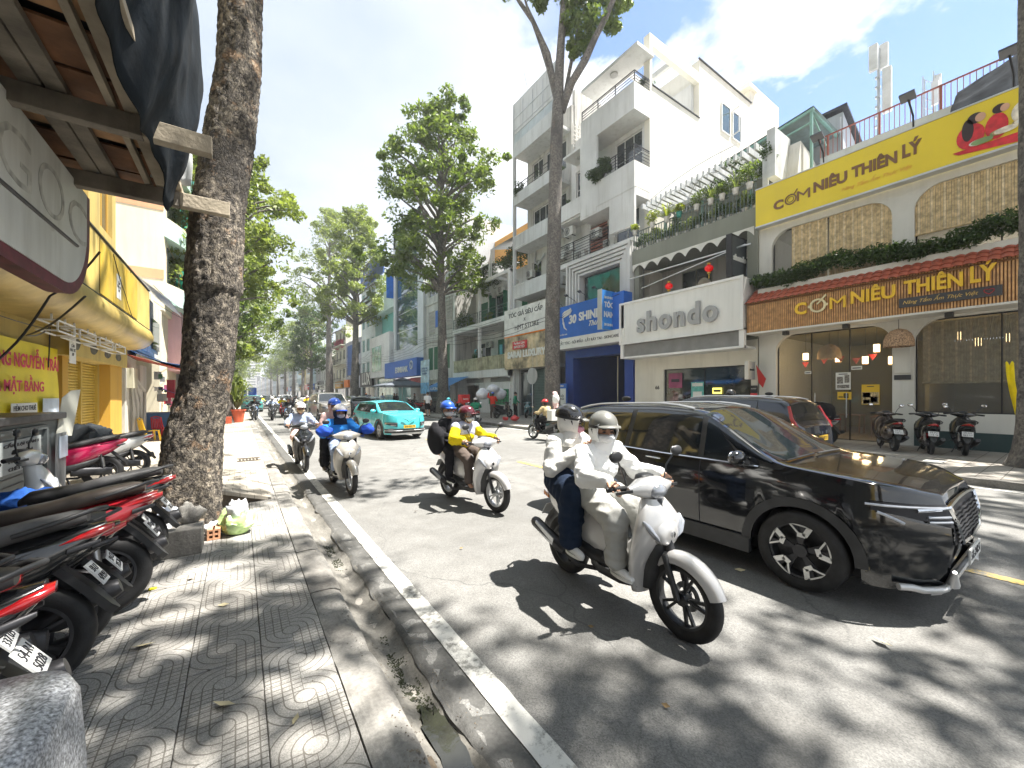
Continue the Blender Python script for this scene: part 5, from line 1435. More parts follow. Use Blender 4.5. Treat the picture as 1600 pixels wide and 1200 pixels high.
for i,y in enumerate((18.4,17.2,16.1,15.0)):
 t=empty('sign_lamp',(16.3,y,6.95),ORD[i]+' black spot lamp from the left over the blue salon sign','lamp','spot lamps over the shop signs')
 q=MB(M_RAIL);q.tube([(.2,0,0),(.0,0,.25),(-.55,.1,.5)],.015,5);q.build('arm',t);q=MB(M_SHADE);q.obox((-.62,.1,.5),(.16,.2,.06),(0,.5,0));q.build('lamp_head',t)
st=empty('standing_sign',(16.3,18.9,.13),'standing blue and white price board beside the trunk','sign',world=True)
b=MB(G_BLUE);b.box(16.25,16.35,17.9,19.0,.13,2.35);b.build('board',st);b=MB(M_PAPER);b.box(16.235,16.249,17.95,18.95,.75,2.05);b.build('sheet',st)
put_text('30 SHINE',(16.245,18.45,2.2),RUN,UP,.16,M_PAPER,st,.003,.003,width=.6);put_text('CẮT GỘI\nMASSAGE',(16.23,18.45,1.5),RUN,UP,.16,M_INK,st,.003,.002,width=.7)
# ---------- narrow tower
B4=building('narrow_tower',XF,19.75,24.7,'narrow weathered grey white tower with stacked balconies left of the white tower')
P4=plaster('tower4_white',(.55,.56,.56),.4);P4D=plaster('tower4_stain',(.46,.45,.42),.9,(.13,.12,.11))
b=MB(P4);b.box(XF,XF+.25,19.75,24.7,21.15,23.5);b.box(XF,XF+.2,24.5,24.7,0,21.15);b.box(XF,XF+.2,19.75,19.9,0,21.15)
FL4=[(19.45,20.5,19.6),(15.85,16.65,16.0),(12.5,13.55,12.7),(8.8,9.85,9.0)]
for k,(za,zb,zs)in enumerate(FL4):
 b.box(XF+.01,XF+.14,19.9,24.5,za,zb);b.box(XF+.14,18.4,19.9,24.5,za,za+.2)
b.build('balcony_wall',B4)
b=MB(P4D);wall(b,18.4,1,19.75,24.7,0,21.2,[(20.3,22.5,17.2,19.2),(22.8,24.1,16.9,19.2),(20.3,21.5,13.6,15.6),(21.9,24.0,13.2,15.6),(21.2,22.0,10.6,11.9),(23,24.1,9.1,11.7),(20.5,23.5,5.5,7.7)],.25)
b.box(18.65,30,19.7,19.95,0,22.3);b.box(18.65,30,24.5,24.7,0,23.5);b.build('wall',B4)
for(y0,y1,z0,z1,nx,nz)in((20.3,22.5,17.2,19.2,3,1),(22.8,24.1,16.9,19.2,2,2),(20.3,21.5,13.6,15.6,2,2),(21.9,24.0,13.2,15.6,3,2),(21.2,22.0,10.6,11.9,1,4),(23,24.1,9.1,11.7,1,2),(20.5,23.5,5.5,7.7,4,1)):
 window(B4,18.4,1,y0,y1,z0,z1,nx,nz,M_WHITE,GLZ)
gf=MB(M_ALU)
for i in range(6):y=19.95+i*.93;gf.box(XF+.02,XF+.06,y,y+.05,20.5,21.15-.002)
q=MB(mat('frosted',(.4,.45,.47),.3,var=.1));q.box(XF+.03,XF+.05,19.95,24.5,20.5,21.14);q.build('glass_screen',B4)
for z in(21.4,22.3):
 gf.box(XF-.03,XF-.005,19.8,24.65,z,z+.03)
for i in range(5):y=19.9+i*1.15;gf.box(XF-.045,XF-.031,y,y+.04,21.2,23.2)
gf.build('screen_frame',B4)
for(za,zb,_)in FL4[2:]:railing(B4,XF-.03,23.2,24.4,za+.1,zb-.05,M_WHITE,7)
railing(B4,XF+.05,19.9,24.4,16.7,17.3,M_RAIL,horiz=2)
for(y,z,lb)in((24.0,10.5,'left, above the lowest balcony'),(23.9,9.3,'left, on the lowest balcony'),(20.6,9.2,'right, on the lowest balcony'),(24.1,17.0,'topmost at the left'),(20.5,10.9,'right, above the lowest balcony')):air_con((18.15,y,z),1,'narrow tower air conditioner unit, '+lb)
q=MB(M_ALU);q.tube([(18.3,23.6,12.4),(18.2,23.5,11.6),(18.2,23.2,11.3),(18.2,22.4,11.9)],.07,8);q.tube([(17.1,24.6,0),(17.1,24.6,21)],.05,6);q.build('pipe',B4)
for i,(y,z)in enumerate(((23.9,16.7),(24.2,16.3))):fan_plant('balcony_plant',(17.05,y,z),.7,.4,ML_C,230+i,('small shrub on the narrow tower balcony','trailing plant at the corner of the narrow tower balcony')[i],'plants on the narrow tower',None,.06,400,'plant')
q=MB(M_RAIL);q.cyl((17.2,23.0,23.5),(17.1,23.4,25.2),.015,n=4);tag(q.build('aerial'),'thin leaning aerial rod on top of the narrow tower','aerial')
# ground floor of the narrow tower and the wig store sign
b=MB(P_GREY);b.box(XF+.1,XF+.3,19.75,20.2,0.13,4.0);b.box(XF+.1,XF+.3,24.0,24.5,.13,4);b.box(XF,18.4,19.9,24.5,3.5,3.75);b.build('ground_pier',B4)
q=MB(mat('shutter_grey',(.12,.17,.16),.6,.2,dirt=.3))
for i in range(30):q.box(XF+.25+.02*(i%2),XF+.32,20.2,22.4,.15+i*.11,.15+i*.11+.1)
q.build('roller_shutter',B4)
q=MB(GLZ);q.box(XF+.3,XF+.34,22.5,24.0,.15,3.3);q.build('pane',B4)
S4=empty('wig_store_sign',(16.5,22.5,3.5),'white and marble patterned store sign on the narrow tower left of the bare trunk','sign',world=True)
M_MARB=mat('marble_print',(.46,.36,.22),.5,var=.55,vs=1.6,dirt=.4,dirtcol=(.65,.6,.5))
b=MB(mat('sign_white',(.7,.69,.66),.5,dirt=.15));b.box(16.5,XF-.05,19.9,25.1,6.0,7.95);b.build('sign_board',S4)
b=MB(M_MARB);b.box(16.52,XF-.05,19.9,25.1,3.55,5.88);b.build('sign_panel',S4)
b=MB(M_ORLENS);b.box(16.48,XF-.05,19.9,25.1,5.89,5.99);b.build('sign_strip',S4)
put_text('TÓC GIẢ SIÊU CẤP',(16.49,22.5,7.45),RUN,UP,.5,M_INK,S4,.006,.005,width=4.0,height=.5)
put_text('X',(16.49,22.5,6.98),RUN,UP,.3,M_INK,S4,.006,.005)
put_text('HMT STORE',(16.49,22.3,6.5),RUN,UP,.5,M_INK,S4,.006,0,width=2.8,height=.34)
put_text('SARAI LUXURY',(16.5,22.4,4.55),RUN,UP,.5,M_PAPER,S4,.04,.02,width=4.5,height=.52)
b=MB(MATS['print_red']);b.box(16.42,16.5,22.2,23.9,4.95,5.5);b.build('red_plaque',S4)
put_text('Perfect Line\nIMPORTED',(16.41,23.05,5.22),RUN,UP,.2,M_PAPER,S4,.004,.002,width=1.3)
rs_=empty('round_sign',(15.9,20.3,0.13),'round grey traffic sign seen from behind beside the bare trunk','sign',world=True)
q=MB(M_ALU);q.cyl((15.9,20.8,.13),(15.9,20.8,3.2),.04,n=8);q.build('pole',rs_);q=MB(P_GREY);q.lathe([(0,0),(.55,0),(.55,.03),(0,.03)],(15.85,20.8,2.9),'x',28);q.build('disc',rs_)
for i in range(5):
 q=MB(mat('cable_black',(.015,.015,.017),.5));z=7.6-.35*i;Q=[]
 for k in range(25):
  y=13.6+k*3.0;Q.append((16.3-.25*math.sin(k*1.3+i)-.1*i,y,z+.25*math.cos(k*PI/4)+.12*math.sin(k*2.1+i)))
 if i<3:Q=Q[4:]
 q.tube(Q,.016,5);tag(q.build('cable'),ORD[i]+' cable from the top strung along the right hand facades','cable','cables along the right facades')
 # ---------- white house with green shutters
B5=building('green_shutter_house',XF,24.75,34.35,'white terraced house with green shutters and open galleries','house')
P5=plaster('white5',(.68,.68,.67),.25)
b=MB(P5)
b.box(XF-.3,19.2,24.75,34.35,7.35,7.75);b.box(XF-.25,XF,24.75,25.0,3.0,11.2);b.box(XF-.22,XF-.02,29.4,29.65,3.0,11.3);b.box(XF-.22,XF-.02,34.1,34.35,3.2,11.0)
b.box(XF-.25,19.2,24.75,34.35,3.1,3.7)
b.box(XF-.2,XF,24.75,34.35,11.0,11.25);b.box(XF,19.2,31.5,31.7,11.0,11.2);b.box(XF,19.2,27,27.2,11.0,11.2)
b.build('gallery_frame',B5)
b=MB(P5);wall(b,19.2,1,24.75,34.35,0,12.2,[(25.3,26.6,8.9,10.6),(28.3,30.6,7.9,10.6),(32,34,7.9,10.4),(25.6,27.6,4.0,6.6),(28.9,30.3,4.0,6.6),(31.5,33.8,4.0,6.6)],.3)
wall(b,XF+.2,1,24.75,34.35,0.13,3.1,[(30.2,32.6,.13,2.5),(25.4,28.8,.2,1.2)],.2);b.box(19.5,30,24.75,24.95,0,12.2);b.box(19.5,30,34.2,34.35,0,11);b.box(19.5,30,24.75,34.35,11.0,11.2);b.build('wall',B5)
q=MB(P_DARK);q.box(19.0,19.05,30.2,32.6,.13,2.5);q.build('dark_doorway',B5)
for(y0,y1,z0,z1)in((25.3,26.6,8.9,10.6),(32,34,7.9,10.4),(25.6,27.6,4.0,6.6),(28.9,30.3,4.0,6.6)):shutter(B5,19.2,1,y0,y1,z0,z1,G_GREEN,2)
window(B5,19.2,1,28.3,30.6,7.9,10.6,2,1,G_GREEN,GLZ);window(B5,19.2,1,31.5,33.8,4.0,6.6,2,1,M_WHITE,GLZ)
for s,y in((1,28.3),(-1,30.6)):
 q=MB(G_GREEN);q.box(18.5,19.18,y-.03,y+.03,7.9,10.6);q.build('shutter',B5)
 # white closed gate with green lattice on the ground floor
q=MB(P5);q.box(XF+.12,XF+.2,25.2,29.0,.15,2.65);q.build('gate_panel',B5)
gg=MB(G_GREEN);gg.box(XF+.06,XF+.11,25.4,28.2,.9,2.1)
gg.build('gate_backing',B5);q=MB(mat('green_bright',(.05,.3,.14),.5))
for i in range(8):y=25.4+i*.4;q.box(XF+.03,XF+.059,y,y+.06,.9,2.1)
for i in range(3):z=.9+i*.58;q.box(XF+.015,XF+.029,25.4,28.26,z,z+.05)
q.build('lattice',B5)
for(y0,y1)in((25.3,28.2),(29.4,32.4)):
 for i in range(4):q=MB(P_DARK);q.box(XF+.17,XF+.198,y0,y1,2.72+i*.09,2.77+i*.09);q.build('vent_slot',B5)
railing(B5,XF-.25,29.65,34.3,7.75,8.7,MATS['railing_greygreen'],horiz=3);railing(B5,XF-.25,25,29.4,7.75,8.7,MATS['railing_greygreen'],horiz=3)
q=MB(mat('rail_panels',(.42,.40,.26),.7,var=.3,vs=2,dirt=.5))
for i in range(34):y=25.05+i*.27;q.box(XF-.28,XF-.25,y,y+.21,3.72,4.72)
q.box(XF-.3,XF-.24,25,34.3,4.73,4.8);o=q.build('gallery_balustrade',B5)
for i in range(7):
 for j in range(3):
  q=MB(P_WHITE);y,z=28.6+i*.38,9.7+j*.34;
for i in range(12):
 q=MB(P_DIRTY);y=25.5+i*.36;z=6.75;q.box(19.1,19.18,y,y+.05,z,z+.5);q.box(19.1,19.18,y+.05,y+.36,z,z+.05);q.build('vent_block',B5)
for(y,z,lb)in((30.8,10.4,'upper left'),(29.2,10.6,'upper right'),(31.2,6.0,'lower')):air_con((18.9,y,z),1,lb+' air conditioner unit on the green shutter house')
for i,(y,z,r)in enumerate(((33.0,7.75,.9),(31.8,7.75,.5),(30.7,3.8,.9),(29.3,3.8,.5),(26.4,3.8,.5),(28.6,7.75,.4))):
 fan_plant('gallery_plant',(17.3,y,z),1.7 if r>.8 else 1.0,r,ML_A if i%2 else ML_C,250+i,('big leafy plant on the upper gallery at the left','leafy plant beside the big one on the upper gallery','big leafy plant behind the lower gallery panels','plant by the middle post of the lower gallery','plant at the right of the lower gallery','small plant right of the middle post on the upper gallery')[i],'plants on the galleries',None,.09,700,'plant')
for i in range(7):
 q=MB((M_PAPER,mat('cloth_dark',(.05,.06,.08),.9),mat('cloth_cyan',(.1,.35,.42),.9),mat('cloth_grey',(.3,.3,.33),.9))[i%4]);y=25.7+i*.5+(2.2 if i>2 else 0)
 q.box(17.35,17.37,y,y+.38,4.9+.1*(i%2),5.7);tag(q.build('hanging_cloth'),'laundry hanging in the lower gallery','laundry','laundry in the lower gallery')
 # roof terrace: corrugated sheets on white posts, greenery
TR=empty('terrace_roof',(19,30,12),'corrugated terrace roof on white posts over greenery behind the green shutter house','canopy',world=True)
for(y0,y1,z)in((24.9,28.5,14.3),(28.6,33.5,13.2)):
 q=MB(mat('sheet_grey',(.35,.37,.38),.5,.3,dirt=.4))
 n=24;vs=[]
 for i in range(n+1):
  y=y0+(y1-y0)*i/n;vs+=[(17.3,y,z-.5+.03*(i%2)),(21,y,z+.4+.03*(i%2))]
 q.add(vs,[(2*i,2*i+1,2*i+3,2*i+2)for i in range(n)]);q.build('roof_sheet',TR)
 for y in(y0+.1,y1-.1):q=MB(M_WHITE);q.bar((17.35,y,11.2),(17.35,y,z-.5),.09);q.build('post',TR)
rng=np.random.default_rng(78)
for(ya,yb,za)in((24.9,27.8,12.2),(28.8,33.8,11.6)):
 cen=[(18.5+rng.uniform(-1,1),rng.uniform(ya,yb),za+rng.uniform(0,1.4))for _ in range(30)]
 o=obj_from(leaf_cloud(cen,[.5]*30,90,.1,rng,ML_C),'roof_garden_plant');tag(o,('dense foliage under the right terrace roof','dense foliage under the left terrace roof')[ya>26],'plant','roof garden foliage')
 # blue awning
AW=empty('awning',(16.2,33.2,2.2),'blue cloth awning with white lettering left of the dark doorway','awning',world=True)
q=MB(mat('awning_blue',(.05,.2,.48),.7,var=.1));n=12;vs=[]
for i in range(n+1):y=31.2+4.6*i/n;vs+=[(17.15,y,3.45),(14.9,y,2.45+.02*(i%2)),(14.88,y,1.95+.02*(i%2))]
q.add(vs,[(3*i+k,3*i+k+1,3*i+k+4,3*i+k+3)for i in range(n)for k in range(2)]);q.build('awning_cloth',AW)
put_text('LƯƠNG CAO',(14.86,33.5,2.2),RUN,UP,.4,M_PAPER,AW,.004,.004,width=3.6,height=.28)
q=MB(M_ALU);q.bar((15,31.3,2.4),(17.1,31.3,2.2),.03);q.bar((15,35.7,2.4),(17.1,35.7,2.2),.03);q.build('awning_arm',AW)
# ---------- weathered house, bank, and the block of orange behind
B6=building('weathered_house',XF,34.4,41.6,'weathered grey white house with breeze block screens and green shutters','house')
b=MB(P_DIRTY);ops=[(35.6,36.9,4.3,6.7),(38.0,39.5,4.3,6.7),(39.7,41.0,4.3,6.7),(37.8,38.9,8.7,10.4),(35.0,36.6,8.0,11.0),(39.2,40.8,8.0,10.6),(38.5,40.9,12.2,13.6),(35.5,37,.13,2.8),(38,41,.13,2.8)]
wall(b,XF,1,34.4,41.6,0.13,14.0,ops,.3);b.box(XF+.3,30,34.4,34.6,0,14);b.box(XF-.1,XF+.3,34.4,41.6,11.3,11.5);b.box(XF-.1,XF,34.4,41.6,7.3,7.45);b.box(XF-.2,XF,34.4,41.6,3.2,3.4);b.build('wall',B6)
for o in ops[:3]:shutter(B6,XF,1,*o,G_GREEN,2)
shutter(B6,XF-.12,1,37.8,38.9,8.7,10.4,G_BLUE,1);window(B6,XF,1,*ops[6],3,1)
for(y0,y1)in((35.0,36.6),(39.2,40.8)):
 for i in range(5):
  for j in range(9 if y0<36 else 8):
   q=MB(P_WHITE);y,z=y0+i*.32,8.0+j*.33
   q.box(XF-.02,XF+.1,y,y+.04,z,z+.32);q.box(XF-.02,XF+.1,y+.04,y+.32,z,z+.04);q.bar((XF+.04,y+.04,z+.04),(XF+.04,y+.3,z+.3),.035);q.build('breeze_block',B6)
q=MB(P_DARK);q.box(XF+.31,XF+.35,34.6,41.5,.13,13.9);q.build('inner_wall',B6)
B6b=building('orange_block',26,34,48,'orange painted wall rising behind the leafy tree');b=MB(plaster('orange_wall',(.72,.36,.09),.2,(.4,.25,.1)));b.box(26,34,33.5,48,0,20.5);b.build('wall',B6b)
b=MB(P_DARK);b.box(25.95,25.998,36,47,15.2,15.6);b.build('ledge',B6b)
B7=building('glass_bank',XF-.3,41.7,52,'bank tower with a dark blue glass front and a blue name fascia','bank')
b=MB(plaster('bank_grey',(.58,.60,.62),.1));b.box(16.7,30,41.7,42.3,0.13,23);b.box(16.7,17.4,42.3,43.4,5.8,23);b.box(16.7,17.4,51.2,52,3.5,23);b.box(16.7,17.4,43.4,51.2,5.8,7.3);b.box(16.7,17.4,42.3,52,20.8,23);b.box(17.4,30,51.8,52,0,23);b.build('wall',B7)
for i in range(4):
 for j in range(6):
  q=MB(GLZB);y,z=43.4+i*1.95,7.32+j*2.25;q.box(16.86+.01*((i+j)%2),16.92,y+.02,y+1.93,z+.02,z+2.23);q.build('glass_panel',B7)
S7=empty('bank_sign',(16.2,47,3.6),'long blue fascia with white bank name over the bank entrance','sign',world=True)
q=MB(G_BLUE);q.box(15.9,16.7,41.6,53.2,3.75,5.75);q.build('sign_board',S7);put_text('EXIMBANK',(15.88,46.6,4.6),RUN,UP,1,M_PAPER,S7,.02,.02,width=4.4,height=.7)
q=MB(M_PAPER);q.lathe([(.42,0),(.42,-.03),(.5,-.03),(.5,0)],(15.88,43.2,5.0),'x',20);q.tube([(15.86,43.0,4.6),(15.86,43.25,5.0),(15.86,43.1,5.4)],.06,6);q.build('emblem',S7)
b=MB(P_GREY);b.box(17.2,17.4,42.3,47,.13,3.7);b.build('wall',B7)
q=MB(GLZC);q.box(17.3,17.35,47,51.8,.13,3.6);q.build('pane',B7);q=MB(MATS['print_red']);q.box(16.9,16.95,43,52.5,3.0,3.6);q.build('red_strip',B7)
q=MB(mat('sign_cobalt',(.02,.16,.6),.4));q.box(15.9,17.0,52.2,52.5,14.4,18.0);tag(q.build('vertical_sign'),'upright bright blue projecting sign high on the bank corner','sign')
# umbrella cafe parasol
UM=empty('parasol',(14.6,42.5,.13),'dark grey square parasol over the pavement before the bank','parasol')
q=MB(mat('parasol_cloth',(.10,.115,.14),.8,var=.15));
def ring_(r,z):return[(r*sx,r*sy,z)for sx,sy in((1,1),(0,1.0),(-1,1),(-1,0),(-1,-1),(0,-1),(1,-1),(1,0))]
q.loft([ring_(2.6,2.35),ring_(2.6,2.5),ring_(1.3,2.85),ring_(.5,3.1)],True,False);q.loft([ring_(.8,3.1),ring_(.3,3.3),ring_(.02,3.4)],True,False);q.build('canopy',UM)
q=MB(M_ALU);q.cyl((0,0,0),(0,0,2.5),.04);q.build('pole',UM);q=MB(P_GREY);q.box(-.35,.35,-.35,.35,0,.12);q.build('base',UM)
# information panel on its pole
IP=empty('notice_board',(12.0,29.2,.13),'pale blue upright notice board on a post at the kerb','sign',world=True)
q=MB(M_ALU);q.cyl((12.0,29.2,.13),(12.0,29.2,4.0),.11,n=10);q.build('post',IP)
q=MB(mat('board_blue',(.38,.52,.62),.5,var=.25,vs=3));q.box(11.84,11.9,28.5,30.1,1.75,4.35);q.build('board',IP)
q=MB(mat('board_cyan',(.08,.3,.55),.5,var=.3,vs=4));q.box(11.83,11.839,28.5,30.1,1.75,2.6);q.build('board_picture',IP)
put_text('THÔNG BÁO\nTUYẾN PHỐ\nVĂN MINH',(11.83,29.3,3.5),RUN,UP,.3,mat('ink_blue',(.05,.12,.3),.5),IP,.003,.002,width=1.2)
# ---------- shops further down, each one a building
def shop(y0,y1,h,col,label,floors=3,signs=(),glz=GLZ,X=None,dirt=.3,recess=None,balcony=False,gcol=None,name='shop_house',top=None,pf=None):
 X=X or XF;root=building(name,X,y0,y1,label)
 pm=plaster('pl_%02d_%02d_%02d'%tuple(int(c*99)for c in col),col,dirt);b=MB(pm);ops=[]
 fh=(h-3.8)/max(1,floors-1);n=max(1,int((y1-y0)/2.6));w=(y1-y0)/n
 ops.append((y0+.35,y1-.35,.13,2.9));fr=pf or .2
 for k in range(floors-1):
  for i in range(n):ops.append((y0+w*i+w*fr,y0+w*(i+1)-w*fr,3.8+fh*k+fh*.28,3.8+fh*k+fh*.82))
 wall(b,X,1,y0,y1,.13,h,ops,.3);b.box(X+.3,X+14,y0,y0+.2,0,h);b.box(X+.3,X+14,y1-.2,y1,0,h);b.box(X+.3,X+14,y0+.2,y1-.2,h-.3,h-.1)
 b.box(X-.12,X,y0,y1,h-.35,h)
 if top:b.box(X+2,X+10,y0+.5,y1-.5,h,h+top)
 b.build('wall',root)
 g=gcol or GLZ
 window(root,X,1,*ops[0],3,1,M_ALU,g,.18,.06)
 for o in ops[1:]:window(root,X,1,*o,2,1,M_WHITE if dirt>.1 else M_ALU,glz,.1,.06)
 if balcony:
  for k in range(floors-1):
   z=3.8+fh*k;q=MB(pm);q.box(X-.9,X,y0+.1,y1-.1,z,z+.18);q.build('balcony_slab',root);railing(root,X-.88,y0+.1,y1-.1,z+.18,z+1.1,M_RAIL,16,r=.02)
 for(ya,yb,za,zb,m,txt,tm_)in signs:
  s=empty('shop_sign',(X-.4,(ya+yb)/2,za),None,'sign',world=True);
  q=MB(m);q.box(X-.45,X-.13,ya,yb,za,zb);q.build('sign_board',s)
  if txt:put_text(txt,(X-.46,(ya+yb)/2,(za+zb)/2),RUN,UP,.5,tm_,s,.006,.01,width=(yb-ya)*.7)
  s['label']=SIGN_LAB.pop(0)
 return root
ORG=mat('sign_orange',(.75,.2,.03),.5);YLS=mat('sign_amber',(.75,.38,.03),.5);BLK=mat('sign_black',(.02,.02,.022),.5);PNK=mat('pink_paint',(.62,.16,.2),.6);NVB=mat('sign_navy',(.03,.09,.3),.5)
SIGN_LAB=['small black fascia over a cream shop beyond the bank','plain navy blue panel on a grey shop front','orange square sign under the navy panel','amber fascia sign far along the right side','upright black sign with white capitals beyond the amber fascia','white fascia sign far down the right side','second black fascia sign far down the right side','blue fascia sign far down the right side','red fascia sign far down the right side','yellow fascia far down the right side','pale green fascia far down the right side','far grey fascia sign','far blue fascia sign near the bend','far orange fascia sign near the bend']
B8=building('white_box_house',XF,52.1,66,'white boxy house with turquoise top storey beyond the bank','house')
b=MB(plaster('w8',(.72,.72,.71),.1));b.box(16.2,18,52.3,61.5,4.1,10.0);b.box(16.2,30,52.2,52.3,4.1,10);b.box(17,17.3,52.1,53,.13,4.1);b.box(17,17.3,60.5,61.5,.13,4.1);b.build('wall',B8)
b=MB(mat('turquoise_wall',(.22,.55,.53),.7,var=.05));b.box(18,30,52.3,61.5,10,13.4);b.build('upper_wall',B8);b=MB(plaster('w8b',(.6,.72,.7),.1));b.box(16.8,30,52.2,61.7,13.4,13.7);b.box(16.9,29,52.4,57,13.7,16.2);b.build('roof_slab',B8)
window(B8,18,1,54,56,10.6,12.6,2,1,M_WHITE,GLZC,-.06);window(B8,16.2,1,55.5,60.5,4.9,8.6,3,1,M_WHITE,GLZC,-.06,.08);window(B8,17,1,53,60.5,.2,4.0,4,1,M_ALU,GLZC,.1)
q=MB(GLZC);q.box(19,20,52.15,52.19,5.2,8.5);q.build('pane',B8)
shop(61.6,70,19,(.60,.66,.66),'pale grey green glazed shop house',5,[(61.9,69,2.9,5.2,BLK,'LUX',M_PAPER)],GLZC,dirt=.2)
q=MB(NVB);q.box(16.8,17.0,57,69.8,19.1,22.4);bb=q.build('billboard_panel');tag(bb,'dark blue rooftop billboard beyond the bank','billboard')
shop(70.1,82,11.5,(.42,.43,.48),'grey shop front with a large plain blue panel',3,[(72.5,78.5,5.2,10.6,NVB,'',None),(78,81.5,3.0,4.4,ORG,'',None)],dirt=.1)
shop(82.1,92,15,(.62,.60,.50),'cream house with a roof terrace of pink flowers',4,[(84,90,2.9,4.3,YLS,'GOLDEN',M_PAPER)],top=3,balcony=True)
pk=np.random.default_rng(5);cen=[(16.8+pk.uniform(-.3,.6),84+pk.uniform(0,6),12.0+pk.uniform(-.6,.6))for _ in range(26)]
tag(obj_from(leaf_cloud(cen,[.7]*26,60,.2,pk,mat('petal_pink',(.65,.16,.22),.6,var=.2)),'bougainvillea'),'pink bougainvillea spilling over the cream house balcony','flowering shrub')
shop(92.1,101,10,(.66,.63,.55),'low cream shop with an upright black sign',3,[(99.6,101,2.5,9,BLK,'K\nU\nZ\nA',M_PAPER)],dirt=.2)
far=[(101.1,12.5,(.50,.52,.5),3),(111,9,(.3,.3,.32),2),(119,15,(.38,.5,.6),4),(129,11,(.62,.6,.55),3),(139,17,(.66,.55,.25),4),(150,12,(.5,.6,.66),3),(163,20,(.6,.6,.6),5),(178,13,(.45,.5,.5),3),(192,18,(.65,.62,.55),4)]
SG=[(M_PAPER,BLK,'MARC'),(BLK,M_PAPER,'NWC'),(G_BLUE,M_PAPER,'BANK'),(MATS['print_red'],M_PAPER,'SALE'),(YLS,BLK,'VÀNG'),(GLZC,M_PAPER,'SPA'),(P_GREY,BLK,'MEN'),(G_BLUE,M_PAPER,'PHONE'),(ORG,M_PAPER,'TRÀ')]
LB=['pale shop house beyond the low cream shop','dark low shop house far along the right side','blue grey shop house far along the right side','cream three storey house far along the right side','ochre house far along the right side','pale blue house far along the right side','tall grey house far along the right side','greenish house far along the right side','cream tower far along the right side']
for i,(y,h,c,fl)in enumerate(far):
 y1=far[i+1][0]-.1 if i+1<len(far)else 208
 shop(y,y1,h,c,LB[i],fl,[(y+1,y1-1,3.0,4.6,SG[i][0],SG[i][2],SG[i][1])],(GLZ,GLZB,GLZC)[i%3],balcony=(i%2==0))
for i in range(16):
 y=210+i*26;random.seed(i);h=random.uniform(10,24)
 r_=building('distant_house',XF,y,y+25,ORD[i]+' of the pale distant houses on the right, counted from the near end',group='distant houses on the right')
 q=MB(plaster('pd%d'%(i%4),((.55,.57,.6),(.6,.58,.52),(.5,.56,.6),(.62,.6,.6))[i%4],.3));wall(q,XF,1,y,y+25,0,h,[(y+3+k*6,y+6+k*6,4+j*4,6.3+j*4)for k in range(4)for j in range(int((h-4)/4))],.5);q.build('wall',r_)
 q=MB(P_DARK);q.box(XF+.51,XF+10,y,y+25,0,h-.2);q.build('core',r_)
 # very far towers closing the street
for i,(x,y,w,h)in enumerate(((-20,620,24,46),(8,700,18,60),(30,660,26,38),(-50,560,30,34))):
 r_=building('distant_tower',x,y,y+20,'pale tower closing the far end of the street',group='distant towers');q=MB(plaster('pd%d'%i,(.5,.5,.5),.2))
 q.box(x,x+w,y,y+20,0,h);q.build('wall',r_)
 for k in range(int(h/4)):
  q=MB(GLZ);q.box(x+1,x+w-1,y-.2,y-.05,3+k*4,5+k*4);q.build('window',r_)
  # ================================================================ LEFT HAND BUILDINGS (facades face +x)
XL=-3.2;RUNL=(0,1,0)
Y1=plaster('ochre_wall',(.46,.35,.11),.45,(.16,.12,.06));Y2=plaster('ochre_deep',(.50,.29,.04),.25,(.2,.13,.05))
BL=building('yellow_shop',XL,1,17.2,'closed yellow shop with roller shutters and a bulging yellow canopy','shop')
b=MB(Y1);wall(b,XL,-1,-4,17.2,0.0,9.5,[(12.66,15.42,0.08,2.5),(15.55,16.8,6.4,9.0),(12,14.5,6.3,9.0)],.25)
b.box(-9,XL-.25,17.0,17.2,0,9.5);b.build('wall',BL)
q=MB(Y2);q.box(XL,XL+.22,15.45,16.75,0.08,3.0);q.build('pilaster',BL);q=MB(Y2);q.box(XL,XL+.10,12.3,12.64,.08,2.6);q.build('pilaster',BL)
q=MB(Y1);q.box(XL,XL+.3,12.0,17.0,2.52,3.06);q.build('lintel',BL)
SM=mat('soot',(.09,.085,.07),.9,var=.4,vs=6)
for y in(12.3,13.55,14.75,15.9):
 q=MB(SM);q.prism([(y+.3*math.cos(a)*(1+.15*math.sin(3*a+y)),2.78+.13*math.sin(a))for a in[i*2*PI/18 for i in range(18)]],'x',XL+.3,XL+.303);q.build('soot_stain',BL)
window(BL,XL,-1,15.55,16.8,6.4,9.0,2,1,Y2,GLZ,.1,.06);window(BL,XL,-1,12,14.5,6.3,9.0,3,1,Y2,GLZ,.1,.06)
# roller shutters: every slat a part
MSH=mat('shutter_yellow',(.52,.37,.07),.45,.1,.12,3,dirt=.3,dirtcol=(.2,.15,.05))
sl=MB(MSH);sl.loft([[(x,y,z)for x,z in((0,0),(.028,.018),(.03,.045),(.004,.068),(-.01,.068),(-.01,0))]for y in(0,1.30)],True,False);sme=sl.mesh('shutter_slat')
for y0 in(12.70,14.1):
 for i in range(34):
  o=obj_from(sme,'shutter_slat');o.parent=BL;o.location=(XL-.10-BL.location.x,y0-BL.location.y,.10+i*.0705)
 q=MB(MSH);q.box(XL-.12,XL-.02,y0-.05,y0-.005,.08,2.5);q.build('shutter_rail',BL);q=MB(MSH);q.box(XL-.12,XL-.02,y0+1.305,y0+1.35,.08,2.5);q.build('shutter_rail',BL)
q=MB(M_INK);q.box(XL-.2,XL-.14,12.6,15.5,0,2.6);q.build('dark_backing',BL)
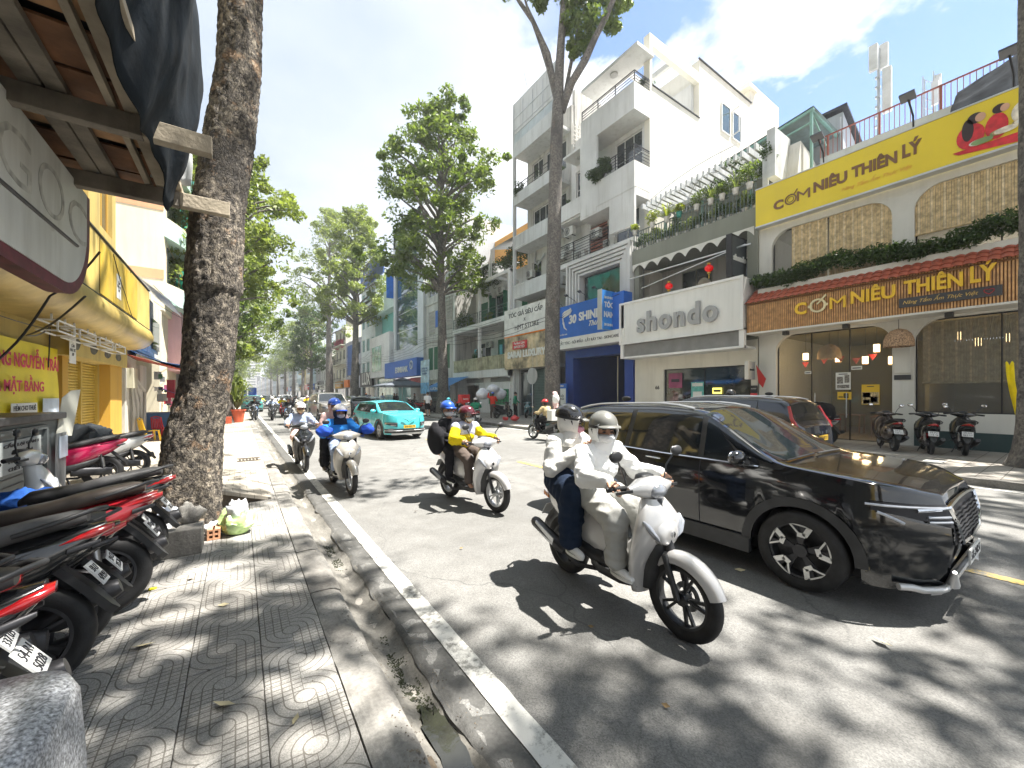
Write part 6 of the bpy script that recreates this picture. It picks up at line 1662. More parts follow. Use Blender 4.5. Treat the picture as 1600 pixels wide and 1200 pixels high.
# bulging canopy
CA=empty('yellow_canopy',(-2.4,11,3.0),'long faded yellow sheet metal canopy box with a rolled lower edge','canopy',world=True)
MCN=mat('canopy_yellow',(.46,.34,.10),.45,.2,.3,.9,.35,4,dirt=.7,dirtcol=(.60,.47,.17));MCB=mat('canopy_bright',(.56,.385,.05),.5,var=.15,dirt=.6,dirtcol=(.50,.42,.18))
prof=[(-3.2,5.0),(-2.42,5.0),(-2.40,4.95),(-2.40,3.75),(-2.36,3.7),(-2.30,3.55),(-2.30,3.42),(-2.38,3.27),(-2.52,3.16),(-2.72,3.10),(-3.2,3.06)]
ys=lin(2,17.1,60);q=MB(MCN)
vs=[(x+.018*nz3(y*1.2,z*2,k)*(1 if 3<k<10 else .3),y,z+.012*nz3(y*1.7,k))for y in ys for k,(x,z)in enumerate(prof)];w=len(prof)
q.add(vs,[(j*w+i,j*w+i+1,(j+1)*w+i+1,(j+1)*w+i)for j in range(60)for i in range(w-1)],True);q.add([(x,17.1,z)for x,z in prof],[tuple(range(w))]);q.build('canopy_skin',CA)
for y0,y1 in((11.6,12.6),(12.63,13.9),(13.95,15.2)):q=MB(MCB);q.box(-2.398,-2.385,y0,y1,3.8,4.9);q.build('canopy_panel',CA)
for i in range(5):q=MB(M_DKMETAL);q.box(-2.399,-2.391,6+i*2.8,6.02+i*2.8,3.76,4.95);q.build('seam',CA)
q=MB(M_DKMETAL);q.box(-2.45,-2.38,2,17.1,5.0,5.03);q.box(-2.4,-2.38,2,17.1,3.74,3.76);q.build('edge_trim',CA)
for(y0,y1)in((10.1,10.95),(11.25,12.3),(12.6,13.7),(13.95,15.0)):
 t=empty('lamp_frame',(-2.75,y0,2.8),ORD[round((y0-10.1)/1.3)]+' empty white lamp frame from the left under the yellow canopy','lamp frame','empty lamp frames under the yellow canopy',world=True);q=MB(M_WHITE)
 for(a,c)in(((-2.6,y0,2.98),(-2.6,y1,2.98)),((-2.6,y0,2.80),(-2.6,y1,2.80)),((-2.6,y0,2.8),(-2.6,y0,2.98)),((-2.6,y1,2.8),(-2.6,y1,2.98)),((-2.85,y0,2.8),(-2.85,y1,2.8)),((-2.85,y0,2.98),(-2.85,y1,2.98)),((-2.6,y0,2.98),(-2.85,y0,2.98)),((-2.6,y1,2.98),(-2.85,y1,2.98)),((-2.6,y0,2.8),(-2.85,y0,2.8)),((-2.6,y1,2.8),(-2.85,y1,2.8)),((-2.7,y0+.1,2.98),(-2.7,y0+.1,3.1)),((-2.7,y1-.1,2.98),(-2.7,y1-.1,3.1))):q.bar(a,c,.025)
 q.build('frame',t)
for(y,z,x)in((13.1,4.25,-2.383),(12.05,2.62,XL+.31)):
 t=empty('paper_notice',(x,y,z),('white printed notice pasted high on the yellow canopy','white printed notice pasted on the lintel left of the shutters')[z<3],'notice',world=True);q=MB(M_PAPER);q.box(x,x+.004,y-.2,y+.2,z-.28,z+.28);q.build('sheet',t);put_text('CẤM\nĐẬU XE\n109',(x+.006,y,z),RUNL,UP,.16,M_INK,t,.001,.002,width=.32)
put_text('109',(XL+.03,12.48,2.42),RUNL,UP,.15,M_PAPER,BL,.003,.004,name='house_number')
# yellow rental banner
BN=empty('banner',(-3.1,10.8,1.3),'yellow rental banner with crimson capitals on the yellow shop wall','banner',world=True)
MBY=mat('banner_yellow',(.80,.66,.04),.45,var=.06,bump=.12,bs=3);MBR2=mat('banner_red',(.62,.03,.10),.5)
vs=[];n=20
for i in range(n+1):
 for j in range(9):y=7.6+4.4*i/n;z=1.32+1.30*j/8;vs.append((-3.08+.02*nz3(y*2,z*2)+.012*math.sin(y*4+z*3),y,z))
q=MB(MBY);q.add(vs,[(i*9+j,i*9+j+1,(i+1)*9+j+1,(i+1)*9+j)for i in range(n)for j in range(8)],True);bo=q.build('banner_cloth',BN)
put_text('BUILDING NGUYỄN TRÃI',(-3.03,10.15,2.26),RUNL,UP,.5,MBR2,BN,.002,.012,width=3.3,height=.36);put_text('TRẢ MẶT BẰNG',(-3.03,10.0,1.83),RUNL,UP,.5,MBR2,BN,.002,.012,width=2.2,height=.34)
q=MB(mat('paper_blue',(.5,.58,.68),.5,var=.2));q.box(-3.035,-3.03,11.05,11.85,1.32,1.62);q.build('pasted_sheet',BN)
q=MB(M_PAPER);q.box(-3.035,-3.03,9.8,10.8,1.36,1.55);q.build('pasted_sheet',BN)
put_text('HẺM CHO THUÊ',(-3.025,10.3,1.46),RUNL,UP,.1,M_INK,BN,.001,.001,width=.85)
# grey electricity cabinet with warning
CB=empty('electric_cabinet',(-2.7,7.9,.08),'grey street electricity cabinet with a warning plate behind the parked motorbikes','cabinet',world=True)
MCG=mat('cabinet_grey',(.13,.15,.155),.45,.4,.2,2,dirt=.5,dirtcol=(.05,.05,.05));b=MB(MCG);b.box(-3.15,-2.36,6.9,9.2,.08,1.32);b.build('casing',CB,bevel=.02)
q=MB(M_DKMETAL);q.box(-3.2,-2.28,6.85,9.25,1.32,1.42);q.build('lid',CB,bevel=.015)
q=MB(MCG)
q.box(-2.36,-2.32,6.95,8.65,.15,.2);q.box(-2.36,-2.32,6.95,8.65,1.2,1.26);q.box(-2.36,-2.32,8.6,8.68,.2,1.2);q.box(-2.36,-2.32,6.95,7.03,.2,1.2);q.build('door_frame',CB)
for i in range(9):q=MB(M_DKMETAL);q.box(-2.355,-2.345,7.05,8.58,.25+i*.1,.262+i*.1);q.build('grid_bar',CB)
q=MB(mat('plate_old',(.33,.36,.36),.6,dirt=.5));q.box(-2.345,-2.335,7.2,8.45,.72,1.12);q.build('warning_plate',CB)
for k,(t_,w_)in enumerate((('CẤM LẠI GẦN !',1.0),('CÓ ĐIỆN',.6),('NGUY HIỂM',.75),('CHẾT NGƯỜI',.75))):put_text(t_,(-2.33,7.85,1.06-k*.098),RUNL,UP,.08,M_INK,CB,.002,.003,width=w_,height=.07)
RK=empty('cardboard_sheet',(-2.4,9.2,.8),'pale bent cardboard sheet leaning on a white rack beside the cabinet','cardboard',world=True);q=MB(mat('card_pale',(.55,.55,.48),.8,var=.1));q.add([(-2.35,9.05,1.05),(-2.28,9.45,1.02),(-2.25,9.75,1.78),(-2.3,9.5,1.76),(-2.35,9.3,1.64)],[(0,1,2,3,4)]);o=q.build('sheet',RK);o.modifiers.new('thick','SOLIDIFY').thickness=.006
RC=empty('white_rack',(-2.3,9.1,.08),'white slatted metal rack standing beside the cabinet','rack',world=True)
for i in range(7):q=MB(M_ALU);q.bar((-2.3,8.85+i*.06,.1),(-2.3,8.9+i*.06,1.1),.02);q.build('slat',RC)
q=MB(mat('paper_blue',(.5,.58,.68)));q.box(-2.28,-2.27,8.9,9.25,.72,1.05);q.build('notice',RC)
# big white light box sign with purple trim
LBX=empty('light_box_sign',(-1.45,3.5,2.6),'big soiled white light box sign with rounded lower corner and crimson trim overhead','sign',world=True)
def rr_poly(y0,y1,z0,z1,r):
 P=[(y0,z1),(y0,z0)]
 for i in range(11):a=-PI/2+PI/2*i/10;P.append((y1-r+r*math.cos(a),z0+r+r*math.sin(a)))
 P.append((y1,z1));return P
MLB=mat('lightbox_white',(.60,.61,.57),.5,var=.12,vs=1.2,dirt=.55,dirtcol=(.32,.31,.27));MLT=mat('lightbox_trim',(.13,.02,.035),.5,var=.3,vs=8)
q=MB(MLT);q.prism(rr_poly(0.6,6.22,2.66,3.84,.75),'x',-1.50,-1.362);q.build('trim',LBX)
q=MB(MLB);q.prism(rr_poly(0.65,6.08,2.76,3.83,.66),'x',-1.361,-1.352);q.build('panel',LBX)
MGH=mat('ghost_letter',(.42,.42,.38),.7,var=.3,vs=9)
put_text('NGỌC',(-1.350,4.75,3.42),RUNL,UP,1,MGH,LBX,.001,-.01,width=2.6,height=.55,name='ghost_lettering')
q=MB(M_DKMETAL);q.tube([(-1.30,1.4,3.05),(-1.16,4.95,2.98)],.013,8);q.build('rod',LBX)
q=MB(plaster('wall_old',(.42,.41,.36),.7));q.box(-3.0,-1.64,-3,6.1,3.86,6.5);q.box(XL,XL+.04,-3,7.5,.08,3.8);q.box(-3.15,-1.64,-3,6.1,3.5,3.52)
BLw=building('old_shop_front',-2.4,-3,6.1,'old grey shop front above the light box sign','building');q.build('wall',BLw)
# timber awning: planks on joists, carried by beams that reach over the pavement
AWN=empty('timber_awning',(-.9,3.5,3.8),'rough awning of plywood sheets and old timbers over the parked motorbikes','awning',world=True)
MT1=mat('timber_grey',(.20,.175,.14),.8,var=.3,vs=3,bump=.5,bs=30,dirt=.5,dirtcol=(.06,.05,.04));MT2_=mat('timber_pale',(.42,.36,.27),.8,var=.25,vs=3,bump=.4,bs=25);MPW=mat('plywood',(.22,.10,.045),.75,var=.45,vs=2.2,bump=.3,bs=18,dirt=.5,dirtcol=(.07,.03,.02))
MPW2=mat('plywood_pale',(.42,.24,.12),.75,var=.3,vs=2.5,bump=.2,bs=18,dirt=.3)
for y,xe in((2.45,-.3),(4.35,-.2),(5.72,-.1),(.9,-.3)):
 q=MB(MT1);q.bar((-1.9,y,3.85),(xe-.45,y,3.85),.10,.16);q.build('beam',AWN,bevel=.006);q=MB(MT2_);q.bar((xe-.449,y,3.852),(xe,y,3.855),.098,.155);q.build('beam_end',AWN,bevel=.006)
q=MB(MT2_);q.bar((-1.2,6.4,4.1),(-.42,6.4,4.1),.05,.07);q.build('batten',AWN)
for x,w_ in((-1.28,.12),(-1.15,.11),(-.86,.05),(-.74,.10),(-.62,.09)):
 q=MB(MT1 if w_>.1 else MT2_);q.bar((x,.5,3.97),(x+.05,6.1,3.97),w_,.06);q.build('joist',AWN,bevel=.004)
random.seed(3)
for i in range(11):
 y=.5+i*.52;q=MB((MPW,MPW,MPW2)[i%3]);q.obox((-1.02,y+.25,4.035+.012*(i%3)),(.94,.44+.04*(i%2),.02),(random.uniform(-.02,.02),0,random.uniform(-.03,.03)));q.build('plank',AWN)
q=MB(M_INK);q.box(-1.7,-.56,.4,6.3,4.10,4.12);q.build('tar_paper',AWN)
MTB=mat('tarp_navy',(.008,.013,.019),.8,var=.35,vs=4,bump=.7,bs=5,spec=.2);MTG=mat('tarp_grey',(.50,.52,.52),.7,var=.15,vs=3,bump=.3,bs=7)
def tarp1(u,v):
 y=.8+4.75*u;z=3.68+2.7*v-.28*max(0,nz3(u*5,0,4))*(1-v)**2-.06*math.sin(u*23)*(1-v);sw=.12*nz3(u*5,v*3,1)*(1-.7*u)+.05*nz3(u*14,v*7,2)
 return(-.47+.13*math.sin(v*3.0)+sw-.12*(1-v)**3,y,z)
drape('tarpaulin',tarp1,60,30,MTB,'crumpled dark navy tarpaulin hanging over the outer edge of the timber awning','tarpaulin')
drape('tarpaulin',lambda u,v:(-.78+.33*u+.03*nz3(v*5,u),5.62+.06*nz3(u*4,v*5),4.0+2.4*v+.06*nz3(u*9,1)*(1-v)),10,30,MTG,'pale grey cloth hanging at the far end of the timber awning','tarpaulin')
# loose cables
MCBL=mat('cable_black',(.015,.015,.017),.5)
for i,P in enumerate(([(-1.3,6.3,3.3),(-1.6,6.0,2.7),(-2.0,6.2,2.05),(-2.3,6.0,1.75),(-2.6,5.4,1.6)],[(-1.28,5.7,2.68),(-2.4,8.2,2.5),(-2.9,10.9,2.95),(-2.95,11.0,2.2)],[(-2.38,12.6,4.9),(-2.36,13.6,4.2),(-2.36,14.8,3.6)],[(-2.3,17,5.2),(-2.0,22,5.3),(-2.2,28,5.6)],[(-2.3,17,4.7),(-1.9,22,4.9),(-2.2,28,5.2)],[(-3.1,7.2,3.05),(-2.9,9,2.85),(-2.8,12,3.0)])):
 P=[Vector(p)for p in P];Q=[]
 for a,c in zip(P,P[1:]):
  for k in range(6):t=k/6;Q.append(a.lerp(c,t)+Vector((0,0,-.06*math.sin(PI*t))))
 Q.append(P[-1]);q=MB(MCBL);q.tube(Q,.011 if i<2 else .008,5);o=q.build('cable');tag(o,('black cable sagging from the light box sign over the yellow banner','thin black cable hanging beside the banner','thin cable hanging on the canopy face','upper cable strung along the left houses','lower cable strung along the left houses','thin wire along the top of the yellow banner')[i],'cable')
 # pier with meter box and pipes, white wall
PW=building('white_pier',-3,17.25,20.6,'stained white wall with an electric meter and old pipes beside the yellow shop','wall')
q=MB(plaster('pier_white',(.55,.54,.49),.8,(.2,.19,.16)));q.box(-3.3,-2.95,19.2,20.4,.08,2.75);q.box(-6,-3.0,17.25,17.5,.08,3.2);q.box(-3.35,-3.05,17.5,19.2,.08,3.2);q.build('wall',PW)
q=MB(mat('meter_box_cream',(.5,.48,.36),.6,dirt=.4));q.box(-3.05,-2.85,17.5,18.2,1.9,2.55);q.build('meter_box',PW)
q=MB(P_DIRTY)
for k in range(4):q.tube([(-2.98+.05*k,18.3+.25*k,.08),(-2.96+.05*k,18.35+.25*k,1.2+.2*k),(-3.0,18.0+.2*k,2.3)],.05,7)
q.build('pipe',PW)
# stall under blue and red tarps
drape('stall_tarp',lambda u,v:(-3.0+1.9*v,17.6+4.6*u,3.15-.45*v-.16*math.sin(PI*v)-.10*abs(math.sin(u*7))*v),30,10,mat('tarp_blue',(.02,.13,.42),.6,var=.2,vs=4,bump=.2,bs=6),'blue tarpaulin roof of the food stall beyond the yellow shop','tarpaulin')
drape('stall_tarp',lambda u,v:(-3.0+1.35*v,17.5+.25*v+2.6*u,2.98-.42*v*(1-.3*u)-.08*math.sin(PI*u)),18,8,mat('tarp_red',(.36,.05,.02),.6,var=.2,vs=4,bump=.2,bs=6),'rusty red tarpaulin hanging under the blue stall roof','tarpaulin')
drape('stall_tarp',lambda u,v:(-2.9+.9*v,21.4+1.6*u,2.0-.35*v),8,6,mat('tarp_stripe',(.08,.12,.3),.7,var=.7,vs=14),'small blue striped awning lower down in the stall','awning')
ST=empty('food_stall',(-3,22,.08),'small food stall with a blue counter in the shade of the tarpaulins','stall',world=True)
q=MB(mat('counter_blue',(.05,.12,.25),.6,dirt=.3));q.box(-3.2,-2.2,20.8,22.4,.6,.95);q.box(-3.15,-2.3,20.9,22.3,.08,.6);q.build('counter',ST)
q=MB(P_DARK);q.box(-4.2,-4.1,20.5,25,.08,3.0);q.build('back_wall',ST)
for i in range(16):
 q=MB((mat('stuff_red',(.4,.03,.05),.6),M_PAPER,mat('stuff_pink',(.55,.12,.2),.6),M_ALU,GLZ,mat('stuff_green',(.05,.16,.08),.6))[i%6]);random.seed(i+50)
 y,z,s=random.uniform(20.8,24.5),random.uniform(1.0,2.4),random.uniform(.1,.22);q.box(-2.9+.1*(i%3),-2.9+.1*(i%3)+s,y,y+s,z,z+s*1.5);o=q.build('stall_ware');tag(o,'small ware hanging or stacked in the food stall','stall ware','wares of the food stall')
q=MB(MATS['stuff_red']);q.box(-2.5,-2.25,21.6,21.9,1.55,2.3);tag(q.build('hanging_cloth'),'crimson cloth hanging at the front of the food stall','cloth')
def plastic_chair(loc,rz,m,label):
 t=empty('plastic_chair',loc,label,'chair','plastic stools and chairs at the food stall',rz=rz)
 q=MB(m);q.box(-.2,.2,-.2,.2,.36,.39);q.build('seat',t,bevel=.01)
 q=MB(m);n=7
 for i in range(n):a=-.18+.36*i/(n-1);q.bar((-.2-.02,a,.39),(-.27,a*.9,.74),.03,.02)
 q.tube([(-.21,-.2,.38),(-.28,-.17,.78),(-.29,0,.82),(-.28,.17,.78),(-.21,.2,.38)],.02,6);q.build('backrest',t)
 for a in(-.17,.17):
  for c in(-.17,.17):q=MB(m);q.bar((a,c,.36),(a*1.25,c*1.25,0),.045);q.build('leg',t)
plastic_chair((-2.55,18.3,.08),.5,mat('plastic_yellow',(.78,.48,.02),.4),'yellow plastic chair at the food stall');plastic_chair((-2.35,19.3,.08),1.0,mat('plastic_red',(.55,.02,.03),.4),'red plastic chair behind the yellow one')
# cream block with rounded balconies, netting, pink house
CRB=building('cream_block',-3.5,23.7,29,'tall cream block with orange bands and rounded mint balconies')
PC=plaster('cream_side',(.72,.66,.50),.35,(.5,.42,.28));q=MB(PC);q.box(-9,-2.85,23.7,29.5,5.5,16.5);q.box(-9,-3.0,23.8,29.5,0,5.5);q.build('wall',CRB)
OB=plaster('orange_band',(.68,.36,.20),.2);
for z in(6.9,10.0,13.4):q=MB(OB);q.box(-9,-2.84,23.68,23.699,z,z+.42);q.build('band',CRB)
MM=plaster('mint',(.42,.58,.52),.15)
for k,z in enumerate((5.9,8.9,12.1)):
 q=MB(MM);P=[(-2.85,23.8)]+[(-2.85+.75*math.sin(PI*i/12),23.8+5.4*i/12)for i in range(13)];q.prism([(a,c)for a,c in P],'z',z,z+.8);q.build('balcony_parapet',CRB)
 q=MB(PC);q.prism([(a,c)for a,c in P],'z',z+.801,z+.9);q.build('balcony_coping',CRB);q=MB(GLZ);q.box(-2.84,-2.8,24.6,28.2,z+.9,z+2.7);q.build('pane',CRB)
NT=building('scaffold_block',-3,31,41,'building wrapped in bright green scaffold netting');q=MB(P_GREY);q.box(-9,-2.7,31,41,0,17.5);q.build('wall',NT)
MN=mat('green_netting',(.02,.42,.30),.7,var=.2,vs=3,bump=.3,bs=9,dirt=.2,dirtcol=(.1,.5,.42));q=MB(MN)
vs=[]
for i in range(31):
 for j in range(13):vs.append((-2.45+.06*nz3(i*.7,j*.8),30.9+10*i/30,5.8+12.5*j/12))
q.add(vs,[(i*13+j,i*13+j+1,(i+1)*13+j+1,(i+1)*13+j)for i in range(30)for j in range(12)],True);q.add([(-5,30.88,5.8),(-2.45,30.88,5.8),(-2.45,30.88,18.3),(-5,30.88,18.3)],[(0,1,2,3)]);q.build('netting',NT)
q=MB(M_DKMETAL)
for i in range(7):q.bar((-2.38,31+i*1.6,.08),(-2.38,31+i*1.6,18.3),.05)
for j in range(8):q.bar((-2.36,31,2+j*2.2),(-2.36,41,2+j*2.2),.04)
q.build('scaffold',NT)
PKH=building('pink_house',-3,29.5,31,'pink and white shop fronts beyond the cream block','shop');q=MB(plaster('pink_wall',(.68,.42,.45),.15));q.box(-6,-2.5,26.4,30.8,2.9,5.9);q.build('wall',PKH)
q=MB(M_PAPER);q.box(-2.5,-2.3,27,30.2,3.5,5.2);q.build('sign_board',PKH);put_text('CAFÉ 63',(-2.29,28.6,4.5),RUNL,UP,.5,YLS,PKH,.01,.01,width=2)
WX=building('white_annex',-2.9,17.3,23.6,'pale annex with louvred shutter and tin hood above the stall');q=MB(plaster('annex',(.60,.58,.50),.4));q.box(-6,-2.9,17.3,23.6,3.2,5.4);q.build('wall',WX)
q=MB(P_WHITE)
for i in range(14):q.box(-2.9,-2.86,18.0,20.6,3.3+i*.09,3.37+i*.09)
q.build('louvre_panel',WX);q=MB(M_ALU);q.add([(-2.9,17.6,5.7),(-2.0,17.8,4.95),(-2.0,21.4,4.95),(-2.9,21.4,5.7)],[(0,1,2,3)]);o=q.build('hood',WX);o.modifiers.new('t','SOLIDIFY').thickness=.03
q=MB(GLZ);q.box(-2.88,-2.85,21,22.6,3.5,4.7);q.build('pane',WX)
# further houses on the left
for i,(y0,y1,h,c)in enumerate(((41.5,50,9,(.6,.6,.55)),(50.2,62,12,(.5,.55,.55)),(62.2,75,8,(.62,.55,.4)),(75.2,92,14,(.55,.55,.52)),(92.3,115,10,(.45,.5,.5)),(115.3,150,15,(.6,.58,.5)),(150.5,200,12,(.5,.5,.5)),(201,400,16,(.55,.55,.55)))):
 r_=building('distant_house',-3.3,y0,y1,('grey white house just past the green netting','blue grey house past the netting on the left','low ochre house on the left','tall grey house on the left','greenish house far on the left','cream house far on the left','grey row far on the left','last pale row on the left')[i])
 q=MB(plaster('lf%d'%i,c,.35));n=max(2,int((y1-y0)/4));w_=(y1-y0)/n
 wall(q,-3.3,-1,y0,y1,0,h,[(y0+w_*(k+.25),y0+w_*(k+.75),3.9+j*3.5,5.9+j*3.5)for k in range(n)for j in range(int((h-3.5)/3.5))],.3);q.build('wall',r_)
 q=MB(P_DARK);q.box(-9,-3.65,y0+.1,y1-.1,0,h-.2);q.build('core',r_)
 # grey gate pier and its flat canopy beyond the big trunk, potted plants, water truck barrels
GP=empty('gate_pier',(-1.9,30,.08),'grey square gate pier with a flat canopy beyond the huge trunk','pier',world=True);q=MB(P_GREY);q.box(-2.1,-1.25,34.2,34.9,.08,4.3);q.box(-2.9,-.2,33.8,35.8,4.3,4.7);q.build('pier',GP);q=MB(M_PAPER);q.box(-1.9,-1.1,34.0,34.3,4.72,6.3);q.build('box_sign',GP)
M_TER=mat('terracotta',(.62,.13,.06),.7,var=.15)
fan_plant('potted_plant',(-.15,27.9,.08),1.9,.75,ML_B,301,'leafy shrub in a big terracotta pot on the left pavement','pots on the left pavement',(.42,.75,M_TER),.16,500,spiky=True);fan_plant('potted_plant',(-.95,28.6,.08),2.3,1.1,ML_B,302,'large pale plant in a grey green pot on the left pavement','pots on the left pavement',(.38,.6,mat('pot_green',(.12,.3,.22),.5)),.2,900)
fan_plant('roadside_tree',(-.5,31.5,.08),6.0,1.3,ML_B,303,'slender bright sapling rising behind the potted plants',None,None,.2,1400,'sapling')
for i,(x,y)in enumerate(((-.55,27.0),(-.95,26.8))):q=MB(M_TER);q.box(x-.17,x+.17,y-.17,y+.17,.08,.45);tag(q.build('planter_box'),'low terracotta planter box beside the pots','planter','low terracotta boxes')
# tree pit: concrete box, rubble and rubbish at the foot of the trunk
q=MB(MK);q.box(-1.25,-.32,5.12,5.42,.08,.34);tag(q.build('planter_kerb',bevel=.01),'low raw concrete planter wall at the foot of the huge trunk','planter');q=MB(MDIRT);q.box(-1.2,-.35,5.43,6.0,.08,.22);tag_s(q.build('soil'))
def lump(name,c,r,m,label,cat,seed,k=.25,sub=16,fold=7):
 q=MB(m);q.sph((0,0,r[2]),r,sub*2,sub);q.v=[tuple(Vector(p)*(1+k*noise.noise(Vector(p)*(1.6/max(r))+Vector((seed,0,0)))+k*.35*noise.noise(Vector(p)*(fold/max(r))+Vector((0,seed,0)))))for p in q.v]
 o=obj_from(q.mesh(name),name);o.location=c;return tag(o,label,cat)
PB=mat('plastic_bag',(.70,.72,.74),.3,var=.1,vs=6,bump=.6,bs=14,coat=.3);PBG=mat('plastic_bag_green',(.50,.68,.28),.3,var=.35,vs=5,bump=.6,bs=14,coat=.3)
bg=lump('rubbish_bag',(-.03,5.62,.07),(.17,.14,.13),PBG,'knotted green and white plastic rubbish bag at the foot of the trunk','bag',3,.5,20,5);bg2=lump('bag_top',(0,0,.13),(.12,.10,.12),PB,None,None,8,.5,18,5);bg2.parent=bg;bg2.name='bag_neck'
lump('rubbish_bag',(-.24,5.72,.07),(.10,.08,.07),PB,'small white plastic bag beside the green bag','bag',5,.4);lump('rubbish_bag',(-.72,5.35,.30),(.16,.10,.05),PB,'crumpled white plastic bag lying on the planter wall','bag',9,.5)
lump('rubbish_bag',(-.62,5.5,.32),(.11,.09,.09),mat('plastic_bag_blue',(.45,.5,.6),.4,var=.3,vs=8),'bluish plastic bag on the planter beside the rock','bag',12,.5)
lump('rock',(-.44,5.42,.32),(.12,.10,.10),MK,'rough pale lump of concrete on the planter wall','rock',21,.4)
q=MB(mat('hollow_brick',(.62,.32,.18),.85,var=.2,vs=9));x0,y0,z0=-.30,5.50,.085
for a in(0,.05,.1):q.box(x0+a,x0+a+.018,y0,y0+.16,z0,z0+.115)
for a in(0,.0485,.097):q.box(x0+.018,x0+.10,y0+.001,y0+.159,z0+a,z0+a+.018)
tag(q.build('hollow_brick'),'orange hollow clay brick beside the rubbish bag','brick')
lump('lemon_peel',(-.6,4.4,.075),(.03,.02,.012),mat('leaf_bright',(.75,.65,.02),.6),'bright yellow scrap lying behind the motorbike tails','litter',2)
# speckled stone block in the near corner
MGR=mat('granite',(.40,.41,.43),.3,var=.5,vs=110,bump=.1,bs=70,dirt=.3,dirtcol=(.12,.12,.15),fine=.35)
q=MB(MGR);q.loftz([(.0,0,.30,.28),(.5,0,.31,.29),(.70,0,.30,.285),(.745,0,.285,.27),(.765,0,.25,.23),(.772,0,.15,.14),(.774,0,.01,.01)],40,3.4)
q.v=[(x-.70+.02*nz3(x,y,z,5),y+1.62+.02*nz3(y,x,z,5),z+.08)for x,y,z in q.v]
tag(q.build('stone_block'),'speckled grey polished stone block in the lower left corner','stone block')
# ================================================================ MOTOR SCOOTERS (heading +x, origin on the ground between the wheels)
def wheel_mb(r,w,rim_m,spokes=5,disc=True,tyre=M_RUBBER,split=True):
 """tyre and rim of a scooter wheel, axle along y"""
 t=MB(tyre);k=w/2
 t.lathe([(r-.085,-k*.8),(r-.06,-k),(r-.02,-k*.9),(r-.004,-k*.45),(r,0),(r-.004,k*.45),(r-.02,k*.9),(r-.06,k),(r-.085,k*.8),(r-.085,-k*.8)],axis='y',n=36)
 q=MB(rim_m);ri=r-.083
 q.lathe([(ri,-k*.8),(ri-.018,-k*.8),(ri-.024,-k*.3),(ri-.024,k*.3),(ri-.018,k*.8),(ri,k*.8),(ri,-k*.8)],axis='y',n=36)
 q.cyl((0,-k*.9,0),(0,k*.9,0),.045,n=14)
 for i in range(spokes):
  a=2*PI*i/spokes
  for s in(-.16,.16):
   q.bar((.04*math.cos(a),s*.05,.04*math.sin(a)),(ri*math.cos(a+s),0,ri*math.sin(a+s)),.018,.022,up=(0,1,0))
 d=None
 if disc:
  d=MB(M_STEEL);d.lathe([(.10,k*.95),(.062,k*.95),(.062,k*1.02),(.10,k*1.02),(.10,k*.95)],axis='y',n=28)
  d.cyl((0,k*.5,0),(0,k*1.05,0),.03,n=10)
  for i in range(6):a=i*PI/3;d.bar((.03*math.cos(a),k,.03*math.sin(a)),(.066*math.cos(a),k,.066*math.sin(a)),.012,.006,up=(0,1,0))
 return t,q,d
def arcfender(mb,cx,cz,r,a0,a1,w,n=12,th=.01):
 rings=[]
 for i in range(n+1):
  a=R(a0+(a1-a0)*i/n);tw=w*(0.55+.45*math.sin(PI*(0.15+.75*i/n)))
  sec=[]
  for k in range(9):
   t=PI*k/8;sec.append((t,1))
  P=[(cx+(r+.02*math.sin(t)**.8-.055*(1-math.sin(t)))*math.cos(a),tw*math.cos(t),cz+(r+.02*math.sin(t)**.8-.055*(1-math.sin(t)))*math.sin(a))for t,_ in sec]
  Q=[(cx+(r+.02*math.sin(t)**.8-.055*(1-math.sin(t))-th)*math.cos(a),(tw-th)*math.cos(t),cz+(r+.02*math.sin(t)**.8-.055*(1-math.sin(t))-th)*math.sin(a))for t,_ in reversed(sec)]
  rings.append(P+Q)
 mb.loft(rings,True,True)
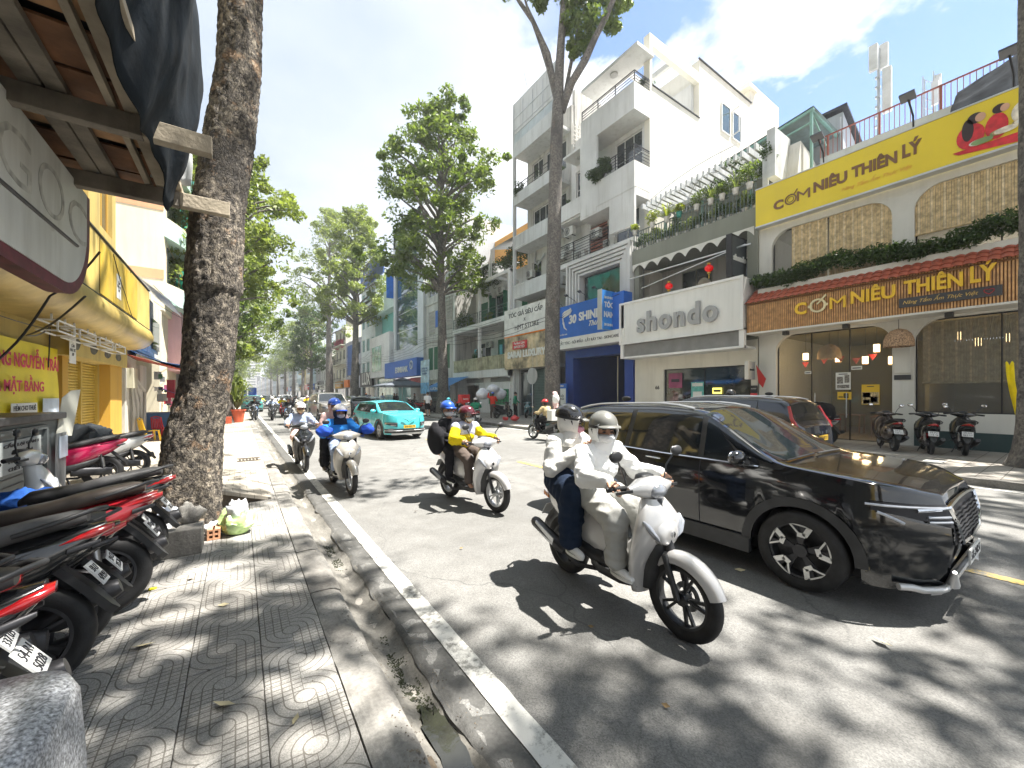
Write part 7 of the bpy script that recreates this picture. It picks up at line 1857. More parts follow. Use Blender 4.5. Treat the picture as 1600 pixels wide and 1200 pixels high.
def scooter_parts(pm,sm=None,rim=None,plate='59-X2\n148.06',wide=1.0,red_tail=True,headlight='bar',light_plate=True,legsh=None,rack=False,basket=False,simple=False,under=None):
 """list of (name, builder, sub-parts); pm body paint"""
 sm=sm or M_SEAT;rim=rim or M_DKMETAL;P=[];wf=.60;rf=.285;wr=-.64;rr=.27;legsh=legsh or pm
 for nm,x,r,w in(('wheel',wf,rf,.085),('wheel',wr,rr,.105)):
  t,q,d=wheel_mb(r,w,rim,disc=(x>0))
  for m in(t,q,d):
   if m:m.v=[(a+x,b,c+r)for a,b,c in m.v]
  P.append((nm,t,[('rim',q)]+([('brake_disc',d)]if d else[])))
 q=MB(pm);arcfender(q,wf,rf,.302,20,150,.074*wide);P.append(('front_fender',q,[]))
 q=MB(M_BLACKPL)
 for s in(-1,1):q.tube([(wf,s*.065,rf),(wf-.10,s*.07,rf+.28)],.022,8)
 q.tube([(wf-.10,0,rf+.28),(wf-.22,0,.92)],.035,8);P.append(('fork',q,[]))
 # leg shield: nose over the wheel, narrowing up to the handlebar
 q=MB(legsh)
 q.loftz([(.22,.26,.05,.12),(.32,.28,.05,.17),(.46,.31,.055,.215),(.58,.35,.075,.235),(.70,.385,.095,.235),(.79,.385,.09,.205),(.87,.36,.075,.15),(.93,.34,.06,.10)],28,2.3)
 P.append(('leg_shield',q,[]))
 q=MB(legsh);q.loftx([(.40,.72,.15,.11),(.455,.71,.13,.10),(.49,.69,.10,.075),(.505,.67,.06,.04)],20,2.2);P.append(('nose_panel',q,[]))
 q=MB(M_BLACKPL);q.loftz([(.26,.30,.075,.075),(.40,.34,.09,.10),(.55,.40,.07,.10),(.62,.42,.05,.09)],16,2.4);P.append(('inner_fender',q,[]))
 for s in(-1,1):
  q=MB(M_LENS if headlight!='apron' else M_LENS);q.tube([(.42,s*.20,.80),(.455,s*.175,.755),(.475,s*.13,.69),(.48,s*.09,.65)],[.008,.03,.026,.006],8,ell=.8);P.append(('signal_lamp',q,[]))
 q=MB(M_CHROME);q.lathe([(0,.0),(.024,0),(.024,.008),(0,.012)],(.515,0,.70),'x',16);P.append(('badge',q,[]))
 # handlebar cowl and headlight
 q=MB(pm);q.loft([[(.315+x*a*.7,y,1.0+b*z+dz)for a,b in superell(18,2.3)]for y,x,z,dz in((-.235,.03,.022,.0),(-.17,.07,.045,.0),(-.10,.115,.072,.0),(0,.135,.085,.0),(.10,.115,.072,.0),(.17,.07,.045,.0),(.235,.03,.022,.0))],True,True)
 P.append(('handlebar_cowl',q,[]))
 q=MB(M_LENS);q.sph((.385,0,.985),(.055,.085,.058),18,10,rot=(0,-.3,0));P.append(('headlight',q,[]))
 q=MB(M_BLACKPL);q.loftz([(1.05,.27,.06,.09),(1.085,.265,.05,.075),(1.095,.26,.03,.05)],14);P.append(('instrument_panel',q,[]))
 for s in(-1,1):
  q=MB(M_RUBBER);q.tube([(.29,s*.22,1.01),(.26,s*.29,1.01),(.225,s*.36,1.0)],[.02,.02,.021],8);P.append(('handle_grip',q,[]))
  q=MB(M_BLACKPL);q.bar((.345,s*.22,1.0),(.30,s*.34,.985),.012,.02);P.append(('brake_lever',q,[]))
  q=MB(M_BLACKPL);q.tube([(.28,s*.21,1.03),(.27,s*.25,1.14),(.29,s*.32,1.23)],.007,6);mi=q
  q2=MB(M_BLACKPL);q2.sph((.30,s*.34,1.25),(.022,.062,.042),14,8);q3=MB(M_CHROME);q3.sph((.282,s*.34,1.25),(.006,.054,.035),14,6)
  P.append(('mirror',mi,[('mirror_shell',q2),('mirror_glass',q3)]))
  # floorboard, tunnel, body
 q=MB(M_BLACKPL);q.loftx([(.30,.30,.13,.05),(.15,.27,.155,.045),(-.08,.27,.15,.05),(-.2,.30,.12,.06)],14,4);P.append(('floorboard',q,[]))
 q=MB(legsh);q.loftx([(.28,.50,.05,.20),(.12,.40,.055,.13),(-.03,.44,.07,.17),(-.08,.5,.09,.2)],16,3);P.append(('centre_tunnel',q,[]))
 q=MB(pm);q.loftx([(-.05,.50,.08,.20),(-.14,.52,.135,.22),(-.32,.57,.165,.19),(-.52,.63,.165,.15),(-.72,.69,.135,.115),(-.86,.755,.09,.07),(-.93,.80,.045,.03)],28,2.6);P.append(('body_panel',q,[]))
 q=MB(under or M_BLACKPL);q.loftx([(-.0,.33,.13,.05),(-.2,.37,.16,.09),(-.45,.44,.15,.07),(-.62,.52,.11,.05)],16,2.8);P.append(('lower_panel',q,[]))
 q=MB(sm);q.loftx([(.0,.70,.05,.03),(-.06,.735,.105,.05),(-.18,.745,.145,.055),(-.34,.765,.16,.055),(-.47,.80,.165,.055),(-.65,.84,.145,.05),(-.80,.865,.11,.045),(-.86,.87,.06,.03)],28,2.7);P.append(('seat',q,[]))
 q=MB(M_BLACKPL if simple else M_ALU)
 for s in(-1,1):q.tube([(-.62,s*.165,.82),(-.76,s*.16,.86),(-.88,s*.10,.90),(-.93,0,.905)],.013,8)
 P.append(('grab_rail',q,[]))
 q=MB(M_REDLENS if red_tail else M_LENS)
 q.loft([[(x,y*w,z+h*v)for y,v in superell(12,2.4)]for x,z,w,h in((-.76,.74,.118,.03),(-.88,.775,.092,.034),(-.95,.80,.04,.02))],True,True)
 q.v=[(a-.01,b,c-.0)for a,b,c in q.v];P.append(('tail_light',q,[]))
 for s in(-1,1):q=MB(M_ORLENS if not simple else M_DKMETAL);q.loftx([(-.80,.70,.012,.016,s*.11),(-.88,.72,.016,.018,s*.10),(-.92,.73,.008,.01,s*.08)],10);P.append(('rear_signal',q,[]))
 q=MB(M_BLACKPL);q.loft([[(x+dx,y,z+dz)for y in(-w,w)for dx,dz in(((-.0,.012),(.03,-.012))if y<0 else((.03,-.012),(-.0,.012)))]for x,z,w in((-.74,.64,.05),(-.84,.53,.06),(-.92,.43,.062),(-.97,.36,.045),(-.995,.33,.015))],True,False);P.append(('rear_mudguard',q,[]))
 if plate:
  q=MB(M_PLATE);c=Vector((-.90,0,.555));tilt=.60
  q.obox(c,(.008,.19,.14),(0,tilt,0));pl=('number_plate',q,[],plate,c,tilt);P.append(pl)
 q=MB(M_DKMETAL);q.loftx([(-.25,.32,.07,.08,.06),(-.45,.30,.08,.075,.07),(-.66,.28,.05,.07,.09),(-.74,.28,.03,.05,.09)],14,3);P.append(('engine',q,[]))
 q=MB(M_DKMETAL);q.tube([(-.15,-.06,.22),(-.35,-.13,.20),(-.5,-.14,.26)],.02,8);q.tube([(-.5,-.145,.27),(-.58,-.15,.30),(-.95,-.16,.42),(-.98,-.16,.43)],[.04,.055,.052,.04],14)
 q.mat(M_STEEL);q.obox((-.76,-.20,.375),(.30,.012,.07),(0,.32,0));P.append(('exhaust',q,[]))
 q=MB(M_STEEL);q.tube([(-.64,.12,.28),(-.60,.125,.58)],.012,6);q.tube([(-.63,.12,.36),(-.61,.125,.52)],.028,10);P.append(('shock_absorber',q,[]))
 q=MB(M_DKMETAL);q.bar((-.2,.12,.22),(-.26,.2,.02),.018)if simple else q.bar((-.2,.1,.2),(-.33,.12,.16),.018);P.append(('stand',q,[]))
 for s in(-1,1):q=MB(M_DKMETAL);q.bar((-.24,s*.15,.33),(-.25,s*.25,.33),.03,.02);P.append(('foot_peg',q,[]))
 if rack:q=MB(M_BLACKPL);q.box(-1.2,-.85,-.16,.16,.92,1.22);P.append(('top_box',q,[]))
 return P
PLT={}
def plate_mesh(txt):
 if txt in PLT:return PLT[txt]
 me=text_mesh(txt,.07,.0012,-.0006)
 co=np.empty(len(me.vertices)*3);me.vertices.foreach_get('co',co);co=co.reshape(-1,3)
 co[:,0]*=.150/(co[:,0].max()-co[:,0].min());mid=(co[:,1].max()+co[:,1].min())/2;co[:,1]=(co[:,1]-mid)*.105/(co[:,1].max()-co[:,1].min())
 me.vertices.foreach_set('co',co.ravel());PLT[txt]=me;me.materials.clear();me.materials.append(M_INK);return me
def scooter(loc,heading,label,group=None,parts=None,scale=1.0,lean=0.0,merged=False,cat='motor scooter',name='motor_scooter'):
 root=empty(name,loc,label,cat,group);root.rotation_euler=(lean,0,heading);root.scale=(scale,)*3
 for p in parts:
  o=p[1].build(p[0],root)
  for n2,m2 in p[2]:m2.build(n2,o)
  if len(p)>3:
   t=obj_from(plate_mesh(p[3]).copy(),'plate_lettering',o);c,tilt=p[4],p[5]
   t.matrix_local=Matrix.Translation(c)@Euler((0,tilt,0)).to_matrix().to_4x4()@Matrix(((0,0,-1,-.0055),(-1,0,0,0),(0,1,0,0),(0,0,0,1)))
 return root
def merged_scooter(name,parts):
 b=MB(M_BLACKPL)
 for p in parts:
  b.extend(p[1])
  for _,m2 in p[2]:b.extend(m2)
 return b.mesh(name)
 # ================================================================ PEOPLE
def E_(a):return a[4]if len(a)>4 else 1.0
def blob(chains,voxel,smooth=5,disp=0.0,dfreq=9.0,seed=0,flare=None):
 """chains: lists of (x,y,z,r); fused into one smooth skin by a voxel remesh"""
 b=MB(M_WHITE)
 for ch in chains:
  Q=[]
  for a,c in zip(ch,ch[1:]):
   n=max(1,int((Vector(c[:3])-Vector(a[:3])).length/max(.02,min(a[3],c[3])*.6)))
   for k in range(n):t=k/n;Q.append(tuple(a[i]+(c[i]-a[i])*t for i in range(4))+(E_(a)+(E_(c)-E_(a))*t,))
  Q.append(ch[-1])
  for q in Q:
   e=q[4]if len(q)>4 else 1.0
   b.sph(q[:3],(q[3],q[3]*e,q[3]),10,8)
 me=b.mesh('skin',fix=False);ob=bpy.data.objects.new('skin',me)
 r=ob.modifiers.new('r','REMESH');r.mode='VOXEL';r.voxel_size=voxel;r.use_smooth_shade=True
 s=ob.modifiers.new('s','SMOOTH');s.factor=.5;s.iterations=smooth
 out=evaluate(ob)
 if disp or flare:
  n=len(out.vertices);co=np.empty(n*3);out.vertices.foreach_get('co',co);co=co.reshape(-1,3)
  no=np.empty(n*3);out.vertices.foreach_get('normal',no);no=no.reshape(-1,3)
  for i in range(n):
   p=Vector(co[i]);q=Vector((p.x*dfreq*.8,p.y*dfreq*.8,p.z*dfreq*1.6))+Vector((1,1,0))*noise.noise(p*5)+Vector((seed,0,0))
   d=1-abs(noise.noise(q))*2.2;d2=noise.noise(q*.5)
   co[i]+=no[i]*disp*(d*.8+d2*1.2)
  out.vertices.foreach_set('co',co.ravel());out.update()
 return out
def setm(me,m):
 me.materials.clear();me.materials.append(m)
 for p in me.polygons:p.use_smooth=True
 return me
SK=mat('skin',(.44,.24,.155),.5,var=.1,vs=6);M_HAIR=mat('hair_black',(.018,.013,.011),.6,var=.2,vs=20)
M_MASK=mat('mask_white',(.70,.70,.70),.8,var=.05,bump=.2,bs=60)
def cloth(key,col,**k):return mat(key,col,.9,0,k.pop('var',.08),k.pop('vs',5),.55,13,spec=.2,**k)
def hand_mesh(pos,dirv,up,size=1.0,curl=.9,vox=.006,side=1):
 """palm, four curled fingers of different length and a thumb; dirv runs wrist to knuckles, fingers wrap towards -up"""
 p=Vector(pos);d=Vector(dirv).normalized();u=Vector(up).normalized();s=d.cross(u).normalized()*side;u=(-d.cross(s)if False else u)
 ch=[[(*(p),.026*size),(*(p+d*.05*size),.028*size)]]
 k0=p+d*.07*size
 for i,(o,L_)in enumerate(((-.030,.068),(-.010,.076),(.010,.071),(.029,.056))):
  a=p+s*o*.8*size+d*.02*size;b_=k0+s*o*size
  pts=[(*a,.016*size),(*b_,.0115*size)];ang=0;q=b_
  for f,tt in((.45,.55),(.32,.6),(.23,.5)):
   ang+=curl*tt;q=q+(d*math.cos(ang)-u*math.sin(ang))*L_*f*size;pts.append((*q,(.0095-.001*i*.5)*size))
  ch.append(pts)
 t0=p+d*.012*size-s*.028*size;t1=t0-s*.022*size+d*.03*size-u*.012*size;t2=t1+d*.028*size-u*.022*size+s*.006
 ch.append([(*t0,.016*size),(*t1,.012*size),(*t2,.0095*size)])
 return blob(ch,vox*size,3)
def person(root_parent_name,J,label,group=None,cat='person',loc=(0,0,0),heading=0,top=None,bottom=None,shoe=None,helmet=None,mask=M_MASK,hood=None,visor=None,vox=.016,hands=True,long_sleeve=True,shorts=False,glove=None,hair=M_HAIR,scarf=None,scale=1.0,fat=1.0,skirt=False,band=None,sleeve_w=1.0,leg_w=1.0,bag=None,seed=0,peak=True,lean=0.0,vest=None,wr=.009):
 """J: joints hip, chest, neck, head, and left/right shoulder elbow wrist / thigh knee ankle toe"""
 root=empty('person',loc,label,cat,group);root.rotation_euler=(lean,0,heading);root.scale=(scale,)*3
 H,Cc,N_,Hd=(Vector(J[k])for k in('hip','chest','neck','head'));f=fat
 sh={s:Vector(J['sh'+s])if 'sh'+s in J else N_+Vector((0,{'L':.17,'R':-.17}[s],-.06))for s in 'LR'}
 th={s:H+Vector((.02,{'L':.085,'R':-.085}[s],-.01))for s in 'LR'}
 fw=Vector(J.get('look',(1,0,0))).normalized();upv=Vector((0,0,1));sd_=upv.cross(fw).normalized()
 g=lambda v,r,e=None:(*v,r)+((e,)if e else())
 # the body: one continuous skin
 ch=[[g(H,.12,1.25),g(H.lerp(Cc,.5),.115,1.2),g(Cc,.125,1.25),g(N_-Vector((0,0,.07)),.085,1.5)],[g(N_,.052),g(Hd-Vector((0,0,.07)),.05)],[g(Hd+Vector((0,0,.015)),.092,.86),g(Hd+fw*.018-Vector((0,0,.05)),.072,.86),g(Hd+fw*.035-Vector((0,0,.085)),.048,.9)]]
 for s in 'LR':
  ch.append([g(N_-Vector((0,0,.05)),.06),g(sh[s],.056),g(J['el'+s],.040),g(J['wr'+s],.028)])
  ch.append([g(th[s],.092),g(Vector(J['kn'+s]),.06),g(Vector(J['kn'+s]).lerp(Vector(J['an'+s]),.35),.056),g(J['an'+s],.038)])
 ch.append([g(Hd+fw*.10-Vector((0,0,.02)),.013),g(Hd+fw*.112-Vector((0,0,.038)),.016)])
 for e in(-1,1):ch.append([g(Hd+sd_*.085*e-Vector((0,0,.02)),.02,.6)])
 body=obj_from(setm(blob(ch,vox,3),SK),'body',root)
 if top:
  o=.022*f
  tc=[[g(H+Vector((0,0,.02)),.135*f,1.28),g(H.lerp(Cc,.5),.135*f,1.25),g(Cc,.145*f,1.28),g(N_-Vector((0,0,.055)),.10,1.5),g(N_-Vector((0,0,.01)),.07)]]
  for s in 'LR':
   e_,w_=Vector(J['el'+s]),Vector(J['wr'+s])
   a=[g(N_-Vector((0,0,.05)),.075),g(sh[s],.078*f),g(e_,.062*sleeve_w)]
   if long_sleeve:a.append(g(w_.lerp(e_,.06),.046*sleeve_w))
   else:a=[a[0],a[1],g(sh[s].lerp(e_,.7),.07)]
   tc.append(a)
  jk=obj_from(setm(blob(tc,vox,3,wr,11,seed),top),'jacket' if long_sleeve else 'shirt',root)
  if vest:
   tv=[[g(Cc+Vector((.0,0,.04)),.152*f,1.3),g(N_-Vector((0,0,.05)),.112,1.5)]]
   for s in 'LR':tv.append([g(N_-Vector((0,0,.05)),.085),g(sh[s],.088*f)])
   obj_from(setm(blob(tv,vox,4,.006,9,seed),vest),'yoke',root)
 if bottom:
  tc=[[g(H,.135*f,1.25),g(H+Vector((0,0,.06)),.12,1.25)]]
  for s in 'LR':
   k_,a_=Vector(J['kn'+s]),Vector(J['an'+s])
   if shorts:tc.append([g(th[s],.108),g(th[s].lerp(k_,.85),.10)])
   else:tc.append([g(th[s],.108*leg_w),g(k_,.082*leg_w),g(k_.lerp(a_,.5),.076*leg_w),g(a_+(k_-a_).normalized()*.03,.066*leg_w)])
  if skirt:tc.append([g(th['L'].lerp(th['R'],.5),.12),g(Vector(J['knL']).lerp(Vector(J['knR']),.5),.13,1.3),g(Vector(J['anL']).lerp(Vector(J['anR']),.5)+Vector((0,0,.18)),.13,1.4)])
  obj_from(setm(blob(tc,vox,3,wr,8,seed+5),bottom),'trousers' if not shorts and not skirt else 'shorts' if shorts else 'skirt',root)
 for s in 'LR':
  a_,t_=Vector(J['an'+s]),Vector(J['to'+s])
  if shoe:
   d=(t_-a_);d.z=0;d.normalize();z=Vector((0,0,1));h_=t_.z if True else 0
   base=Vector((a_.x,a_.y,t_.z));sc=[[g(base-d*.05+z*.012,.034,1.0),g(base+d*.05+z*.010,.036),g(base+d*.13,.036),g(base+d*.17-z*.004,.028)],[g(a_,.040),g(base+z*.03,.042)]]
   obj_from(setm(blob(sc,min(vox,.011),3),shoe),'shoe',root)
   q=MB(M_PAPER if shoe is not M_INK else M_RUBBER);
   sd2=z.cross(d);pts=[base+d*(.06+.125*math.cos(t))+sd2*(.042*math.sin(t))for t in[i*2*PI/16 for i in range(16)]]
   q.loft([[tuple(p_+z*-.034)for p_ in pts],[tuple(p_+z*-.012)for p_ in pts]],True,True);q.build('shoe_sole',root)
  else:
   d=(t_-a_);d.z=0;d.normalize();obj_from(setm(blob([[g(a_,.034),g(Vector((a_.x,a_.y,t_.z))+d*.06,.03),g(t_+d*.02,.024)]],min(vox,.011),3),SK),'foot',root)
  if hands:
   w_,e_=Vector(J['wr'+s]),Vector(J['el'+s]);hd=Vector(J.get('hd'+s,(w_-e_).normalized()))
   obj_from(setm(hand_mesh(w_,hd,J.get('hu'+s,(0,0,1)),1.0,J.get('curl',1.0),.006 if vox<.016 else .009,1 if s=='L' else-1),glove or SK),'hand',root)
   # head gear
 hc=Hd+Vector((0,0,.035));Mh=Matrix((fw,sd_,upv)).transposed().to_4x4()
 def placed(b):b.v=[tuple(hc+(Mh.to_3x3()@Vector(v)))for v in b.v];return b
 if hair and not helmet and not hood:b=MB(hair);b.sph((-.02,0,.01),(.108,.092,.105),16,10,z0=-.35);placed(b).build('hair',root)
 elif hair and not hood:
  b=MB(hair);b.sph((-.03,0,-.03),(.09,.085,.10),14,8);placed(b).build('hair',root)
 if hood:
 # cowl: a shell round the face
  b=MB(hood);rg=[]
  for i,(x,r_,zz)in enumerate(((.075,.088,-.03),(.085,.104,-.03),(.05,.122,-.028),(-.02,.13,-.03),(-.09,.112,-.04),(-.125,.06,-.05))):
   rg.append([(x+.02*math.cos(t)*(1 if i<3 else 0),r_*math.sin(t)*.93,zz+r_*1.12*math.cos(t))for t in[k*2*PI/24 for k in range(24)]])
  b.loft(rg,False,True)
  rg2=[[(x,rr_*math.sin(t),zz+rr_*.8*math.cos(t))for t in[k*2*PI/20 for k in range(20)]]for x,rr_,zz in((.0,.09,-.12),(-.01,.11,-.17),(-.02,.15,-.22),(-.02,.17,-.27))]
  b.loft([[(p_[0]*1.0+(.09*math.cos(2*PI*k/20)),p_[1],z_)for k,p_ in enumerate(r__)]for r__,z_ in zip(rg2,(-.10,-.15,-.20,-.25))],False,True)
  oo=placed(b).build('hood',root);mo=oo.modifiers.new('t','SOLIDIFY');mo.thickness=.008
 if mask:
  b=MB(mask);rg=[]
  for i,zz in enumerate((-.052,-.068,-.088,-.112,-.128)):
   w_=(.070,.078,.080,.068,.045)[i];dd=(.100,.122,.128,.112,.085)[i]
   rg.append([(dd*math.cos(t)*(.94 if abs(t)>1.1 else 1)+.004,w_*math.sin(t)*1.02,zz)for t in[-1.45+2.9*k/12 for k in range(13)]])
  b.loft(rg,False,True,closed=False);oo=placed(b).build('face_mask',root);mo=oo.modifiers.new('t','SOLIDIFY');mo.thickness=.004
 b=MB(M_INK)
 for e in(-1,1):b.sph((.089,.034*e,-.034),(.010,.016,.007),8,6)
 placed(b).build('eyes',root)
 b=MB(M_HAIR)
 for e in(-1,1):b.bar((.099,.018*e,-.014),(.089,.052*e,-.012),.009,.007)
 placed(b).build('eyebrows',root)
 if not mask:b=MB(mat('lips',(.35,.12,.1),.5));b.bar((.094,-.022,-.088),(.094,.022,-.088),.01,.008);placed(b).build('mouth',root)
 if helmet:
  b=MB(helmet);b.sph((-.010,0,.022),(.142,.120,.118),28,14,z0=-.16);b.lathe([(.0,0)],n=3)
  ho=placed(b).build('helmet',root);mo=ho.modifiers.new('t','SOLIDIFY');mo.thickness=.012
  b=MB(M_BLACKPL);b.loft([[((.142+.004)*math.cos(t)*k_-.008,.126*math.sin(t)*k_,z_)for t in[j*2*PI/28 for j in range(28)]]for k_,z_ in((.985,-.004),(1.0,.008),(.985,.02))],False,True);placed(b).build('helmet_rim',ho)
  if peak:
   b=MB(band or helmet);b.loft([[(.11+x_*math.cos(t),.105*math.sin(t),z_-.012*(1-math.cos(t)))for t in[-1.35+2.7*j/10 for j in range(11)]]for x_,z_ in((.02,.028),(.080,.012))],False,True,closed=False)
   po=placed(b).build('helmet_peak',ho);mo=po.modifiers.new('t','SOLIDIFY');mo.thickness=.005
  b=MB(M_INK)
  for e in(-1,1):b.tube([(.02,.118*e,-.01),(.035,.098*e,-.08),(.05,.05*e,-.135),(.055,0,-.142)],.007,6);b.tube([(-.05,.112*e,-.01),(.03,.10*e,-.075)],.006,6)
  placed(b).build('chin_strap',ho)
  if visor:b=MB(visor);b.loft([[((.15)*math.cos(t)-.0,.128*math.sin(t),z_)for t in[-1.2+2.4*j/12 for j in range(13)]]for z_ in(.03,-.03)],False,True,closed=False);placed(b).build('visor',ho)
 return root
def ride(x=-.27,lean=.08,z=.0,arms='bar',look=(1,0,0)):
 """joints of a rider on the scooter (same local frame)"""
 J=dict(hip=(x,0,.85+z),chest=(x+lean,0,1.08+z),neck=(x+lean*1.35,0,1.255+z),head=(x+lean*1.9,0,1.385+z),look=look,shL=(x+lean*1.35,.18,1.205+z),shR=(x+lean*1.35,-.18,1.205+z),elL=(x+.22,.31,1.03+z),elR=(x+.22,-.31,1.03+z),wrL=(.19,.30,1.045),wrR=(.19,-.30,1.045),hdL=(.75,-.15,-.2),hdR=(.75,.15,-.2),huL=(.1,0,1),huR=(.1,0,1),knL=(x+.42,.16,.73+z),knR=(x+.42,-.16,.73+z),anL=(.12,.15,.38),anR=(.12,-.15,.38),toL=(.20,.16,.335),toR=(.20,-.16,.335))
 return J
def pillion(x=-.64,z=.04,look=(1,0,0)):
 J=dict(hip=(x,0,.87+z),chest=(x+.03,0,1.10+z),neck=(x+.05,0,1.265+z),head=(x+.08,0,1.395+z),look=look,shL=(x+.05,.165,1.22+z),shR=(x+.05,-.165,1.22+z),elL=(x+.12,.24,1.02+z),elR=(x+.12,-.24,1.02+z),wrL=(x+.28,.14,1.0+z),wrR=(x+.28,-.14,1.0+z),knL=(x+.36,.23,.77+z),knR=(x+.36,-.23,.77+z),anL=(x+.36,.24,.42),anR=(x+.36,-.24,.42),toL=(x+.44,.25,.37),toR=(x+.44,-.25,.37))
 return J
def stand(h=1.68,walk=.0,arms=None,look=(1,0,0)):
 k=h/1.70
 J=dict(hip=(0,0,.93),chest=(.01,0,1.22),neck=(.02,0,1.42),head=(.035,0,1.565),look=look,elL=(-.04,.25,1.12),elR=(-.02,-.25,1.12),wrL=(.06,.26,.90),wrR=(.08,-.26,.90),knL=(walk,.09,.50),knR=(.04-walk,-.09,.50),anL=(walk*1.2-.04,.10,.09),anR=(-walk*1.6,-.10,.09),toL=(walk*1.2+.08,.11,.035),toR=(-walk*1.6+.12,-.11,.035))
 if arms:J.update(arms)
 return{a:(tuple(c*k for c in b)if a not in('look',)and isinstance(b,tuple)and a[:2]not in('hd','hu')else b)for a,b in J.items()}
 # ================================================================ CARS (heading +x, origin on the ground in the middle)
class CarShape:
 def __init__(s,L=4.36,W=.90,H=1.60,wb=2.61,R_=.34,belt=1.02,hood=.98,xc=1.08,xr=.34,xrr=-1.72,zrr=1.50,xt=-2.05,zt=1.08,gr=.21,arch=.40):
  s.__dict__.update(locals());s.xf=L/2;s.xb=-L/2;s.fx=s.xf-.86;s.rx=s.fx-wb
  s.tx=[s.xb,s.xb+.06,s.xt,s.xrr,s.xrr+.5,-.2,s.xr,s.xc,s.xf-.45,s.xf-.12,s.xf]
  s.tz=[zt-.03,zt,zt+.02,zrr,H-.03,H,H-.045,hood+.10,hood+.055,hood+.01,hood-.05]
 def ztop(s,x):return float(np.mean(np.interp([x-.10,x-.05,x,x+.05,x+.10],s.tx,s.tz)))
 def wid(s,x):
  f=max(0.0,(x-(s.xf-.60))/.60);r=max(0.0,((s.xb+.22)-x)/.22)
  return s.W*(1-.42*f**2.5-.22*r**2.2)
 def sec(s,x):
  w=s.wid(x);zb=s.gr
  for c in(s.fx,s.rx):
   d=abs(x-c)
   if d<s.arch:zb=max(zb,s.R_+math.sqrt(s.arch**2-d*d))
  zt=s.ztop(x);cab=max(0.0,min(1.0,(zt-s.belt-.02)/(s.H-s.belt)));bel=min(s.belt+.05*max(0,-x)/2,zt-.015-.085*(1-cab)**6)
  wr=w-.035-.17*cab;zr=bel+(zt-bel)*.90
  lo=max(zb,s.gr)
  P=[(w-.20,lo),(w-.05,lo),(w-.012,max(lo+.004,s.gr+.16)),(w,max(lo+.012,.58)),(w-.002,max(lo+.03,bel-.14)),(w-.03,bel)]
  for t in(.5,.86):P.append((w-.03+(wr-w+.03)*t,bel+(zr-bel)*t))
  P+=[(wr-.02,zr),(wr*.78,zt-.022-.01*cab),(wr*.42,zt-.004),(0,zt)]
  if zt<s.belt+.12 and x>0:P[9]=(wr*.80,zt-.012+.022*0)
  return P
 def S(s,x,v,side=1,off=0.0):
  x=max(s.xb,min(s.xf,x));P=s.sec(x);i=min(10,int(v));t=v-i
  y=P[i][0]*(1-t)+P[i+1][0]*t;z=P[i][1]*(1-t)+P[i+1][1]*t
  k=1-min(1,max(0,(s.xf-x)/.35));k2=1-min(1,max(0,(x-s.xb)/.3))
  dx=-.07*((z-.58)/.35)**2*k+.05*((z-.6)/.5)**2*k2
  if off:
   a=P[i];b=P[min(11,i+1)];ty,tz=b[0]-a[0],b[1]-a[1];n=math.hypot(ty,tz)or 1
   y+=tz/n*off;z+=-ty/n*off
   if x>s.xf-.2 or x<s.xb+.15:dx+=off*(1 if x>0 else-1)
  return(x+dx,y*side,z)
 def front(s,y,z,off=0.0):
  w=s.W;k=min(1.0,(max(0.0,1-abs(y)/w)/.42)**(1/2.5));x=s.xf-.60*(1-k)
  k2=1-min(1,max(0,(s.xf-x)/.35));return(x-.07*((z-.58)/.35)**2*k2+off,y*(1+off*.8),z)
 def patch(s,mb,cs,nu=8,nv=4,side=1,off=.004):
  """cs: four corners (x, v) of a patch that lies on the skin"""
  vs=[]
  for j in range(nv+1):
   for i in range(nu+1):
    u,w=i/nu,j/nv;x=(cs[0][0]*(1-u)+cs[1][0]*u)*(1-w)+(cs[3][0]*(1-u)+cs[2][0]*u)*w
    v=(cs[0][1]*(1-u)+cs[1][1]*u)*(1-w)+(cs[3][1]*(1-u)+cs[2][1]*u)*w
    vs.append(s.S(x,v,side,off))
  mb.add(vs,[(j*(nu+1)+i,j*(nu+1)+i+1,(j+1)*(nu+1)+i+1,(j+1)*(nu+1)+i)for j in range(nv)for i in range(nu)],True);return mb
 def fpatch(s,mb,ys,zs,off=.01,n=10,bot=None,rear=False):
  """patch on the nose between y0..y1; zs = (z low, z high) or functions of y"""
  vs=[]
  for i in range(n+1):
   y=ys[0]+(ys[1]-ys[0])*i/n;a,c=(zs[0](y)if callable(zs[0])else zs[0]),(zs[1](y)if callable(zs[1])else zs[1])
   for j in range(4):
    p=s.front(y,a+(c-a)*j/3,off)
    vs.append(p if not rear else(s.xb-(p[0]-s.xf)*.7,p[1],p[2]))
  mb.add(vs,[(i*4+j,i*4+j+1,(i+1)*4+j+1,(i+1)*4+j)for i in range(n)for j in range(3)],True);return mb
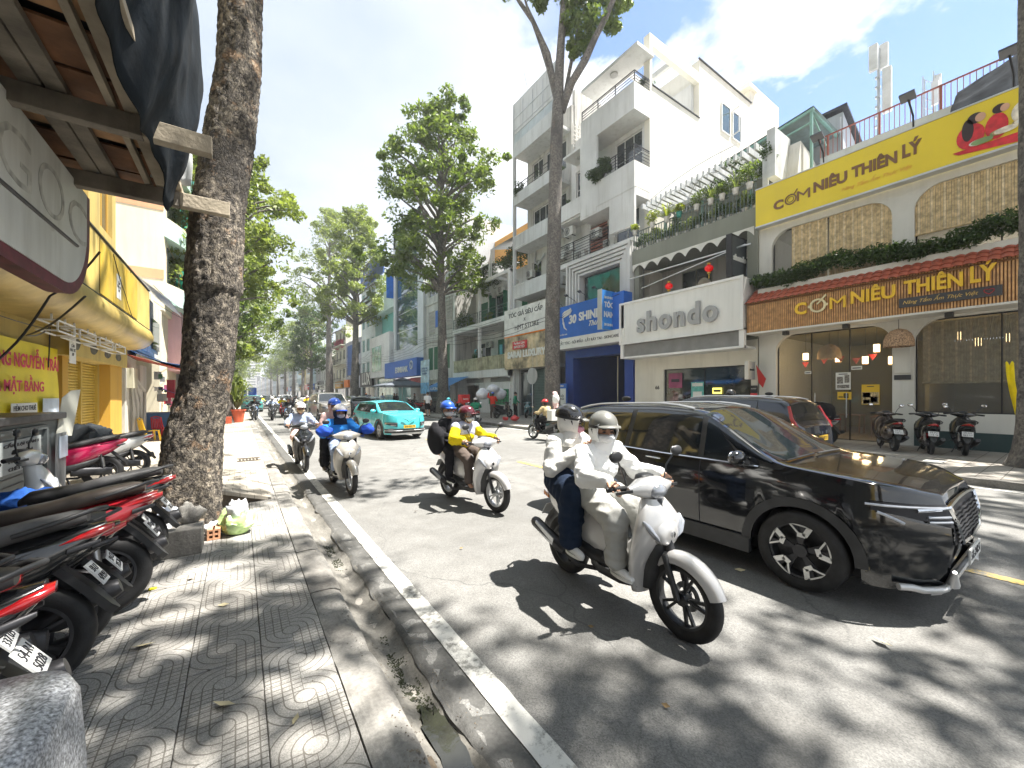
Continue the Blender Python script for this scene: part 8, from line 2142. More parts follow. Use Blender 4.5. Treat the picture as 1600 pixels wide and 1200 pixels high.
def car(name,loc,heading,label,pm,cs,style,group=None,plate=('51K-209.81',M_PLATE),tint=M_GLASS,cat='car',rails=True,chrome=M_CHROME,clad=M_BLACKPL):
 root=empty(name,loc,label,cat,group,rz=heading)
 xs=sorted({round(v,3)for v in list(np.linspace(cs.xb,cs.xf,44))+[cs.xf-d for d in(.01,.03,.06,.1,.16,.22,.3,.4,.5)]+[cs.xb+d for d in(.01,.03,.07,.12,.2)]+[c+cs.arch*k for c in(cs.fx,cs.rx)for k in(-1.0,-.97,-.9,-.75,-.5,-.25,0,.25,.5,.75,.9,.97,1.0)]+cs.tx})
 b=MB(pm);rings=[[cs.S(x,v,1)for v in range(12)]+[cs.S(x,v,-1)for v in range(10,-1,-1)]for x in xs]
 n=23;vs=[p for r in rings for p in r];fs=[(i*n+k,i*n+k+1,(i+1)*n+k+1,(i+1)*n+k)for i in range(len(xs)-1)for k in range(n-1)]
 fs+=[tuple(range(n)),tuple(range((len(xs)-1)*n,len(xs)*n))];b.add(vs,fs,True);b.build('body',root)
 b=MB(M_INK);b.box(cs.xb+.15,cs.xf-.2,-cs.W+.22,cs.W-.22,cs.gr-.02,.62);b.build('underbody',root)
 A=lambda x,v:(x,v)
 for s_ in(-1,1):
  for nm,x0,x1,tr in(('side_window',.42,cs.xc-.16,1),('side_window',-.55,.36,0),('side_window',-1.5,-.62,2)):
   q=MB(tint);lo=5.10
   if tr==1:cs.patch(q,[A(x0,lo),A(x1-.05,lo),A(cs.xr+.12,7.55),A(x0-.02,7.55)],10,5,s_,.006)
   elif tr==0:cs.patch(q,[A(x0,lo),A(x1,lo),A(x1-.02,7.55),A(x0+.03,7.55)],8,5,s_,.006)
   else:cs.patch(q,[A(x0+.12,lo+.2),A(x1,lo),A(x1+.03,7.55),A(x0+.1,7.5)],8,5,s_,.006)
   q.build(nm,root)
  q=MB(M_BLACKPL);cs.patch(q,[A(-1.42,5.02),A(cs.xc-.1,5.02),A(cs.xr+.06,7.72),A(-1.4,7.72)],24,5,s_,.003);q.build('window_surround',root)
  q=MB(chrome);q.tube([cs.S(x,5.02,s_,.008)for x in np.linspace(-1.5,cs.xc-.12,18)],.008,5);q.build('belt_trim',root)
  if clad:
   q=MB(clad)
   for c in(cs.fx,cs.rx):
    a=[(c+(cs.arch+d)*math.cos(t),cs.R_+(cs.arch+d)*math.sin(t))for d in(-.015,.065)for t in[PI*i/16 for i in range(17)]]
    P=[]
    for x,z in a:
     x=max(cs.xb+.05,min(cs.xf-.05,x));P.append((x,(cs.wid(x)+.012)*s_,max(cs.gr,z)))
    q.add(P,[(i,i+1,18+i,17+i)for i in range(16)],True)
   for x0,x1 in((cs.rx+cs.arch,cs.fx-cs.arch),):q.box(x0,x1,s_*(cs.W-.05),s_*(cs.W+.012),cs.gr-.01,cs.gr+.14)
   q.build('cladding',root)
  q=MB(M_INK)
  for c in(cs.fx,cs.rx):q.lathe([(cs.arch-.01,s_*(cs.W-.03)),(cs.arch-.02,s_*(cs.W-.32)),(0,s_*(cs.W-.32))],(c,0,cs.R_),'y',24,ang=PI)
  q.build('wheel_well',root)
  for x in(.39,-.58):q=MB(M_INK);q.tube([cs.S(x,v,s_,.001)for v in(1.1,2,3,4,4.9)],.005,5);q.build('door_seam',root)
  for x in(.22-.45+.05,-.72-.25):q=MB(chrome);q.tube([cs.S(x+d,4.55,s_,o)for d,o in((-.09,.01),(-.07,.035),(.07,.035),(.09,.01))],.013,8,ell=.8);q.build('door_handle',root)
  q=MB(pm);m0=cs.S(cs.xc-.25,5.2,s_,.02);q.sph((m0[0],m0[1]+s_*.11,m0[2]+.05),(.06,.11,.075),16,10);mr=q.build('wing_mirror',root);q=MB(M_BLACKPL);q.bar((m0[0]+.03,m0[1]-s_*.02,m0[2]),(m0[0],m0[1]+s_*.06,m0[2]+.02),.05,.03);q.build('mirror_stalk',mr);q=MB(M_CHROME);q.sph((m0[0]-.045,m0[1]+s_*.11,m0[2]+.05),(.022,.09,.06),12,8);q.build('mirror_glass',mr)
  if rails:q=MB(M_DKMETAL if rails==1 else M_ALU);q.tube([cs.S(x,8.35,s_,.015+.03*math.sin(PI*k/9)**.3)for k,x in enumerate(np.linspace(cs.xrr+.12,cs.xr-.15,10))],.016,6);q.build('roof_rail',root)
  for c,nm in((cs.fx,'wheel'),(cs.rx,'wheel')):
   yy=s_*(cs.W-.115);t=MB(M_RUBBER);r=cs.R_;k=.11
   t.lathe([(r-.105,-k),(r-.07,-k*1.05),(r-.02,-k),(r,-k*.75),(r,k*.75),(r-.02,k),(r-.07,k*1.05),(r-.105,k),(r-.105,-k)],(c,yy,r),'y',40);w=t.build(nm,root)
   q=MB(M_DKMETAL if style['rim']=='cut' else M_ALU);ri=r-.10;o=yy+s_*k*.85
   q.lathe([(ri+.004,o),(ri-.02,o-s_*.01),(ri-.03,o-s_*.10),(0,o-s_*.14)],(c,0,r),'y',40);q.cyl((c,o-s_*.06,r),(c,o-s_*.008,r),.055,n=16)
   for i in range(5):
    a=2*PI*i/5+.3
    for e in(-.16,.16):q.bar((c+.05*math.cos(a),o-s_*.03,r+.05*math.sin(a)),(c+ri*math.cos(a+e),o-s_*.012,r+ri*math.sin(a+e)),.032,.02,up=(0,1,0))
   q.build('rim',w)
   if style['rim']=='cut':
    for i in range(5):
     q=MB(mat('machined',(.72,.72,.70),.3,.6,.03));a=2*PI*i/5+.3
     def pl(l0,a0,l1,a1,wd):q.bar((c+l0*ri*math.cos(a+a0),o+s_*.004,r+l0*ri*math.sin(a+a0)),(c+l1*ri*math.cos(a+a1),o+s_*.004,r+l1*ri*math.sin(a+a1)),wd,.008,up=(0,1,0))
     pl(.98,-.34,.60,-.26,.042);pl(.62,-.30,.60,.12,.038);pl(.98,-.36,1.0,.30,.012);pl(.66,.08,.98,.32,.014)
     q.build('rim_insert',w)
 q=MB(tint);
 for s_ in(-1,1):cs.patch(q,[(cs.xc+.02,8.05+.3),(cs.xc+.02,11),(cs.xr+.02,11),(cs.xr+.04,8.35)],8,10,s_,.005)
 q.build('windshield',root)
 q=MB(M_BLACKPL);q.tube([cs.S(cs.xc+.06,v,1,.02)for v in(9.2,9.8,10.4,11)],.009,5);q.tube([cs.S(cs.xc+.05,v,-1,.02)for v in(8.8,9.4,10,10.8)],.009,5);q.build('wiper',root)
 q=MB(tint)
 for s_ in(-1,1):cs.patch(q,[(cs.xt+.03,8.4),(cs.xt+.03,11),(cs.xrr-.02,11),(cs.xrr-.03,8.4)],8,8,s_,.006)
 q.build('rear_window',root)
 # nose
 st=style;gz0,gz1=st.get('grille')or(.52,.80);gw=st.get('gw',.56)
 if st.get('grille'):
  q=MB(M_INK);cs.fpatch(q,(-gw,gw),(gz0,gz1),.006,16);q.build('grille',root)
  for j in range(st.get('bars',6)):z=gz0+.03+(gz1-gz0-.05)*j/st.get('bars',6);q=MB(st.get('barm',M_DKMETAL));q.tube([cs.front(y,z+.006*math.sin(y*30+j),.018)for y in np.linspace(-gw+.03,gw-.03,18)],.009,5);q.build('grille_bar',root)
  q=MB(chrome);q.tube([cs.front(y,gz1+.02-.02*(y/gw)**2,.012)for y in np.linspace(-gw-.2,gw+.2,22)],.016,6);q.tube([cs.front(gw-.02,gz1,.014),cs.front(gw-.06,(gz0+gz1)/2,.02),cs.front(gw-.16,gz0,.02),cs.front(0,gz0-.03,.02),cs.front(-gw+.16,gz0,.02),cs.front(-gw+.06,(gz0+gz1)/2,.02),cs.front(-gw+.02,gz1,.014)],.018,6);q.build('grille_trim',root)
 hz=st.get('head',(.66,.82));hy=st.get('hy',(.50,.86))
 for s_ in(-1,1):
  q=MB(M_INK);cs.fpatch(q,(s_*hy[0],s_*hy[1]),(lambda y:hz[0]+.30*(abs(y)-hy[0])*(hz[1]-hz[0])/.17,lambda y:hz[1]+.03*(abs(y)-hy[0])),.008,16);hl=q.build('headlight',root)
  if st['rim']=='cut':
   q=MB(M_LENS);q.tube([cs.front(s_*y,hz[1]-.02+.02*(y-hy[0]),.016)for y in np.linspace(hy[0]-.03,hy[1]+.01,10)],.010,6);q.build('lamp_element',hl)
   q=MB(M_LENS);q.tube([cs.front(s_*y,hz[1]-.055-.9*(hy[1]-y),.015)for y in np.linspace(hy[1]-.09,hy[1]-.01,5)],.012,6);q.build('lamp_element',hl)
   for dz in(.05,.085):q=MB(M_LENS);q.tube([cs.front(s_*y,hz[0]+dz,.012)for y in np.linspace(hy[0]+.03,hy[0]+.17,5)],.011,6);q.build('lamp_element',hl)
   q=MB(st['skid']);q.tube([cs.front(s_*y,cs.gr+.03+.02*(y>.7),.02)for y in np.linspace(0,.80,14)],.026,8);q.build('skid_bar',root);q=MB(st['skid']);q.tube([cs.front(s_*.42,cs.gr+.05,.03),cs.front(s_*.47,cs.gr+.16,.02)],[.05,.015],8);q.build('skid_fin',root);continue
  q=MB(M_LENS);cs.fpatch(q,(s_*(hy[0]+.01),s_*(hy[1]-.01)),(hz[1]-.035,hz[1]-.008),.014,16);cs.fpatch(q,(s_*(hy[0]+.04),s_*(hy[0]+.20)),(hz[0]+.045,hz[0]+.085),.013,8);cs.fpatch(q,(s_*(hy[1]-.035),s_*(hy[1]-.012)),(hz[0]+.105,hz[1]-.03),.014,3);q.build('lamp_element',hl)
  q=MB(M_LENS);cs.fpatch(q,(s_*.58,s_*.72),(.405,.435),.012,8);q.build('fog_lamp',root)
 q=MB(clad or M_BLACKPL);w_=.52 if st['rim']=='cut' else .80;cs.fpatch(q,(-w_,w_),(cs.gr+.06,st.get('lowz',.38)),.004,24);q.build('lower_bumper',root);q=MB(clad or M_BLACKPL);cs.fpatch(q,(-.84,.84),(cs.gr+.01,.42),.012,20,rear=True);q.build('rear_bumper',root)
 q=MB(st.get('skid',M_ALU));cs.fpatch(q,(-.62,.62),(cs.gr-.01,cs.gr+.06),.03,16)
 q.build('skid_plate',root)
 def plt_(x,z,d):
  q=MB(plate[1]);p=x;q.box(p-.006,p+.006,-.235,.235,z-.055,z+.055);o=q.build('number_plate',root)
  put_text(plate[0],(p+d*.007,0,z),(0,d,0),(0,0,1),.08,M_INK,o,.001,.001,width=.4,name='plate_lettering')
 plt_(cs.front(0,.5,.045)[0],.44 if st.get('rim')=='cut' else .5,1);plt_(cs.xb-.05,st.get('rpz',.72),-1)
 for s_ in(-1,1):
  q=MB(M_REDLENS)
  if st.get('tail')=='tall':q.tube([cs.S(cs.xb+.10,4.1,s_,.01),cs.S(cs.xb+.13,4.9,s_,.01),cs.S(cs.xt+.1,6.5,s_,.01),cs.S(cs.xrr-.05,8.0,s_,.01)],[.06,.05,.035,.03],8);cs.fpatch(q,(s_*.55,s_*.86),(.82,.92),.015,6,rear=True)
  else:cs.fpatch(q,(s_*.45,s_*.88),(.80,.92),.015,8,rear=True)
  q.build('tail_light',root)
 q=MB(M_BLACKPL);q.sph((-1.3,0,cs.H+.03),(.09,.02,.04),10,6);q.build('antenna_fin',root)
 return root
 # ================================================================ TRAFFIC
H_TOW=-PI/2
BLKP=paint('car_black',(.006,.007,.009),.12);CYAN=paint('car_turquoise',(.07,.54,.60),.25);SILV=paint('car_silver',(.36,.34,.31),.3,metal=.6);NAVY=paint('car_navy',(.015,.02,.035),.2)
car('black_suv',(4.88,2.72,0),H_TOW,'glossy black SUV filling the near lane beside the white motor scooter',BLKP,CarShape(L=4.30),dict(rim='cut',skid=mat('skid_silver',(.6,.6,.6),.35,.4),grille=(.58,.85),gw=.52,bars=7,head=(.70,.87),hy=(.50,.875),lowz=.40),plate=('51L-248.51',M_PLATE),rails=2)
c2=CarShape(L=4.55,W=.93,H=1.68,wb=2.7,belt=1.05,zrr=1.60,xrr=-1.95,xt=-2.2,zt=1.05,gr=.24)
car('parked_suv',(9.95,5.45,0),PI/2,'black SUV with tall red tail lamps in the far lane behind the glossy SUV',NAVY,c2,dict(rim='plain',grille=(.55,.8),tail='tall',rpz=.80),plate=('51H-607.12',M_PLATEY),rails=2)
c3=CarShape(L=3.85,W=.83,H=1.47,wb=2.51,belt=.98,hood=.95,xc=1.0,xr=.30,xrr=-1.45,zrr=1.40,xt=-1.85,zt=1.02,arch=.38,R_=.33)
car('turquoise_taxi',(5.02,16.3,0),H_TOW+.10,'turquoise compact taxi with a yellow plate coming down the middle of the road',CYAN,c3,dict(rim='plain',grille=None,head=(.50,.66),hy=(.46,.80),lowz=.42),plate=('50E-063.79',M_PLATEY),rails=0,chrome=M_DKMETAL)
tx=bpy.data.objects['turquoise_taxi']
q=MB(M_DKMETAL)
for s_ in(-1,1):q.tube([c3.front(.02*s_,.68,.02),c3.front(.12*s_,.76,.02),c3.front(.26*s_,.80,.02)],.012,5)
q.build('badge',tx);q=MB(M_ALU);q.tube([c3.front(y,.36,.03)for y in np.linspace(-.8,.8,16)],.014,6);q.build('bumper_trim',tx)
c4=CarShape(L=4.7,W=.92,H=1.83,wb=2.75,belt=1.15,hood=1.12,xc=1.2,xr=.55,xrr=-1.9,zrr=1.74,xt=-2.25,zt=1.2,R_=.38,arch=.45,gr=.30)
car('silver_suv',(4.75,28.0,0),H_TOW+.03,'tall silver beige SUV with a chrome grille behind the turquoise taxi',SILV,c4,dict(rim='plain',grille=(.72,.92),gw=.40,bars=3,barm=M_CHROME,head=(.80,.96),hy=(.44,.86),lowz=.5),plate=('51G-862.30',M_PLATE),rails=2,clad=None)
car('black_crossover',(8.1,35.2,0),PI/2,'black crossover with a yellow plate driving away beyond the silver SUV',NAVY,CarShape(),dict(rim='plain',grille=(.55,.8),rpz=.95),plate=('51F-220.18',M_PLATEY))
car('green_grey_car',(9.9,37.5,0),PI/2,'small grey green car at the kerb right of the black crossover',paint('car_greygreen',(.12,.2,.2),.3),CarShape(L=4.2,H=1.48,zrr=1.38),dict(rim='plain',grille=(.5,.7)),rails=0,clad=None)
for i,(x,y,m,lab,hd)in enumerate(((.95,47,'car_teal','teal car parked at the left kerb far down the street',0),(2.3,56,'car_dark','dark minivan far down the left lane',0),(6.6,78,'car_white','white car far down the street',0),(4.3,96,'car_red2','maroon car far down the street',0),(8.8,66,'car_dark','dark car far down the right lane',PI),(3.2,120,'car_white','farthest white car in the street',0))):
 car('distant_car',(x,y,0),H_TOW+hd,lab,paint(m,{'car_teal':(.06,.3,.28),'car_dark':(.03,.035,.04),'car_white':(.6,.6,.6),'car_red2':(.15,.02,.03)}[m],.3),CarShape(H=1.62),dict(rim='plain',grille=(.5,.7)),rails=0,clad=None,cat='car')
 # three-wheeled water barrels at the left kerb
q=MB(mat('barrel_blue',(.05,.12,.5),.4));
for a in(0,.75):q.cyl((.2+a,44,1.6),(.2+a,44,2.3),.33,n=18)
tag(q.build('water_barrel'),'blue plastic barrels stacked on the cargo beside the teal car','barrel')
# --- the main scooter with two riders in white
PSV=paint('scooter_silver',(.62,.61,.60),.3,.8,metal=.3);PWH=paint('scooter_white',(.66,.66,.64),.3);PBK=paint('scooter_black',(.012,.013,.015),.15);PRD=paint('scooter_red',(.32,.010,.018),.2);PRD2=paint('scooter_scarlet',(.55,.01,.015),.2);PGY=paint('scooter_grey',(.13,.125,.12),.25,metal=.5)
PBR=paint('scooter_beige',(.50,.47,.42),.3,metal=.3);PGN=paint('scooter_green',(.02,.10,.11),.25)
C_WH=cloth('cloth_white',(.82,.82,.81),var=.03);C_CRM=cloth('cloth_cream',(.74,.73,.70));C_NV=cloth('cloth_navy',(.012,.022,.045));C_BK=cloth('cloth_black',(.015,.015,.018));C_GY=cloth('cloth_grey2',(.42,.42,.40));C_YE=cloth('cloth_yellow',(.80,.62,.01));C_LV=cloth('cloth_lavender',(.48,.50,.66));C_BL=cloth('cloth_blue',(.03,.22,.62));C_RY=cloth('cloth_royal',(.02,.07,.42));C_JN=cloth('cloth_denim',(.10,.16,.27));C_LB=cloth('cloth_paleblue',(.33,.40,.55));C_PK=cloth('cloth_pink',(.72,.50,.48));C_BR=cloth('cloth_brown',(.10,.08,.07));C_TN=cloth('cloth_tan',(.50,.40,.22),var=.3);C_TL=cloth('cloth_teal',(.06,.30,.34));C_RD=cloth('cloth_red',(.60,.04,.02));C_GN=cloth('cloth_green',(.02,.22,.12))
HG=mat('helmet_grey',(.17,.17,.155),.35,coat=.5);HB=mat('helmet_black',(.02,.02,.022),.15,coat=1);HW=mat('helmet_white',(.62,.60,.60),.25,coat=.8);HU=mat('helmet_blue',(.02,.09,.45),.3,coat=.8);HM=mat('helmet_maroon',(.10,.015,.025),.15,coat=1);HR=mat('helmet_red',(.55,.02,.02),.25,coat=.8)
VIS=mat('visor_pink',(.55,.22,.30),.1,var=.1,coat=1)
MAIN=dict(loc=(2.57,2.2,0),heading=H_TOW-.05,scale=1.0)
scooter(MAIN['loc'],MAIN['heading'],'silver motor scooter carrying two people in white beside the glossy black SUV',parts=scooter_parts(PSV,rim=M_BLACKPL),scale=1.0)
J=ride(-.30,.07);J['look']=(.90,-.36,-.04)
person('x',J,'driver in a white hooded jacket with grey half helmet on the silver scooter',top=C_WH,bottom=C_GY,shoe=C_WH,helmet=HG,hood=C_WH,vox=.0135,leg_w=1.25,sleeve_w=1.15,wr=.013,**MAIN)
J=pillion(-.68);J['look']=(.72,.66,-.15);J.update(elL=(-.46,.26,1.04),wrL=(-.42,.10,1.24),hdL=(.45,-.05,.9),huL=(-.9,0,.3),curl=1.2,elR=(-.56,-.27,1.02),wrR=(-.42,-.02,1.20),hdR=(.5,.25,.7),huR=(-.9,0,.3))
person('x',J,'passenger in a white hooded jacket and dark wide trousers holding up a phone',top=C_CRM,bottom=C_NV,shoe=C_WH,helmet=HB,hood=C_CRM,mask=VIS,band=HG,vox=.0135,leg_w=1.45,sleeve_w=1.15,wr=.013,**MAIN)
MM_=Matrix.Translation(MAIN['loc'])@Matrix.Rotation(MAIN['heading'],4,'Z')
q=MB(M_INK);q.obox((0,0,0),(.012,.075,.15),(0,.3,.3));o=q.build('phone',bevel=.006);o.location=MM_@Vector((-.36,.06,1.34));tag(o,'black phone held up by the passenger of the silver scooter','phone')
def duo(loc,hd,parts,label,riders,scale=.98,group=None):
 scooter(loc,hd,label,group,parts,scale)
 for J,lab,kw in riders:person('x',J,lab,loc=loc,heading=hd,scale=scale,**kw)
 # --- yellow jacket
JY=ride(-.30,.08);JY['look']=(.9,.42,.0);JYp=pillion(-.66)
JYp['look']=(1,-.1,0);JYp['head']=(-.62,-.06,1.46)
duo((2.97,5.42,0),H_TOW+.13,scooter_parts(PSV,rim=M_ALU),'pale silver scooter ridden by the driver in the yellow jacket',[(JY,'driver in a bright yellow jacket and dark maroon helmet with white mask',dict(top=C_YE,vest=C_LV,bottom=C_BR,shoe=None,helmet=HM,vox=.017,sleeve_w=1.25,visor=mat('visor_dark',(.05,.02,.02),.05,coat=1))),(JYp,'passenger in black with a blue helmet and shoulder bag behind the yellow jacket',dict(top=C_BK,bottom=C_BK,shoe=C_BK,helmet=HU,vox=.02,sleeve_w=1.1))])
lump('shoulder_bag',(2.62,5.98,.72),(.13,.20,.26),C_BK,'black shoulder bag hanging at the side of the passenger behind the yellow jacket','bag',4,.15)
# --- lavender hoodie on black scooter, blue jacket pair on silver scooter
duo((1.17,10.3,0),H_TOW+.02,scooter_parts(PBK,rim=M_ALU),'black scooter nearest the white edge line, coming towards the camera',[(ride(-.27,.06),'rider in a pale lavender hooded top and white helmet on the black scooter',dict(top=C_LB,bottom=C_PK,shoe=None,helmet=HW,vox=.019,shorts=True,mask=mat('mask_tan',(.62,.46,.28),.8)))])
duo((1.52,7.65,0),H_TOW+.05,scooter_parts(PBR,rim=M_ALU),'champagne silver scooter with blue handlebar muffs',[(ride(-.27,.07),'driver in a bright blue jacket with blue cap brim under the helmet and grey mask',dict(top=C_BL,bottom=C_LB,shoe=C_BK,helmet=HW,band=C_RY,hood=C_NV,vox=.017,glove=C_RY,sleeve_w=1.4,mask=mat('mask_lilac',(.5,.45,.47),.8))),(pillion(-.62,.10),'passenger in a pink coat with blue and white striped helmet behind the blue jacket',dict(top=C_PK,bottom=C_BK,shoe=C_BR,helmet=HU,hood=C_PK,vox=.02,leg_w=1.3))])
for s_ in(-1,1):lump('handlebar_muff',tuple(Matrix.Translation((1.52,7.65,0))@Matrix.Rotation(H_TOW+.05,4,'Z')@Vector((.28,s_*.36,.98))),(.13,.10,.09),C_RY,('right blue padded handlebar muff on the champagne scooter','left blue padded handlebar muff on the champagne scooter')[s_>0],'handlebar muff',7+s_,.2)
# --- beige rider going away in the far lane, with boxes
HA=PI/2
duo((9.35,11.5,0),HA+.12,scooter_parts(PBK,rim=M_ALU,plate='59-T1\n240.77'),'dark motorbike with pale boxes at its sides riding away',[(ride(-.2,.10),'rider in a tan checked jacket and red striped helmet riding away',dict(top=C_TN,bottom=C_BK,shoe=None,helmet=HR,vox=.02,mask=None))])
q=MB(M_PAPER);q.box(8.85,9.25,10.5,10.75,.78,1.15);tag(q.build('carton',bevel=.01),'white foam box strapped on the motorbike of the tan rider','box');q=MB(mat('carton_tan',(.5,.36,.2),.8));q.box(9.3,9.9,10.3,10.65,.85,1.2);tag(q.build('carton',bevel=.01),'tan striped carton strapped on the motorbike of the tan rider','box')
duo((10.6,19.0,0),HA-.35,scooter_parts(PBK,rim=M_ALU,plate='59-S2\n118.20'),'black scooter of the rider in green turning at the right kerb',[(ride(-.2,.08),'delivery rider in a green jacket and white helmet seen from behind',dict(top=C_GN,bottom=C_BK,shoe=C_BK,helmet=HW,vox=.022,mask=None))])
duo((10.2,21.6,0),HA,scooter_parts(PGN,plate='59-C3\n771.10'),'dark green scooter of the rider in the teal hood',[(ride(-.2,.08),'rider in a teal hooded jacket seen from behind near the tree',dict(top=C_TL,bottom=C_BK,shoe=C_BK,helmet=None,hood=C_TL,vox=.022))])
duo((12.4,24.2,.13),HA+.5,scooter_parts(PBK,plate=None),'scooter with a big red delivery box on the right pavement',[(ride(-.2,.05),'delivery rider in red behind the red delivery box',dict(top=C_RD,bottom=C_BK,shoe=C_BK,helmet=HR,vox=.024,mask=None))])
q=MB(mat('box_red',(.62,.02,.02),.5));q.box(11.85,12.45,23.05,23.6,1.15,1.68);o=q.build('delivery_box',bevel=.02);tag(o,'red insulated delivery box on the scooter by the trunk','delivery box');put_text('baemin',(12.15,23.045,1.4),(1,0,0),UP,.15,M_PAPER,o,.002,.003,width=.4)
bx=bpy.data.objects['delivery_box']
for ch in bx.children:ch.location=(-bx.location.x,-bx.location.y,-bx.location.z)
# standing figures on the right pavement
def standing(loc,hd,lab,J=None,**kw):return person('x',J or stand(),lab,loc=loc,heading=hd,vox=.024,**kw)
standing((13.5,21.9,.13),1.1,'man in an orange red jacket and dark helmet loading big white bundles on a motorbike',stand(1.7,.03,dict(elL=(.08,.3,1.38),wrL=(.2,.25,1.62),elR=(.12,-.28,1.15),wrR=(.32,-.2,1.25))),top=C_RD,bottom=C_BR,shoe=C_BK,helmet=HU,mask=None)
scooter((14.4,22.0,.13),.25,'motorbike on its stand loaded with big white bundles',None,scooter_parts(PBK,plate=None,simple=True))
for i,(x,y,z,r)in enumerate(((13.3,22.8,1.35,(.5,.4,.36)),(13.9,22.5,1.75,(.45,.4,.3)),(14.5,22.6,1.35,(.45,.4,.36)))):lump('bundle',(x,y,z),r,mat('bundle_white',(.66,.68,.72),.6,var=.12,vs=5,bump=.4,bs=8),('left one of the big white wrapped bundles','topmost of the big white wrapped bundles','right one of the big white wrapped bundles')[i],'bundle',i,.15)
standing((15.4,22.1,.13),-.6,'man in a green vest standing by the white pier',stand(1.72,.02,dict(elL=(.1,.25,1.15),wrL=(.3,.15,.95))),top=C_GN,bottom=C_BK,shoe=C_BK,mask=None)
scooter((16.0,21.3,.13),PI+.6,'green scooter the man in the green vest bends over',None,scooter_parts(PGN,plate=None,simple=True))
standing((16.5,23.6,.13),PI,'small figure in a white shirt by the dark doorway',stand(1.6),top=C_WH,bottom=C_BK,shoe=C_BK,long_sleeve=False,mask=None)
standing((12.3,14.3,.13),PI*.75,'person in a pale pink hood with a white backpack in front of the bare trunk',top=C_PK,bottom=C_BR,shoe=C_BK,hood=C_PK)
lump('backpack',(12.16,14.12,1.25),(.17,.15,.22),C_WH,'white backpack with dark straps on the person in the pink hood','backpack',6,.1)
standing((10.9,26.4,.13),HA,'man in a white shirt and black shorts walking past the notice board',stand(1.72,.06),top=C_WH,bottom=C_BK,shoe=C_BK,shorts=True,long_sleeve=False,mask=None)
standing((11.9,6.0,.13),0,'person in a turquoise jacket and black helmet behind the tail of the parked SUV',top=cloth('cloth_turq',(.10,.48,.52)),bottom=C_BK,shoe=C_BK,helmet=HB)
for i,(x,y)in enumerate(((14.2,44),(15,45.5),(13.5,46),(15.4,41))):standing((x,y,.13),i*2.0,'person in dark clothes in the shade of the grey parasol',top=(C_BK,C_NV,C_LB,C_BR)[i],bottom=C_BK,shoe=C_BK,mask=None,group='people under the grey parasol',hands=False)
standing((13.2,52,.13),1,'person with an orange helmet standing beyond the turquoise taxi',top=C_LB,bottom=C_BK,shoe=C_BK,helmet=mat('helmet_orange',(.8,.16,.02),.3,coat=1),hands=False)
for i,(x,y,s_)in enumerate(((12.65,18.2,.18),(12.95,18.6,.2),(12.5,18.9,.15))):lump('red_bag',(x,y,.2),(s_*1.3,s_,s_*.7),mat('bag_red',(.65,.06,.06),.4,var=.2),'red plastic bag lying on the right pavement','bag',i,.3)['group']='red bags on the right pavement'
# --- parked scooters on the left pavement, tails to the street (tail x, y, tilt, parts)
PK='motorbikes parked under the timber awning'
PV=iter(((0,0,0,1.04),(-.04,.05,-.10,.97),(.05,-.04,.05,1.05),(-.02,.07,-.09,.95),(.05,-.03,.06,1.04),(-.05,.05,-.06,.98),(0,0,0,1.03),(0,0,0,1),(0,0,0,1)))
def parked(tx_,ty,ang,lean,parts,lab,sc=1.0):
 v=next(PV);tx_+=v[0];ang+=v[1];lean+=v[2];sc*=v[3]
 hd=PI+ang;c,s=math.cos(hd),math.sin(hd)
 return scooter((tx_+c*1.0*sc,ty+s*1.0*sc,.08),hd,lab,PK,parts,sc,lean)
parked(-0.57,2.33,.16,.12,scooter_parts(PBK,plate='54-R1\n5028',under=PRD,simple=True),'nearest parked motorbike, black with dark red tail and a 54-R1 plate')
parked(-0.75,2.79,.14,.10,scooter_parts(PRD2,plate='59-U1\n337.05',simple=True),'second parked motorbike with a bright scarlet tail')
parked(-0.63,3.22,.12,.11,scooter_parts(PBK,plate='59-L1\n479.93',simple=True,sm=mat('seat_dusty',(.10,.10,.10),.7,var=.3,vs=5)),'third parked motorbike, plain black with a grey seat')
parked(-0.57,3.65,.11,.10,scooter_parts(PBK,plate='59-C2\n715.26',under=PRD,simple=True),'fourth parked motorbike, black with a red stripe under the seat')
parked(-0.51,4.09,.10,.09,scooter_parts(PRD,plate='59-S3\n615.80',sm=mat('seat_brown',(.07,.055,.045),.6,var=.3,vs=5),simple=True),'fifth parked motorbike, dark red tail and long black seat')
parked(-0.49,4.52,.08,.09,scooter_parts(PGY,plate='54-L1\n450.11',simple=True),'sixth parked motorbike, grey body under a black seat')
parked(-0.47,4.97,.02,.08,scooter_parts(PBK,plate='59-V1\n206.35',simple=True),'seventh parked motorbike, next to the planter wall')
scooter((-2.0,5.75,.08),.12,'white fronted motorbike facing the street beside the electricity cabinet',PK,scooter_parts(PWH,plate=None,simple=True),1.0,-.06)
lump('blue_bag',(-1.55,5.25,.62),(.20,.14,.13),cloth('cloth_bagblue',(.015,.07,.28)),'blue bag lying on the floorboard of the white scooter','bag',14,.25)
parked(-1.63,9.87,.35,.1,scooter_parts(paint('scooter_magenta',(.50,.01,.08),.2),plate=None,simple=True),'magenta motorbike with pale stripes parked beyond the cabinet')
parked(-1.38,10.67,.3,.1,scooter_parts(PWH,plate=None,sm=M_SEAT,simple=True),'pale grey motorbike parked behind the magenta one')
lump('rubbish_heap',(-2.2,10.0,.55),(.35,.3,.3),cloth('bag_dark',(.03,.035,.04)),'dark bags heaped on the motorbikes by the shutters','bag',17,.35)
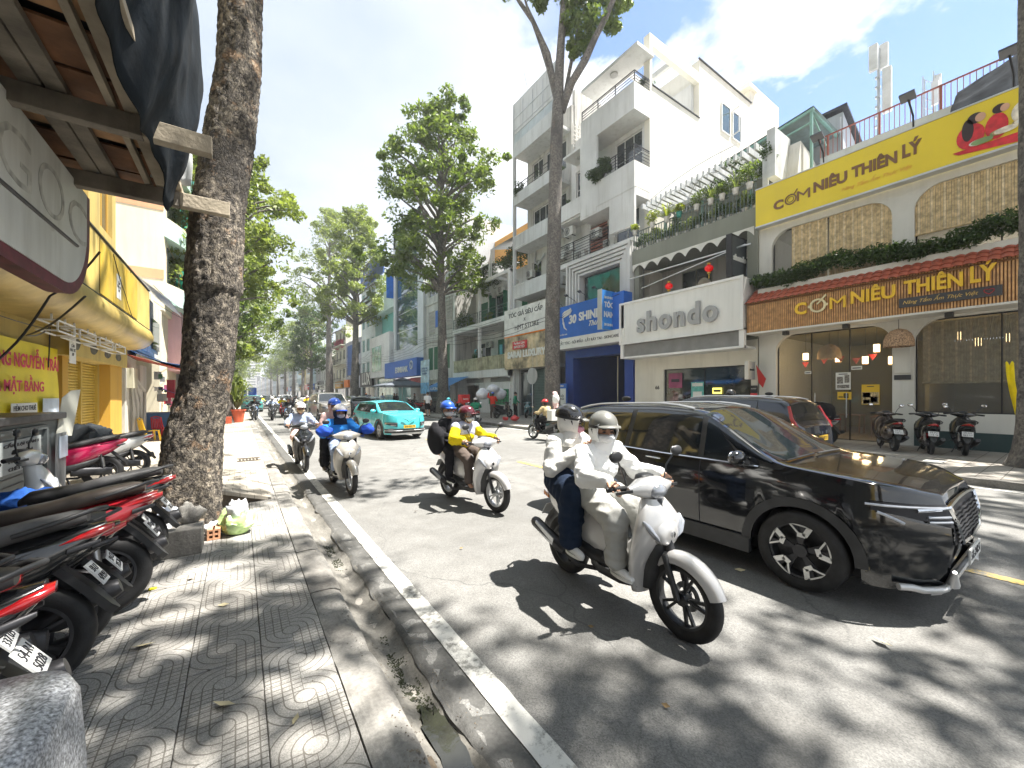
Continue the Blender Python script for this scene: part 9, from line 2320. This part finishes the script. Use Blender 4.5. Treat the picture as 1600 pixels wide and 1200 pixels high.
# --- parked on the right pavement in front of the restaurant
RP='motor scooters parked before the restaurant'
def vespa_parts(pm):
 P=scooter_parts(pm,rim=M_ALU,plate='59-E1\n720.32',simple=True,wide=1.3)
 q=MB(pm);
 for s_ in(-1,1):q.sph((-.52,s_*.13,.50),(.36,.13,.20),20,12)
 P.append(('side_cowl',q,[]));q=MB(pm);q.loftz([(.25,.30,.03,.16),(.5,.36,.035,.26),(.75,.38,.035,.27),(.92,.34,.03,.16)],24,2.4);P.append(('leg_shield',q,[]));return P
scooter((15.45,3.35,.13),.45,'bronze retro scooter with rounded side cowls parked before the restaurant',RP,vespa_parts(paint('scooter_bronze',(.10,.08,.07),.2,metal=.6)),1.0,.05)
scooter((15.50,2.55,.13),.28,'black scooter with a red stripe parked between the bronze scooter and the trunk side one',RP,scooter_parts(PBK,plate='59-P2\n118.46',under=PRD,simple=True),1.0,.05)
scooter((15.9,1.95,.13),.2,'black scooter parked nearest the right hand trunk',RP,scooter_parts(PBK,plate='59-N1\n883.57',simple=True),1.02,.05)
scooter((14.0,5.2,.13),1.9,'black scooter half hidden behind the bonnet of the black SUV',RP,scooter_parts(PBK,simple=True,plate=None),1.0,.06)
scooter((15.6,5.3,.13),1.2,'white and blue scooter under a black cover by the restaurant pier',RP,scooter_parts(PWH,simple=True,plate=None),1.0,.06);lump('scooter_cover',(15.1,4.85,.75),(.55,.4,.36),C_BK,'black rain cover thrown over the scooter by the pier','cover',31,.15)
drape('yellow_cloth',lambda u,v:(15.3+.06*math.sin(v*7),0.98+.12*u+.07*v-.12*(1-v)**2,.95+1.5*v+.05*math.sin(u*9)),8,14,C_YE,'yellow cloth hanging beside the right hand trunk','cloth')
q=MB(M_PAPER);q.box(13.0,13.35,1.9,2.2,.14,.16);tag(q.build('paper_scrap'),'white paper scrap on the right pavement near the trunk','litter')
# parked far row on the right pavement
me1=merged_scooter('motor_scooter',scooter_parts(PBK,plate=None,simple=True));me2=merged_scooter('motor_scooter',scooter_parts(PGY,plate=None,simple=True));me3=merged_scooter('motor_scooter',scooter_parts(PRD,plate=None,simple=True))
def far_sc(x,y,hd,me,lab,g,z=0):
 o=obj_from(me,'motor_scooter');o.location=(x,y,z);o.rotation_euler=(0,0,hd);tag(o,lab,'motor scooter',g);return o
for i in range(9):far_sc(13.2+.1*(i%3),30.8+.62*i+(2.0 if i>4 else 0),.3+.05*(i%3),(me1,me2,me1,me3)[i%4],ORD[i]+' scooter from the right in the row parked by the notice board','scooters parked by the tree and notice board',.13)
# --- riders far down the road: one merged scooter and one merged rider each
def merge_children(root,name):
 bm=bmesh.new();mats=[]
 for ch in list(root.children):
  for o in[ch]+list(ch.children):
   if o.type!='MESH':continue
   me=o.data;k0=[]
   for m in me.materials:
    if m not in mats:mats.append(m)
    k0.append(mats.index(m))
   n0=len(bm.faces);bm.from_mesh(me);bm.faces.ensure_lookup_table()
   for f in bm.faces[n0:]:f.material_index=k0[min(f.material_index,len(k0)-1)]if k0 else 0
 me=bpy.data.meshes.new(name);bm.to_mesh(me);bm.free()
 for m in mats:me.materials.append(m)
 for ch in list(root.children):
  for o in list(ch.children):bpy.data.objects.remove(o)
  bpy.data.objects.remove(ch)
 bpy.data.objects.remove(root);return me
RM=[]
for i,(tp,bt,hm,mk)in enumerate(((C_LB,C_BK,HW,M_MASK),(C_RD,C_BK,HR,M_MASK),(C_WH,C_JN,HB,M_MASK),(C_PK,C_BR,HW,M_MASK),(C_BK,C_JN,HB,None),(C_YE,C_BK,HW,None))):
 r_=person('x',ride(-.27,.06),'x',top=tp,bottom=bt,shoe=C_BK,helmet=hm,mask=mk,vox=.032,hands=False);RM.append(merge_children(r_,'rider'))
SCM=[me1,me2,me3,merged_scooter('motor_scooter',scooter_parts(PWH,plate=None)),merged_scooter('motor_scooter',scooter_parts(PBR,plate=None))]
random.seed(12)
FR=[(2.25,25.3,4,0),(1.75,30.5,0,0),(3.0,40,2,3),(2.6,34,5,2)]
FR+=[(random.uniform(1.6,8.4),random.uniform(42,110),random.randrange(6),random.randrange(5))for _ in range(46)]
for i,(x,y,a,s_)in enumerate(FR):
 hd=H_TOW if x<6 else PI/2
 far_sc(x,y,hd,SCM[s_],('black','grey','red','white','beige')[s_]+' scooter ridden in the far stream of traffic' if i>2 else('dark scooter of the rider in black close to the edge line','scooter behind the dark one close to the edge line','white scooter leading the far stream')[i],'scooters in the far stream of traffic')
 o=obj_from(RM[a],'person');o.location=(x,y,0);o.rotation_euler=(0,0,hd);tag(o,'far rider '+('in pale blue','in red','in white','in pink','in black','in yellow')[a]+' in the stream of traffic' if i>2 else('rider in black with a black helmet behind the lavender top','rider in pale blue behind the one in black','rider in white leading the far stream')[i],'person','riders in the far stream of traffic')
far_sc(.75,30.2,H_TOW-.15,SCM[0],'scooter standing by the terracotta pot with its rider',None);o=obj_from(RM[4],'person');o.location=(.75,30.2,0);o.rotation_euler=(0,0,H_TOW-.15);tag(o,'dark clothed rider on the scooter standing by the terracotta pot','person')
bpy.data.scenes.remove(TMP)
# ================================================================ AIR
hb=MB(M_WHITE);hb.box(-880,1480,-880,1580,-1.2,62);ho=obj_from(hb.mesh('haze'),'haze');ho['kind']='stuff'
hm_=bpy.data.materials.new('haze_air');hm_.use_nodes=True;hn=hm_.node_tree;hn.nodes.remove(hn.nodes['Principled BSDF'])
pv=hn.nodes.new('ShaderNodeVolumePrincipled');pv.inputs['Color'].default_value=(.93,.96,1,1);pv.inputs['Density'].default_value=.0008;pv.inputs['Anisotropy'].default_value=.2
hn.links.new(pv.outputs[0],hn.nodes['Material Output'].inputs['Volume']);ho.data.materials.clear();ho.data.materials.append(hm_)
C.cycles.volume_bounces=0
